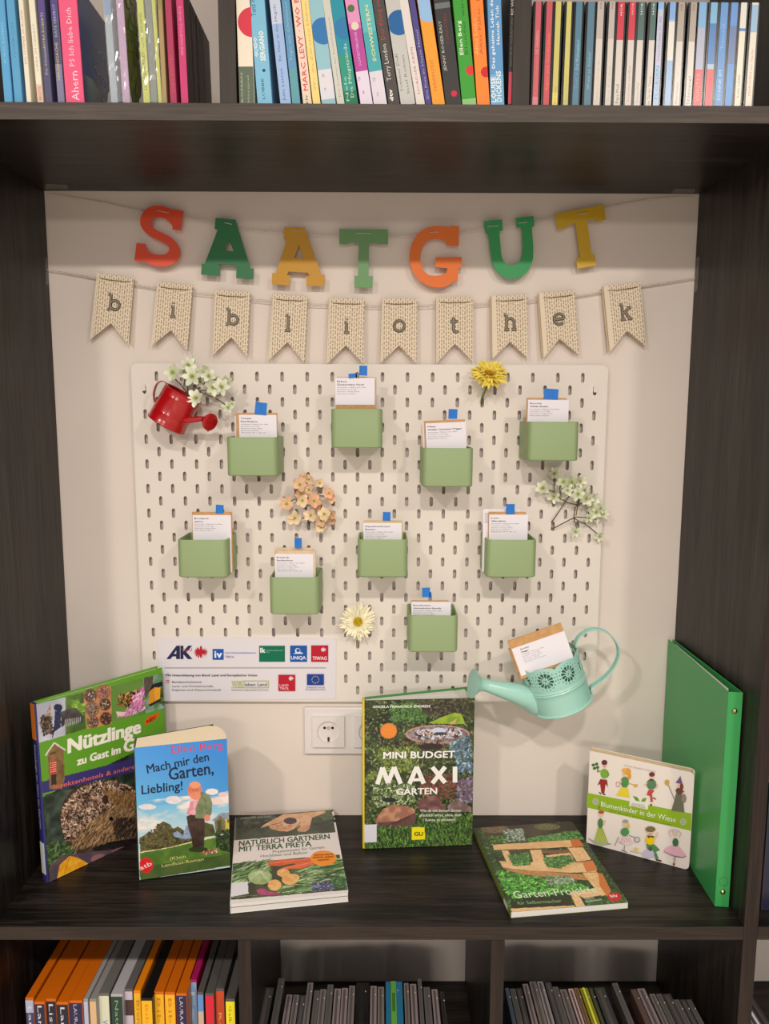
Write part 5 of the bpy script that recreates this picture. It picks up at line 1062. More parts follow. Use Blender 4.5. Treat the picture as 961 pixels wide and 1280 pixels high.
pr.text('ANGELA FRANCISCA ENDRESS', e6(125, 180), e6(556, 175), 2.9, WT, bold=.02); pr.text('MINI BUDGET', e6(205, 560), e6(740, 551), 8.2, WT, bold=.03)
def Lp(pts, w): pr.line(pts, w, WT)
W5 = .0072
Lp([f6(160, 122), f6(198, -5), f6(240, 112), f6(285, -8), f6(335, 118)], W5); Lp([f6(400, 118), f6(455, -10), f6(508, 116)], W5); Lp([f6(420, 88), f6(492, 86)], .0050); Lp([f6(572, -8), f6(668, 110)], W5); Lp([f6(668, -10), f6(572, 114)], W5); Lp([f6(742, -12), f6(742, 108)], .0074)
pr.text('GARTEN', f6(302, 200), f6(606, 193), 7.6, WT, bold=.03)
for (s_, x0, x1, y) in (('Wie du mit deinem Garten', 480, 786, 328), ('glücklich wirst, ohne dein', 474, 786, 362), ('Konto zu plündern', 520, 744, 397)): pr.text(s_, f6(x0, y), f6(x1, y - 2), 3.2, (228, 220, 212), bold=.015)
pr.text('GU', f6(436, 506), f6(500, 506), 4.6, (60, 56, 30), bold=.02); pr.text('MINI', e6(222, 352), e6(266, 352), 3, (226, 190, 60)); 
pr.build('cover_print', t)

# --- E: garden projects, lying
fr, t = flat('softcover with a wooden planting frame on its cover, lying flat at the right', ((595.9, 1033.8), (716.8, 1027.8), (785.4, 1128), (638.7, 1140)), .7125, .0094, 0, 0, 0, 0)
tl_, tr_, br_, bl_ = [UZ(*c, .7125) for c in ((595.9, 1033.8), (716.8, 1027.8), (785.4, 1128), (638.7, 1140))]; W_ = (br_ - bl_).length; H_ = ((tl_ - bl_).length + (tr_ - br_).length) / 2; v = ((tl_ - bl_) + (tr_ - br_)).normalized(); fr.v = (v - fr.u * v.dot(fr.u)).normalized(); t.matrix_world = fr.M()
TB = .0094
mb = MB(); mb.box(.0005, W_ - .0005, .0006, H_ - .0006, -TB + .0003, -.0003); mb.build('page_block', PAGEW, t)
DG = mat('olive_cover_card', (112, 128, 52), rough=.35)
boxpart('front_cover', t, 0, W_, 0, H_, -.0003, 0, DG, 0); boxpart('back_cover', t, 0, W_, 0, H_, -TB, -TB + .0003, DG, 0); sp = boxpart('spine', t, -.0004, 0, 0, H_, -TB, 0, DG, 0)
P = Pic(fr, W_, H_, .00085); g4 = lambda x, y: (590 + x / 4.576, 1020 + y / 4.576); P.fill((40, 56, 34))
ALL = [g4(20, 50), g4(590, 20), g4(900, 500), g4(220, 560)]
P.poly(ALL, (34, 48, 30), (56, 78, 40), nsc=50, seed=4); P.scatter(ALL, [(60, 94, 44), (44, 70, 38), (84, 124, 56), (34, 46, 30)], 1800, .003, .0013)
P.poly([g4(60, 60), g4(560, 35), g4(610, 80), g4(350, 120), g4(80, 150)], (52, 46, 36), (78, 66, 50), nsc=60); P.ell(*g4(130, 75), 18, 5, (128, 110, 80), (100, 84, 60)); P.ell(*g4(430, 62), 16, 4, (120, 116, 70), (84, 90, 50))
P.scatter([g4(180, 80), g4(290, 70), g4(300, 140), g4(180, 150)], [(150, 168, 150), (120, 140, 122), (176, 190, 172)], 260, .0022, .001); P.scatter([g4(90, 120), g4(200, 110), g4(200, 160), g4(100, 165)], LEAF + [(110, 160, 70)], 200, .003, .0014); P.scatter([g4(310, 130), g4(540, 90), g4(620, 80), g4(640, 130), g4(430, 160), g4(330, 155)], [(84, 140, 66), (64, 112, 54), (110, 160, 84)], 420, .003, .0013)
WD, WD2 = (238, 200, 150), (226, 178, 124)
P.poly([g4(118, 165), g4(600, 135), g4(640, 172), g4(400, 185), g4(125, 195)], WD, WD2, nsc=60); P.poly([g4(560, 138), g4(610, 132), g4(642, 172), g4(575, 180)], (206, 112, 58))
P.poly([g4(160, 198), g4(330, 190), g4(330, 250), g4(190, 255)], (90, 74, 54), (60, 60, 40)); P.poly([g4(330, 195), g4(395, 192), g4(420, 270), g4(350, 262)], WD2, WD); P.poly([g4(168, 198), g4(205, 196), g4(270, 330), g4(230, 335)], WD2, WD); P.poly([g4(395, 198), g4(555, 192), g4(560, 210), g4(400, 215)], (130, 94, 60)); P.poly([g4(420, 225), g4(560, 210), g4(590, 265), g4(430, 280)], WD, WD2)
P.poly([g4(155, 258), g4(240, 262), g4(640, 265), g4(700, 290), g4(712, 320), g4(560, 325), g4(330, 312), g4(175, 295)], WD, WD2, nsc=60); P.poly([g4(628, 262), g4(690, 255), g4(718, 310), g4(655, 322)], (214, 122, 66)); P.poly([g4(180, 298), g4(300, 310), g4(650, 335), g4(660, 368), g4(540, 360), g4(380, 345), g4(240, 330)], (202, 146, 94), (180, 124, 78)); P.poly([g4(545, 182), g4(635, 180), g4(680, 250), g4(600, 262)], WD, WD2)
P.poly([g4(630, 325), g4(715, 322), g4(760, 400), g4(790, 440), g4(740, 460), g4(690, 400)], WD, (222, 170, 112)); P.poly([g4(720, 325), g4(745, 330), g4(795, 430), g4(770, 460), g4(730, 400)], (206, 116, 62)); P.poly([g4(580, 440), g4(730, 405), g4(760, 450), g4(640, 470)], WD, WD2); P.poly([g4(550, 420), g4(590, 420), g4(650, 520), g4(600, 530)], WD, WD2)
P.scatter([g4(205, 225), g4(320, 210), g4(330, 280), g4(240, 285)], [(74, 124, 58), (96, 150, 76), (56, 96, 48)], 320, .003, .0013); P.scatter([g4(410, 240), g4(560, 225), g4(580, 260), g4(500, 300), g4(430, 290)], [(74, 124, 58), (96, 150, 76), (56, 96, 48)], 360, .003, .0013)
P.scatter([g4(140, 310), g4(330, 340), g4(560, 380), g4(680, 410), g4(600, 430), g4(240, 470), g4(190, 430)], [(88, 164, 62), (66, 134, 52), (120, 190, 84), (50, 100, 44)], 900, .0034, .0015); P.scatter([g4(420, 340), g4(560, 345), g4(600, 390), g4(440, 400)], [(176, 186, 170), (120, 150, 110), (90, 120, 80)], 260, .0022, .001)
P.poly([g4(215, 490), g4(560, 450), g4(580, 520), g4(240, 530)], (60, 54, 40), (44, 60, 36)); P.poly([g4(220, 530), g4(580, 512), g4(600, 535), g4(230, 556)], WD2, WD)
P.scatter([g4(650, 480), g4(890, 470), g4(890, 505), g4(650, 530)], [(52, 84, 44), (70, 110, 56)], 160, .003, .0014)
P.ell(*g4(814, 463), 8.6, 5.6, (196, 24, 32))
P.build('cover_picture', t); pr = Print(fr, .0002)
pr.text('Garten-Projekte', g4(244, 472), g4(720, 440), 8.6, (222, 232, 206), bold=0); pr.text('für Selbermacher', g4(262, 508), g4(514, 494), 3.8, (150, 184, 130)); pr.text('TEGOS', g4(645, 480), g4(700, 474), 2.2, (214, 220, 206)); pr.text('ELLERMANN', g4(652, 496), g4(742, 484), 2.2, (214, 220, 206)); pr.text('blv', g4(795, 468), g4(835, 464), 3.4, (240, 220, 216), bold=.02)
pr.build('cover_print', t)
SF = Frame(fr.O - fr.u * .0005 + fr.v * H_ - fr.w * TB, -fr.v, fr.w); pr = Print(None); pr.poly([(H_ - .034, .001), (H_ - .014, .001), (H_ - .014, TB - .001), (H_ - .034, TB - .001)], (220, 220, 218), raw=True); pr.mb.build('spine_label', INK, sp, M=fr.M().inverted() @ SF.M())

# --- F: board book with eight small figures
fr, _ = bframe((732.5, 1053), (861.5, 1088), ZS + .0004, .0); W_ = .1575; H_ = .1585
t = thing('book', 'square cream board book with eight drawn flower children and a lime green band', 'book', fr.M())
CB = mat('cream_board_pages', (226, 196, 160), rough=.7, noise=.04, nscale=200)
mb = MB(); mb.box(.0, W_ - .004, .0005, H_ - .0005, -.0140, -.0008); mb.build('board_pages', CB, t, bevel=.001)
mb = MB(); mb.rbox(0, W_, 0, H_, 0, 0, .006) if False else None
def rrect(mb, x0, x1, y0, y1, z0, z1, r, corners=(1, 1, 1, 1)):
    ring = []
    for i, (cx, cy, t0) in enumerate(((x1, y0, -90), (x1, y1, 0), (x0, y1, 90), (x0, y0, 180))):
        rr = r if corners[i] else .0005; sx = -1 if cx == x1 else 1; sy = 1 if cy == y0 else -1
        for k in range(6):
            a = math.radians(t0 + 90 * k / 5); ring.append((cx + sx * rr + rr * math.cos(a), cy + sy * rr + rr * math.sin(a)))
    m = len(ring); mb.add([(a, b, z0) for a, b in ring] + [(a, b, z1) for a, b in ring], [tuple(range(m - 1, -1, -1)), tuple(range(m, 2 * m))] + [(i, (i + 1) % m, (i + 1) % m + m, i + m) for i in range(m)])
mb = MB(); rrect(mb, 0, W_, 0, H_, -.0008, 0, .007, (1, 1, 0, 0)); mb.build('front_cover', mat('cream_cover', (232, 222, 214), rough=.35), t)
mb = MB(); rrect(mb, 0, W_, 0, H_, -.0150, -.0141, .007, (1, 1, 0, 0)); mb.build('back_cover', mat('cream_cover', (232, 222, 214), rough=.35), t)
pr = Print(fr, .00005); j6 = lambda x, y: (720 + x / 6.006, 930 + y / 6.006); LM = (142, 178, 34)
pr.poly([j6(84, 366), j6(868, 522), j6(862, 652), j6(78, 476)], LM)
pr.poly([j6(405, 400), j6(545, 430), j6(538, 492), j6(398, 466)], (232, 228, 218))
def pp(pts, c): pr.poly([j6(*p) for p in pts], c)
def pe(x, y, rx, ry, c, n=14): pr.ell(*j6(x, y), rx / 6, ry / 6, c, n)
def pl(pts, w, c): pr.line([j6(*p) for p in pts], w * .00022, c)
pp([(425, 388), (460, 400), (478, 432), (445, 424)], (96, 146, 40)); pp([(485, 432), (500, 408), (530, 404), (518, 434)], (110, 160, 50))
for (x, y) in ((146, 432), (803, 584)):
    pe(x, y, 24, 26, (176, 186, 158)); 
    for k in range(6): a = k * math.pi / 3; pe(x + 12 * math.cos(a), y + 12 * math.sin(a), 5, 5, (150, 160, 140), 6)
SKN = (226, 190, 168)
# 1 boy with a four-leaf plant
pp([(182, 262), (232, 268), (240, 325), (222, 300), (212, 372), (190, 368), (180, 300), (160, 310)], (150, 40, 44)); pl([(172, 362), (190, 376)], 9, (60, 30, 30)); pl([(200, 374), (220, 380)], 9, (60, 30, 30)); pe(212, 222, 30, 38, (122, 168, 62)); pl([(185, 200), (160, 210), (165, 185)], 9, (110, 156, 56)); pl([(235, 200), (246, 230), (230, 250)], 9, (110, 156, 56)); pe(213, 158, 18, 22, SKN); pe(213, 138, 22, 20, (96, 40, 52)); pl([(204, 168), (222, 170)], 3, (150, 50, 60))
for a in (.5, 2.0, 3.6, 5.2): pe(146 + 18 * math.cos(a), 165 + 18 * math.sin(a), 13, 11, (66, 112, 56))
pl([(150, 170), (166, 195)], 3, (66, 100, 50))
# 2 girl with watering can
pp([(340, 320), (392, 330), (402, 402), (300, 386)], (226, 206, 56)); pe(366, 285, 32, 42, (90, 146, 76)); pe(362, 225, 17, 20, SKN); pe(385, 205, 28, 26, (222, 160, 60)); pe(400, 240, 14, 26, (222, 150, 56)); pe(360, 196, 18, 16, (228, 172, 70)); pl([(400, 295), (460, 312)], 6, (206, 160, 50)); pp([(432, 300), (466, 302), (458, 322), (434, 322)], (214, 170, 60)); pl([(302, 285), (302, 318), (326, 320), (326, 286), (302, 285)], 3, (190, 60, 60)); pl([(330, 300), (345, 270)], 5, SKN)
for k in range(4): pl([(345 + 12 * k, 255), (348 + 10 * k, 320)], 1.5, (60, 110, 50))
# 3 boy in green tunic
pp([(545, 340), (590, 345), (570, 372), (578, 430), (560, 434), (556, 390), (530, 380)], (190, 72, 62)); pe(566, 300, 38, 40, (86, 128, 92)); pe(570, 244, 18, 20, SKN); pe(570, 226, 22, 18, (110, 46, 66)); pe(566, 266, 16, 7, (80, 36, 50)); pl([(535, 290), (512, 310)], 7, SKN); pl([(600, 290), (616, 310), (600, 330)], 7, SKN); pl([(578, 400), (600, 412)], 8, (70, 40, 50)); pe(564, 454, 7, 8, (80, 40, 50))
# 4 figure with hat and staff
pp([(750, 370), (800, 378), (814, 512), (716, 496), (735, 430)], (110, 112, 92)); 
for k in range(5): pl([(760 + 8 * k, 380), (728 + 18 * k, 498)], 2, (60, 66, 52))
pe(776, 350, 26, 28, (96, 50, 42)); pe(776, 312, 15, 17, SKN); pe(792, 318, 14, 26, (120, 44, 40)); pp([(748, 288), (800, 296), (790, 265), (784, 236), (768, 262)], (112, 76, 130)); pl([(692, 300), (738, 410)], 4, (110, 90, 60)); pe(684, 286, 17, 22, (200, 156, 60)); pe(810, 405, 18, 34, (140, 128, 110)); pp([(745, 340), (815, 350), (790, 372), (760, 370)], (104, 60, 46))
# 5 lady in green
pp([(166, 622), (202, 628), (246, 750), (190, 762), (132, 742)], (184, 196, 96)); 
for k in range(6): pl([(172 + 5 * k, 628), (142 + 20 * k, 748)], 2, (96, 120, 50))
pe(184, 592, 20, 38, (70, 126, 66)); pl([(202, 575), (222, 570), (214, 602)], 5, SKN); pe(188, 522, 18, 22, SKN); pe(190, 508, 22, 12, (170, 80, 60)); pl([(182, 500), (170, 480), (180, 462)], 4, (60, 100, 50)); pl([(95, 705), (160, 738), (262, 746)], 5, (110, 112, 110)); pp([(112, 718), (240, 742), (235, 754), (140, 742)], (170, 172, 166))
# 6 girl with wheelbarrow
pp([(345, 690), (405, 690), (428, 740), (380, 758), (318, 722)], (232, 214, 214)); 
for k in range(6): pl([(350 + 10 * k, 695), (330 + 18 * k, 745 - 2 * k)], 2.5, (176, 70, 90))
pe(368, 655, 32, 32, (84, 146, 84)); pe(370, 595, 17, 20, SKN); pe(372, 576, 22, 14, (150, 160, 150)); pe(394, 610, 10, 22, (222, 190, 80)); pl([(320, 690), (292, 760)], 3, (90, 80, 90)); pl([(400, 680), (450, 700)], 4, (90, 80, 60)); pe(460, 712, 22, 22, (150, 140, 140)); pe(460, 712, 16, 16, (206, 200, 200)); pl([(365, 760), (362, 795)], 4, (90, 60, 70)); pl([(340, 790), (385, 808)], 5, (90, 80, 100))
# 7 boy sitting
pe(545, 820, 44, 32, (196, 190, 214)); pp([(530, 745), (590, 748), (632, 790), (600, 800), (620, 850), (600, 862), (580, 790), (535, 780)], (84, 140, 80)); pp([(600, 855), (645, 868), (640, 878), (602, 868)], (80, 44, 54)); pe(558, 715, 34, 36, (240, 200, 20)); pp([(532, 680), (590, 685), (580, 700), (560, 692), (545, 702)], (80, 90, 50)); pe(562, 652, 24, 24, SKN); pe(560, 634, 38, 22, (122, 110, 70)); pl([(590, 710), (610, 680), (612, 655)], 7, SKN); pl([(550, 664), (574, 666)], 3, (190, 60, 60)); pe(560, 780, 14, 18, (80, 90, 96))
# 8 dancer
pp([(718, 758), (775, 762), (826, 828), (800, 842), (740, 830), (662, 800), (680, 770)], (226, 176, 190)); pl([(664, 800), (700, 822), (745, 838), (800, 845), (826, 834)], 4, (150, 90, 110)); pe(748, 732, 22, 32, (62, 112, 76)); pe(745, 664, 17, 19, SKN); pe(748, 646, 24, 12, (200, 196, 206)); pl([(715, 690), (698, 655), (726, 632)], 5, SKN); pl([(772, 695), (792, 665), (770, 640)], 5, SKN); pl([(738, 840), (738, 900)], 4, (190, 160, 160)); pl([(748, 840), (740, 890)], 4, (190, 160, 160)); pe(736, 895, 8, 10, (120, 80, 80))
pe(455, 782, 14, 12, (236, 200, 90)); pl([(405, 796), (490, 812)], 3, (176, 150, 110))
pr.text('Blumenkinder in der Wiese', j6(190, 462), j6(750, 582), 6.4, (246, 248, 226), bold=.005); pr.text('Das bunte Gartenbuch für kleine Leser', j6(365, 158), j6(600, 206), 1.6, (120, 112, 110)); pr.text('GRÜN BUNT', j6(418, 448), j6(520, 462), 2.0, (150, 150, 130)); pr.text('naturkind', j6(416, 462), j6(520, 476), 2.0, (130, 130, 110))
pr.text('ein Buch zum Entdecken', j6(250, 497), j6(715, 602), 1.5, (84, 110, 30))
pr.build('cover_print', t, GLOSSINK)

# --- G: green ring binder
GB = mat('green_polypropylene', (58, 156, 84), rough=.32, spec=.4)
t = thing('ring_binder', 'tall glossy green ring binder standing open against the right upright', 'binder', Vector((1.012, -.246, ZS)))
O = t.location; Hb = .3195
A0, A1, B0, B1 = Vector((1.0085, -.2475, 0)), Vector((1.0180, -.004, 0)), Vector((1.0275, -.2500, 0)), Vector((1.0268, -.004, 0))
def slab(name, P0, P1, th, z0, z1, m, side=1, bev=.0003):
    d = (P1 - P0).normalized(); n = Vector((-d.y, d.x, 0)) * th * side; q_ = [P0, P1, P1 + n, P0 + n]; mb = MB(); o_ = Vector((O.x, O.y, 0))
    mb.add([(p - o_) + Vector((0, 0, z0)) for p in q_] + [(p - o_) + Vector((0, 0, z1)) for p in q_], [(0, 1, 2, 3), (7, 6, 5, 4), (0, 4, 5, 1), (1, 5, 6, 2), (2, 6, 7, 3), (3, 7, 4, 0)])
    o = mb.build(name, m, t, bevel=bev); return o
slab('front_cover', A0, A1, .0014, .0004, Hb, GB, -1); slab('back_cover', B0, B1, .0014, .0004, Hb, GB, 1); s_ = slab('spine', A0 + Vector((0, -.0005, 0)), B0 + Vector((0, -.0005, 0)), .0014, .0004, Hb, GB, 1)
slab('paper', A0 + Vector((.0045, .018, 0)), A1 + Vector((.0005, -.020, 0)), .0042, .006, Hb - .0025, PAGEW, -1, 0)
mt = mat('brass_rivet', (196, 176, 120), rough=.22, metal=1.0)
for z in (.024, .293):
    mb = MB(); mb.lathe([(0, .0022), (.0018, .0018), (.0032, .0006), (.0036, 0), (.0036, -.0006)], 20, M=Matrix.Translation((1.0180 - O.x, -.2502 - O.y - .0004, z)) @ Matrix.Rotation(math.radians(90), 4, 'X')); mb.build('rivet', mt, t, smooth=True)
mb = MB()
for k in range(20):
    a0, a1 = 2 * math.pi * k / 20, 2 * math.pi * (k + 1) / 20
    for (r0, r1) in ((.0062, .0066),): mb.add([(1.018 - O.x + r * math.cos(a), -.2506 - O.y, .040 + r * math.sin(a)) for r, a in ((r0, a0), (r1, a0), (r1, a1), (r0, a1))], [(0, 1, 2, 3)])
mb.build('embossed_mark', mat('green_embossing', (30, 128, 58), rough=.4), t)
# ---------------------------------------------------------------- audiobooks and discs on the upper shelf
ZTOP = ZT + TH + .0008
CLEAR = mat('clear_case_plastic', (120, 124, 128), rough=.12, spec=.6, alpha=.35)
DKC = mat('dark_case_plastic', (13, 13, 14), rough=.25, spec=.5)
def media(name, lab, cat, group, xb0, xb1, lean_px, ht, base, segs=(), texts=(), dep=.135, yf=-.2835, side=None, marks=(), z0=None, jewel=False, body=None, pad=0.0):
    """one case or book seen from its spine; xb0, xb1: px of its foot, lean_px: how far its top (at the frame edge) leans to the left"""
    z0 = ZTOP if z0 is None else z0
    a, b = UY(xb0, 131, yf), UY(xb1, 131, yf); w = b.x - a.x; ang = math.atan(abs(lean_px) / 131.0) * (1 if lean_px >= 0 else -1)
    piv = a if lean_px >= 0 else b
    M = Matrix.Translation((piv.x, yf, z0)) @ Matrix.Rotation(-ang, 4, 'Y') @ Matrix.Translation((0 if lean_px >= 0 else -w, 0, 0))
    t = thing(name, lab, cat, M, group)
    bm_ = body or (mat('cover_%d_%d_%d' % tuple(int(v) for v in base), base, rough=.4) if not jewel else DKC)
    mb = MB(); mb.box(-pad, w + pad, .0004, dep, 0, ht); mb.build('case' if jewel else 'cover', bm_, t, bevel=.0006)
    if side is not None:
        pr = Print(None); pr.poly([(0, 0), (dep - .004, 0), (dep - .004, ht - .002), (0, ht - .002)], side[0], raw=True)
        for f in side[1:]: f(pr, dep, ht)
        F = Frame((w + pad + .0002, .002, .001), (0, 1, 0), (0, 0, 1)); pr.mb.build('side_cover', GLOSSINK, t, M=F.M())
    # spine sheet
    pr = Print(None); e = .0003
    pr.poly([(e, e), (w - e, e), (w - e, ht - e), (e, ht - e)], base, raw=True)
    for (f0, f1, c) in segs: pr.poly([(e, f0 * ht), (w - e, f0 * ht), (w - e, f1 * ht - e), (e, f1 * ht - e)], c, raw=True)
    for (cx, cz, r, c) in marks:
        pts = [(min(max(cx * w + r * math.cos(2 * math.pi * k / 40), e), w - e), cz * ht + r * math.sin(2 * math.pi * k / 40)) for k in range(40)]; pr.poly(pts, c, raw=True)
    for tx in texts:
        s_, f0, f1, off, h, c = tx[:6]; h = h * (.8 if h < .0052 else 1); pr.text(s_, (w * off + h * .5, f0 * ht), (w * off + h * .5, f1 * ht), h, c, raw=True, bold=tx[6] if len(tx) > 6 else .01, res=1)
    pr.mb.build('spine_print', INK if not jewel else GLOSSINK, t, M=Frame((0, .0001, 0), (1, 0, 0), (0, 0, 1)).M())
    return t
GL, GM, GR_ = 'audiobooks at the left of the upper shelf', 'leaning paperbacks and audiobooks in the middle of the upper shelf', 'disc cases at the right of the upper shelf'
WHT_ = (232, 230, 224)
def blue_side(pr, d, h):
    for k in range(9): pr.poly([(d * .0, h * .03 * k), (d * .5, h * .03 * k), (d * .2, h * (.05 + .03 * k))], (84 + 4 * k, 98 + 4 * k, 118), raw=True)
    for (a, b, c_, e_) in ((.35, .62, .9, .6), (.30, .42, .9, .38), (.45, .2, .95, .16)):
        pr.line([(d * (a + (c_ - a) * i / 16), h * (b + (e_ - b) * i / 16 + .035 * math.sin(i * 2.1))) for i in range(17)], .0012, (160, 178, 198), raw=True)
def green_side(pr, d, h):
    R = random.Random(4)
    for k in range(60):
        a, b = R.uniform(0, d * .9), R.uniform(0, h * .9); pr.poly([(a, b), (a + d * .12, b + h * .03), (a + d * .05, b + h * .12)], (R.randint(70, 150), R.randint(86, 150), R.randint(40, 84)), raw=True)
def dim_side(pr, d, h):
    R = random.Random(6)
    for k in range(16):
        a = R.uniform(0, d * .8); pr.poly([(a, 0), (a + d * .1, 0), (a + d * .08, h * .97), (a + d * .02, h * .97)], (R.randint(74, 92), R.randint(58, 68), R.randint(56, 66)), raw=True)
m_ = lambda lab, *a, **k: media('audiobook', lab, 'audiobook', GL, *a, **k)
m_('clear cased audiobook with a sky blue spine, first at the left frame edge', 6, 15.5, 3.5, .15, (92, 166, 214), [(.78, 1, (186, 208, 210))], [('AUDIO ROMAN', .3, .6, .5, .0035, (150, 200, 226))], dep=.13, pad=.0004)
m_('audiobook with a plain sky blue spine, second from the left frame edge', 18.5, 28.5, 4, .15, (92, 162, 206), [], [('HÖRBUCH', .35, .6, .5, .003, (70, 130, 180))])
m_('cream spined audiobook with faint red lettering beside the blue ones', 33.5, 39.5, 4, .15, (234, 226, 206), [], [('EIN SOMMER IN IRLAND', .3, .7, .5, .003, (206, 140, 110))], dep=.13)
m_('cream spined audiobook with a small red mark near its foot', 47, 54.5, 5, .15, (234, 228, 208), [(.02, .15, (226, 196, 176))], [('BRIGITTE', .03, .13, .55, .0035, (196, 60, 56)), ('LIEBE IM HERBST', .25, .6, .5, .003, (190, 180, 150))])
m_('purple spined audiobook with yellow lettering on its upper half', 57, 65.5, 4, .15, (86, 84, 116), [(.62, 1, (92, 74, 142))], [('NORA ROBERTS', .42, .68, .5, .0035, (206, 190, 130)), ('Das Geheimnis', .22, .42, .5, .0035, (190, 186, 196))])
m_('purple spined audiobook directly left of the thick pink book', 72.5, 81, 4, .15, (128, 126, 160), [(.3, .62, (86, 82, 120)), (.62, 1, (88, 72, 136))], [('KATE PERFECT', .5, .74, .5, .0035, (170, 186, 200)), ('HERZENSSACHE', .18, .46, .45, .0038, (206, 192, 120))])
m_('thick pink book with white handwriting on its spine and a dark blue cover', 82.7, 105.5, 4, .137, (236, 92, 132), [], [('Ahern', .03, .27, .55, .0085, (248, 214, 224), .01), ('PS Ich liebe Dich', .31, .78, .5, .0060, (248, 206, 218)), ('Weltbild', .85, .98, .5, .0042, (240, 236, 232))], side=[(38, 66, 112), blue_side], dep=.135)
m_('audiobook in a loose clear sleeve with a pale blue spine', 139, 147.5, 5, .142, (176, 190, 202), [(.7, 1, (132, 166, 204))], [], dep=.12)
_s1 = m_('audiobook in a clear sleeve with a lilac spine and a mossy green cover', 153.5, 162.5, 4, .142, (204, 166, 206), [], [], side=[(98, 104, 58), green_side], dep=.13)
m_('lime yellow spined audiobook with dark lettering', 179.5, 187.8, 4.5, .142, (216, 224, 74), [(.93, 1, (230, 230, 210))], [('LUCINDA RILEY', .12, .42, .45, .004, (130, 136, 50), .02), ('DER LAVENDELGARTEN', .45, .72, .45, .0035, (130, 136, 50))])
_s2 = m_('grey clear jewel case between the two lime yellow spines', 189, 197, 4, .142, (128, 136, 128), [(.2, .24, (160, 168, 160))], [])
m_('narrow lime yellow spined audiobook right of the clear case', 198, 202.5, 5, .142, (214, 220, 64), [], [])
m_('tan spined audiobook beside the narrow lime one', 203, 208.8, 2.5, .142, (172, 146, 102), [(.75, 1, (150, 140, 84))], [])
m_('magenta spined audiobook with a white cap label', 213, 221, 3.5, .142, (176, 58, 96), [(.86, .98, (230, 220, 222))], [('JOJO MOYES', .1, .4, .5, .0035, (200, 90, 100))])
m_('magenta spined audiobook with a wide dark brown cover, last before the divider', 226.5, 235.5, 3, .1335, (202, 66, 118), [], [('EINE HANDVOLL WORTE', .42, .82, .5, .0036, (232, 150, 180))], side=[(82, 64, 62), dim_side], dep=.139)
def sleeve(t, w, ht, seed, xo=0.0):
    R = random.Random(seed); nx, nz = 12, 26; vs = []
    for j in range(nz + 1):
        z = ht * j / nz; bul = .0065 * math.exp(-(z / .008) ** 2) + .0006
        for i in range(nx + 1): vs.append((xo + w * i / nx + R.uniform(-.0004, .0004) + (i / nx - .5) * .006 * math.exp(-(z / .01) ** 2), -.0006 - bul * math.sin(math.pi * (.12 + .76 * i / nx)) - R.uniform(0, .0012) * (1.6 if z < .012 else .6), max(0, z + (R.uniform(-.0008, .0008) if j else 0))))
    mb = MB(); mb.add(vs, [(j * (nx + 1) + i, j * (nx + 1) + i + 1, (j + 1) * (nx + 1) + i + 1, (j + 1) * (nx + 1) + i) for j in range(nz) for i in range(nx)]); mb.build('clear_sleeve', mat('crumpled_clear_sleeve', (206, 208, 208), rough=.12, spec=.8, alpha=.26), t)
sleeve(_s1, .024, .138, 3, -.0145); sleeve(_s2, .024, .138, 5, -.0100)
W2 = (238, 232, 222)
def BK(lab, x0, x1, tl_, base, segs=(), texts=(), marks=(), ht=.165, name='paperback', cat='book', **k):
    return media(name, lab, cat, GM, x0, x1, tl_, ht, base, segs, texts, marks=marks, dep=.125, **k)
BK('cream disc box with a large red dot, upright against the left divider', 299.3, 318, 2, (238, 226, 206), [(0, .265, (96, 108, 92))], [('ROMAN', .02, .22, .2, .003, (180, 190, 160)), ('Hörspiel', .02, .2, .62, .003, (170, 180, 150))], [(1.0, .56, .0165, (214, 56, 74))])
BK('light blue paperback with white capitals, second in the middle section', 322, 340.5, 8.5, (128, 190, 220), [], [('GUIDO', .33, .46, .18, .0045, (236, 240, 240), .03), ('SERGIANO', .30, .50, .6, .0055, (236, 240, 240), .03), ('Tanz mit mir', .6, .82, .2, .0055, (70, 116, 150)), ('LÜBBE', .04, .18, .45, .0035, (60, 90, 110))], marks=[(.6, .235, .0018, (30, 60, 90))])
BK('pale periwinkle paperback with slim blue lettering', 350.5, 364, 13, (158, 186, 228), [(.55, 1, (198, 208, 230))], [('Julia Larsen', .03, .25, .4, .004, (80, 100, 160)), ('Ein Haus in den Hügeln', .3, .68, .4, .004, (96, 116, 170))])
BK('steel blue narrow paperback with a teal foot', 365.3, 375.6, 13, (96, 150, 190), [(0, .25, (98, 160, 170))], [('Tage am Chiemsee', .3, .7, .45, .0038, (150, 190, 214))])
BK('pale pink paperback with bold red capitals', 379, 390, 14, (238, 212, 194), [(0, .08, (230, 214, 190))], [('MARC LEVY · WO BIST DU?', .1, .97, .5, .0052, (214, 88, 90), .02), ('blv', .01, .07, .45, .004, (60, 56, 50))])
BK('yellow narrow paperback next to the one with red capitals', 391.3, 400.8, 15, (244, 216, 136), [(.8, 1, (246, 206, 90))], [('Wo die Zitronen blühen', .1, .7, .5, .0036, (206, 160, 96))])
BK('light blue disc box with a blue dot and a white CD label', 402.4, 420, 17, (150, 194, 206), [(.04, .245, (222, 218, 226)), (.93, 1, (224, 150, 90))], [('CD', .19, .215, .35, .0035, (90, 90, 96)), ('Jun', .10, .12, .35, .003, (120, 120, 126))], [(.78, .50, .0150, (48, 118, 182))])
BK('thin grey white paperback right of the box with the blue dot', 421.5, 431, 19, (206, 206, 196), [], [('Der Sommer der Inselschwestern', .06, .6, .5, .003, (150, 146, 140))])
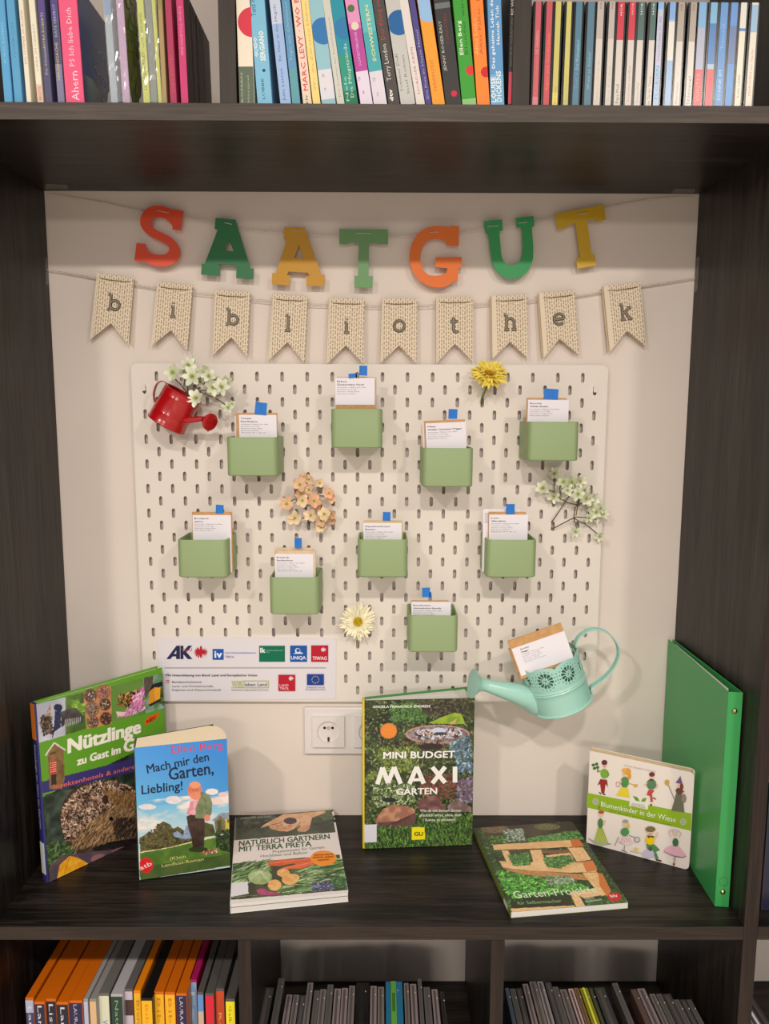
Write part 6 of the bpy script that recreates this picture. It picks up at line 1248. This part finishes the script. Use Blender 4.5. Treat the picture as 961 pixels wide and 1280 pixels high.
BK('teal disc box with white script lettering', 431.8, 448, 20, (36, 146, 168), [(0, .1, (34, 120, 84)), (.1, .35, (48, 150, 130))], [('Die Pfingstsünde', .05, .42, .62, .0048, (196, 230, 200)), ('Nele', .03, .2, .25, .004, (180, 220, 210))], [(.8, .52, .0125, (44, 124, 176)), (.5, .93, .004, (190, 40, 50))])
BK('magenta and green disc box with a white CD label', 450.8, 466.3, 21, (204, 104, 174), [(.0, .235, (226, 214, 232)), (.235, .52, (184, 74, 158)), (.56, .78, (226, 150, 196))], [('CD', .17, .2, .2, .0035, (110, 100, 116)), ('FW', .08, .1, .4, .003, (110, 100, 116)), ('SCHMETTERLINGE', .27, .5, .45, .0036, (230, 180, 220))], [(.4, .66, .0042, (78, 116, 66)), (.45, .745, .0035, (150, 60, 60)), (.5, .54, .0045, (226, 214, 190))])
BK('turquoise disc box with pale yellow capitals and a CD label', 467.3, 484, 21, (74, 170, 178), [(.0, .235, (222, 214, 226)), (.5, .8, (96, 186, 192))], [('CD', .165, .195, .3, .0035, (100, 96, 106)), ('Cris', .06, .09, .4, .003, (110, 106, 116)), ('SCHWESTERN', .3, .68, .55, .0050, (226, 226, 160), .02)])
BK('dark grey paperback with red and white lettering', 485.7, 499.8, 22, (76, 70, 68), [], [('Terry London', .17, .42, .4, .0052, (214, 210, 206), .01), ('Der Klang von Licht', .45, .86, .42, .0052, (176, 66, 58), .01), ('dtv', .03, .11, .35, .005, (236, 234, 230), .05)])
BK('grey disc box with a dark blue dot', 501.3, 519.4, 22, (196, 196, 192), [], [('Sommer Duft', .1, .36, .2, .0038, (110, 110, 108)), ('Insel Roman', .08, .34, .62, .0038, (120, 120, 116))], [(.72, .56, .0140, (30, 98, 160))])
BK('thin white paperback with faint red lettering', 520.8, 531.5, 24, (224, 216, 212), [], [('NORDSEE KRIMI', .08, .4, .5, .0034, (176, 110, 110))])
BK('thin violet paperback left of the orange box', 532.4, 540, 24, (78, 70, 134), [], [('Die Frau im blauen Mantel', .05, .52, .5, .0032, (176, 170, 206))])
BK('orange disc box with a pale blue dot', 541, 556.5, 22, (240, 160, 52), [], [('FERIENZEIT', .1, .32, .4, .0045, (206, 110, 60))], [(.82, .66, .0155, (150, 190, 230))])
BK('black paperback with a white spray pattern and a red badge at its foot', 557.5, 577, 18, (56, 54, 54), [(.66, .7, (110, 114, 118)), (.72, .76, (90, 94, 100))], [('JENNY ROGER-EASY', .24, .58, .22, .0040, (196, 196, 196)), ('SCHATTEN', .42, .62, .58, .0040, (130, 60, 60))], [(.6, .08, .0035, (206, 40, 60))])
BK('green paperback with red spots and white lettering', 578, 595.6, 15, (62, 158, 52), [(0, .05, (150, 196, 130))], [('Ellen Berg', .35, .58, .28, .0050, (226, 240, 214), .02), ('Blonder wird\'s nicht', .35, .95, .62, .0048, (40, 110, 46))], [(.8, .24, .0055, (220, 50, 54)), (.6, .985, .006, (214, 44, 50))])
BK('bright orange paperback with a red half dot', 596.6, 612.5, 12, (244, 136, 52), [], [('Alles Liebe', .35, .6, .25, .0045, (250, 190, 130)), ('Alter Falter, hau ab!', .35, .9, .6, .0045, (206, 90, 30))], [(.85, .23, .0060, (206, 34, 40)), (.5, .97, .005, (214, 50, 50))])
BK('blue paperback with white capitals at its foot', 613.6, 630.5, 7.5, (96, 154, 206), [(0, .22, (120, 176, 216)), (.76, 1, (104, 150, 196))], [('Das geheime Leben der', .26, .74, .28, .0045, (236, 240, 244), .02), ('Hannah Tick', .42, .68, .68, .0045, (230, 236, 240), .02), ('LOUISE', .03, .2, .22, .0055, (240, 244, 248), .03), ('DICKENS', .03, .24, .62, .0055, (230, 238, 244), .03), ('Aufbau', .80, .95, .42, .004, (30, 34, 50))])
BK('slim black paperback with a red foot beside the right divider', 634.8, 641.2, 0, (52, 48, 48), [(.02, .24, (206, 66, 90))], [('BIS WIR UNS FINDEN', .62, .96, .45, .0042, (196, 190, 180), .02), ('NORA HARDIN', .28, .6, .45, .0038, (110, 104, 100))])
RD, WH2 = (198, 92, 104), (212, 204, 196)
CD = lambda lab, x0, x1, base, segs=(), texts=(): media('disc_case', lab, 'disc case', GR_, x0 + .3, x1 - .3, -1.2, .1178, base, segs, texts, dep=.135, jewel=True, pad=.0022)
CD('jewel case with a rose red spine next to the divider', 664.5, 672.5, RD, [(0, .1, (214, 130, 140))], [('DIE TÄNZERIN', .5, .72, .5, .0040, (240, 160, 150)), ('Roman Hörbuch', .12, .48, .5, .0036, (226, 120, 100))])
CD('jewel case with a rose red spine and orange lettering, second from the divider', 678, 686.3, (200, 84, 94), [], [('Sagen und Geschichten', .16, .7, .5, .0042, (236, 130, 96))])
CD('jewel case with a mustard yellow spine and orange small print', 689.2, 697, (204, 194, 108), [(0, .14, (226, 216, 120))], [('Kate Sunday', .03, .2, .5, .0034, (206, 140, 60))])
CD('jewel case with a plain mustard yellow spine', 702.8, 710, (206, 196, 112), [], [('Der Garten', .05, .3, .5, .003, (180, 168, 90))])
CD('jewel case with a steel blue spine and pale lettering high up', 714.3, 723.2, (84, 126, 150), [], [('Der Wüstenplanet', .36, .64, .5, .0042, (150, 206, 226)), ('Teil 1', .17, .32, .5, .003, (120, 164, 186))])
CD('jewel case with a steel blue spine and lettering near its foot', 729, 738.5, (86, 124, 146), [], [('Wenn es dunkel', .17, .52, .5, .0040, (140, 190, 210))])
gt = ((.65, 1, (190, 180, 174)),)
CD('jewel case with a white spine below a grey cap, left one of the pair', 740.6, 749.8, WH2, gt, [('Laura Lem ist da', .06, .45, .5, .0032, (200, 176, 150)), ('HÖR', .93, .99, .5, .0035, (130, 60, 70))])
CD('jewel case with a white spine below a grey cap, right one of the pair', 755.3, 763.5, WH2, gt, [('Die Kinder', .06, .4, .5, .0032, (186, 180, 174)), ('HÖR', .93, .99, .5, .0035, (130, 60, 70))])
rt_ = ((.64, 1, (206, 50, 72)),)
CD('jewel case with a white spine below a bright red cap, left one of the pair', 766, 775.2, WH2, rt_, [('Papa Moll', .04, .22, .5, .0042, (90, 86, 84)), ('HÖR', .87, .98, .5, .0030, (238, 220, 220))])
CD('jewel case with a white spine below a bright red cap, right one of the pair', 780, 788.8, WH2, rt_, [('Geschichten vom Meer', .05, .4, .5, .0036, (190, 130, 110)), ('HÖR', .88, .99, .5, .0030, (238, 190, 200))])
gg = ((.64, 1, (72, 104, 100)),)
CD('jewel case with a white spine below a dark green cap, left one of the pair', 791.4, 800, WH2, gg, [('Grimms Welt', .04, .24, .5, .0036, (170, 150, 140)), ('HÖR', .88, .99, .5, .0030, (226, 230, 226))])
CD('jewel case with a white spine below a dark green cap, right one of the pair', 806, 814.3, WH2, gg, [('Im Tal der Tinten', .03, .3, .5, .0038, (120, 116, 110)), ('HÖR', .88, .99, .5, .0030, (226, 230, 226))])
CD('jewel case with a pale lilac spine and blue capitals at its foot', 815.2, 823.4, (190, 196, 216), [(0, .4, (166, 192, 222)), (.93, 1, (136, 184, 232))], [('FLORIAN', .08, .4, .5, .0050, (110, 150, 196)), ('Verschollen im All', .44, .86, .5, .0042, (176, 130, 186))])
CD('jewel case with a sky blue spine and a cream stripe across it', 829.6, 838, (150, 184, 226), [(.45, .82, (224, 220, 212)), (.84, 1, (124, 170, 230))], [])
gb = ((.63, 1, (170, 158, 146)),)
CD('jewel case with a white spine below a taupe cap, left one of the pair', 840.2, 849.2, WH2, gb, [('Mein Name', .04, .24, .5, .0036, (160, 140, 140)), ('HÖR', .92, .98, .5, .0034, (120, 60, 60))])
CD('jewel case with a white spine below a taupe cap, right one of the pair', 855.3, 864, WH2, gb, [('Till Eulenspiegel', .03, .3, .5, .0040, (110, 104, 100)), ('HÖR', .92, .98, .5, .0034, (120, 60, 60))])
CD('jewel case with a bright red foot and a light blue cap', 865.6, 876, (168, 172, 196), [(0, .37, (222, 60, 72)), (.76, 1, (120, 172, 220))], [('WINTER', .06, .34, .5, .0050, (238, 130, 120))])
CD('jewel case with a bright red foot and a deep blue middle', 880, 889.4, (60, 118, 186), [(0, .37, (220, 56, 70)), (.8, 1, (120, 176, 216)), (.37, .42, (160, 186, 214))], [])
CD('jewel case with a bright blue spine and pale lettering', 892.5, 902.5, (74, 138, 206), [(.75, 1, (92, 148, 214))], [('SONNE IM', .07, .36, .5, .0042, (176, 206, 236)), ('Traumdorf', .56, .8, .5, .0042, (150, 186, 226))])
CD('jewel case with two tones of blue on its spine', 905, 914.6, (86, 146, 212), [(.42, .78, (96, 120, 168)), (.8, 1, (96, 146, 216)), (.0, .2, (76, 142, 214))], [])
CD('jewel case with a cream spine crossed by a thin blue line', 917, 925.6, (228, 222, 202), [(.73, .76, (84, 130, 190)), (.76, 1, (222, 220, 212))], [('Rafik LIEBE', .1, .32, .5, .0034, (150, 140, 110))])
CD('jewel case with a cream spine below a light blue cap, last of the row', 930.6, 939.8, (226, 218, 200), [(.72, .98, (150, 186, 216))], [('MÄRCHEN zur Nacht', .12, .56, .5, .0036, (196, 150, 140))])

# ---------------------------------------------------------------- film cases in the lower left compartment
GD = 'film cases in the lower left compartment'
ZLO = ZL + .0006
def film(lab, x0, x1, pyt, top, spine, texts=(), segs=(), lean=0, wide=None, ht=None, yf=None):
    """px of the spine at its top edge; pyt = px height of that edge; the case is 190 mm high unless ht is given"""
    ht = ht or .190
    # distance at which a case of that height shows its top edge at pyt
    p = UZ((x0 + x1) / 2, pyt, ZLO + ht); yf = yf if yf is not None else max(-.287, min(-.15, p.y)); a = UZ(x0, pyt, ZLO + ht); b = UZ(x1, pyt, ZLO + ht); w = b.x - a.x
    y = p.y; t = thing('film_case', lab, 'film case', Vector((a.x, y, ZLO)), GD)
    mb = MB(); mb.box(0, w - .0004, 0, .134, 0, ht); c = mb.build('case', mat('case_%d_%d_%d' % top, top, rough=.32), t, bevel=.0012)
    pr = Print(None); pr.poly([(.0006, .002), (w - .001, .002), (w - .001, ht - .0035), (.0006, ht - .0035)], spine, raw=True)
    for (f0, f1, cc) in segs: pr.poly([(.0006, ht * f0), (w - .001, ht * f0), (w - .001, ht * f1 - .0035), (.0006, ht * f1 - .0035)], cc, raw=True)
    for (s_, f0, f1, h, cc) in texts: pr.text(s_, (w * .32, ht * f1), (w * .32, ht * f0), h * .8, cc, raw=True, bold=.01, res=1)
    pr.mb.build('spine_insert', GLOSSINK, t, M=Frame((0, -.0001, 0), (1, 0, 0), (0, 0, 1)).M())
    return t
OR, GY, NB = (200, 98, 12), (84, 80, 78), (34, 34, 64)
WL = (206, 204, 214)
film('orange film case with a silver and navy spine, leftmost in the compartment', 31, 42, 1247.5, OR, (60, 66, 104), [('Lars', .7, .93, .006, WL)], [(.88, 1, (170, 180, 206))])
film('orange film case standing lower with white lettering, second from the left', 42, 56, 1252.5, OR, NB, [('Lara', .74, .97, .0075, WL)])
film('orange film case, third from the left, with white lettering', 56, 70, 1249, OR, (28, 30, 48), [('Lisa', .74, .96, .0075, WL)])
film('orange film case, fourth from the left, standing lower', 70, 85.5, 1253, OR, (28, 30, 48), [('Lars', .74, .96, .0075, WL)])
film('orange film case with a starred navy spine, fifth from the left', 86, 103, 1251, OR, (36, 36, 76), [('LAURA★', .72, .97, .0060, (190, 176, 190))])
film('thin silver case right of the orange group', 103.8, 110.2, 1249, (150, 148, 150), (176, 186, 214), [])
film('thin case with a beige spine', 111.2, 120.5, 1249, (140, 134, 128), (214, 176, 132), [])
film('grey case with a cream and blue children\'s spine', 122, 136.5, 1242, (104, 102, 98), (214, 214, 190), [('WOLF', .6, .78, .009, (70, 110, 180))], [(.0, .55, (120, 150, 200))])
film('case with a white top and a dark green spine', 138, 153.5, 1243, (170, 168, 172), (40, 58, 52), [('Natur', .66, .95, .006, (120, 170, 110))])
film('grey case with a white and brown patterned spine', 154.2, 166, 1236.5, (96, 92, 92), (196, 184, 196), [], [(.78, .93, (74, 50, 50))])
YW = (238, 178, 24)
film('orange topped case with a yellow spine, left of the black one', 166.5, 176, 1238.5, (226, 128, 16), YW, [('Biene', .66, .92, .006, (206, 120, 20))])
film('black topped case with a yellow spine', 176, 190.5, 1248, (22, 20, 20), YW, [('Bibi', .76, .95, .006, (214, 130, 20))])
film('orange case with a yellow spine right of the black topped one', 191, 205, 1240, OR, YW, [('Bibi', .7, .95, .0065, (206, 120, 20))])
film('orange case with a yellow spine, second right of the black topped one', 205.3, 219, 1240.5, OR, YW, [('Bibi', .7, .95, .0065, (206, 120, 20))])
film('orange case with a navy starred spine, last orange one', 219.5, 233.5, 1242, OR, (36, 34, 72), [('LAURA★', .72, .97, .0060, (196, 184, 190))])
film('case with a magenta top and a pale blue spine', 235.5, 246, 1225, (164, 24, 84), (130, 172, 210), [('Fee', .5, .9, .006, (200, 220, 236))])
film('clear grey case with a blue spine', 246.3, 254.5, 1240.5, GY, (96, 140, 200), [], [(.7, .86, (200, 170, 150))])
film('clear grey case with a crimson spine', 256, 267.5, 1242, GY, (214, 26, 52), [])
film('clear grey case with a brick red spine', 269, 280.5, 1236, GY, (206, 74, 30), [('Rot', .6, .8, .005, (236, 170, 90))])
film('clear grey case with a yellow spine, rightmost beside the divider', 281.5, 294, 1249, GY, (236, 220, 24), [('Gelb', .8, .95, .005, (120, 110, 20))])
# small hinge dots on the clear cases
# ---------------------------------------------------------------- jewel cases seen from above in the middle and right compartments
JEW = {}
def jewel(lab, group, x0, x1, pyt, lean, c, tr=None, ht=.125, dep=.122, y1=None, stripe=None):
    """x0,x1: px of the rear top corners, pyt px of the rear top edge"""
    ha = ht * math.cos(math.radians(lean)); p = UZ((x0 + x1) / 2, pyt, ZLO + ha); yb = min(-.03, p.y); a, b = UY(x0, pyt, yb), UY(x1, pyt, yb); w = max(.0045, (b.x - a.x) - .0006)
    zt = a.z; an = math.radians(lean); H2 = max(.06, (zt - ZLO) / math.cos(an) - (w * abs(math.sin(an))))
    # foot position from the top corner
    xt = a.x; M = Matrix.Translation((xt - H2 * math.sin(an), yb, ZLO + (w * math.sin(an) if an > 0 else 0))) @ Matrix.Rotation(an, 4, 'Y')
    t = thing('disc_case', lab, 'disc case', M, group)
    mb = MB(); mb.box(0, w, -dep, 0, 0, H2); mb.build('case', mat('jewel_%d_%d_%d' % c, c, rough=.22, spec=.55), t, bevel=.0006)
    mb = MB(); mb.box(w * .28, w * .62, -dep + .008, -.004, H2 - .0002, H2 + .0003); mb.build('inlay_edge', mat('inlay_%d_%d_%d' % (tr or (60, 58, 56)), tr or (60, 58, 56), rough=.6), t)
    if stripe: 
        for (f0, f1, cc, y0_, y1_) in stripe:
            mb = MB(); mb.box(w * f0, w * f1, -dep * y1_, -dep * y0_, H2 + .0002, H2 + .0006); mb.build('coloured_strip', mat('strip_%d_%d_%d' % cc, cc, rough=.5), t)
    mb = MB()
    for yy in (-.018, -dep + .02): mb.rbox(w * .70, w * .70 + .0014, yy - .0016, yy, H2 - .0001, H2 + .0009, .0003, 'z', 2)
    mb.build('hinge', mat('hinge_white', (196, 192, 190), rough=.3), t)
    return t
GMd, GRt = 'jewel cases in the lower middle compartment', 'jewel cases in the lower right compartment'
q6 = lambda x, y: (290 + x / 2.746, 1140 + y / 2.746); r7 = lambda x, y: (600 + x / 2.662, 1140 + y / 2.662)
G1, G2, G3, G4 = (96, 92, 90), (120, 112, 108), (70, 66, 66), (140, 124, 124)
JM = [(112, 145, 258, 8, G3, 'first dark jewel case at the left divider in the middle compartment'), (160, 183, 226, 8, G1, 'tallest leaning jewel case near the left divider of the middle compartment'), (187, 209, 282, 6, G4, 'pinkish grey jewel case right of the tallest one'), (211, 233, 283, 5, G2, 'grey jewel case before the smoky pair'), (234, 256, 285, 5, G3, 'smoky jewel case left of the raised light one'),
 (260, 281, 241, 7, G2, 'raised light grey jewel case in the left half of the middle compartment'), (283, 303, 268, 3, G1, 'jewel case right of the raised light grey one'), (303, 326, 264, 3, G2, 'jewel case two places right of the raised light grey one'), (328, 350, 248, 3, G1, 'jewel case standing slightly raised left of the rosy pair'), (352, 376, 262, 2, G4, 'left one of the rosy jewel cases'), (377, 400, 260, 2, G4, 'right one of the rosy jewel cases'), (402, 424, 252, 2, G2, 'jewel case between the rosy pair and the black case'),
 (427, 472, 242, 1, (30, 28, 28), 'wide black case in the middle of the compartment'), (475, 498, 253, 0, G4, 'rosy grey jewel case right of the wide black case'), (500, 523, 256, 0, G2, 'grey jewel case left of the blue one'), (527, 585, 238, -1, (40, 112, 150), 'wide bright blue case with a green strip'), (589, 607, 243, -2, G2, 'jewel case directly right of the blue case'), (610, 633, 246, -2, G4, 'jewel case two places right of the blue case'), (636, 651, 229, -3, G1, 'thin raised jewel case right of the blue one'), (656, 680, 257, -4, G1, 'second last upright jewel case of the middle compartment'), (684, 706, 264, -5, G4, 'last upright jewel case of the middle compartment'), (714, 728, 272, -14, (58, 54, 48), 'dark slim case leaning hard at the right of the middle compartment')]
for (x0, x1, y, ln, c, lab) in JM:
    st = [(.30, .62, (96, 164, 60), .0, .95), (.38, .54, (24, 60, 80), .2, .5)] if c == (40, 112, 150) else None
    p, q_ = q6(x0, y), q6(x1, y); jewel(lab, GMd, p[0], q_[0], p[1], ln * .3, c, (30, 28, 28) if c[0] < 60 else (84, 78, 76), stripe=st)
JR = [(82, 96, 252, -6, (70, 90, 110), 'bluish jewel case at the left divider of the right compartment'), (98, 118, 254, -6, G1, 'second jewel case of the right compartment'), (119, 138, 253, -6, G3, 'third jewel case of the right compartment'), (140, 160, 238, -7, G4, 'rosy raised jewel case in the left part of the right compartment'), (162, 187, 230, -7, G2, 'left one of the tallest light grey jewel cases'), (188, 210, 230, -7, (146, 140, 138), 'right one of the tallest light grey jewel cases'), (214, 236, 232, -7, G3, 'dark jewel case right of the tallest light ones'), (240, 260, 248, -7, G1, 'grey jewel case left of the slim ones in the right compartment'), (264, 288, 256, -7, G2, 'grey jewel case before the rosy slim one'), (292, 310, 254, -7, (196, 164, 164), 'rosy slim jewel case in the right compartment'), (311, 328, 252, -8, (140, 104, 60), 'ochre jewel case left of the yellow green one'), (331, 358, 252, -8, (140, 134, 40), 'yellow green jewel case in the right compartment'), (360, 374, 252, -8, (60, 70, 40), 'olive slim jewel case'), (378, 414, 250, -9, (66, 64, 62), 'wide dark grey case right of the olive one'), (438, 458, 235, -15, (100, 94, 90), 'raised jewel case leaning across the gap in the right compartment'), (500, 520, 256, -15, (104, 76, 66), 'brownish jewel case right of the gap'), (521, 548, 253, -13, G4, 'rosy grey wide jewel case right of the gap'), (562, 582, 271, -13, G2, 'first low jewel case of the far group'), (584, 604, 271, -13, G1, 'second low jewel case of the far group'), (606, 634, 271, -13, G3, 'third low dark jewel case of the far group'), (642, 662, 290, -13, G1, 'first of the lowest jewel cases beside the upright'), (664, 684, 290, -13, G3, 'second of the lowest jewel cases beside the upright'), (686, 704, 290, -13, G1, 'last jewel case of the right compartment')]
for (x0, x1, y, ln, c, lab) in JR:
    p, q_ = r7(x0, y), r7(x1, y); st = [(.35, .6, (226, 226, 60), .0, .95)] if c == (140, 134, 40) else None
    jewel(lab, GRt, p[0], q_[0], p[1], ln * .3, c, (84, 78, 76), stripe=st)
# ---------------------------------------------------------------- what shows of the neighbouring bay
for k, (lab, c, s_) in enumerate((('clear edged film case on the middle shelf beyond the right upright', (62, 60, 74), (42, 38, 62)), ('dark film case with yellow lettering beyond the right upright', (30, 28, 34), (34, 30, 44)))):
    t = thing('film_case', lab, 'film case', Vector((1.0705 + .0155 * k, -.257, ZS + .0005)), 'film cases in the neighbouring bay')
    mb = MB(); mb.box(0, .0145, 0, .134, 0, .190); mb.build('case', mat('bay_case_%d' % k, c, rough=.2, spec=.6), t, bevel=.001)
    pr = Print(None); pr.poly([(.0008, .002), (.0137, .002), (.0137, .187), (.0008, .187)], s_, raw=True)
    if k: pr.text('FILM', (.004, .02), (.010, .02), .004, (220, 200, 40), raw=True)
    pr.mb.build('spine_insert', GLOSSINK, t, M=Frame((0, -.0001, 0), (1, 0, 0), (0, 0, 1)).M())
for k in range(5):
    t = thing('disc_case', 'jewel case glimpsed low beyond the right upright, %s' % ('nearest the upright', 'second from the upright', 'third from the upright', 'fourth from the upright', 'last visible')[k], 'disc case', Matrix.Translation((1.064 + .0118 * k, -.155, ZLO + .003)) @ Matrix.Rotation(math.radians(-7), 4, 'Y'), 'jewel cases in the neighbouring bay')
    mb = MB(); mb.box(0, .010, -.122, 0, 0, .122); mb.build('case', mat('jewel_%d_%d_%d' % (G2, (74, 70, 84), G4, G1, G3)[k], (G2, (74, 70, 84), G4, G1, G3)[k], rough=.22, spec=.55), t, bevel=.0006)
    mb = MB(); mb.box(.003, .0065, -.115, -.004, .1218, .1224); mb.build('inlay_edge', CARD if k % 2 else mat('inlay_84_78_76', (84, 78, 76)), t)
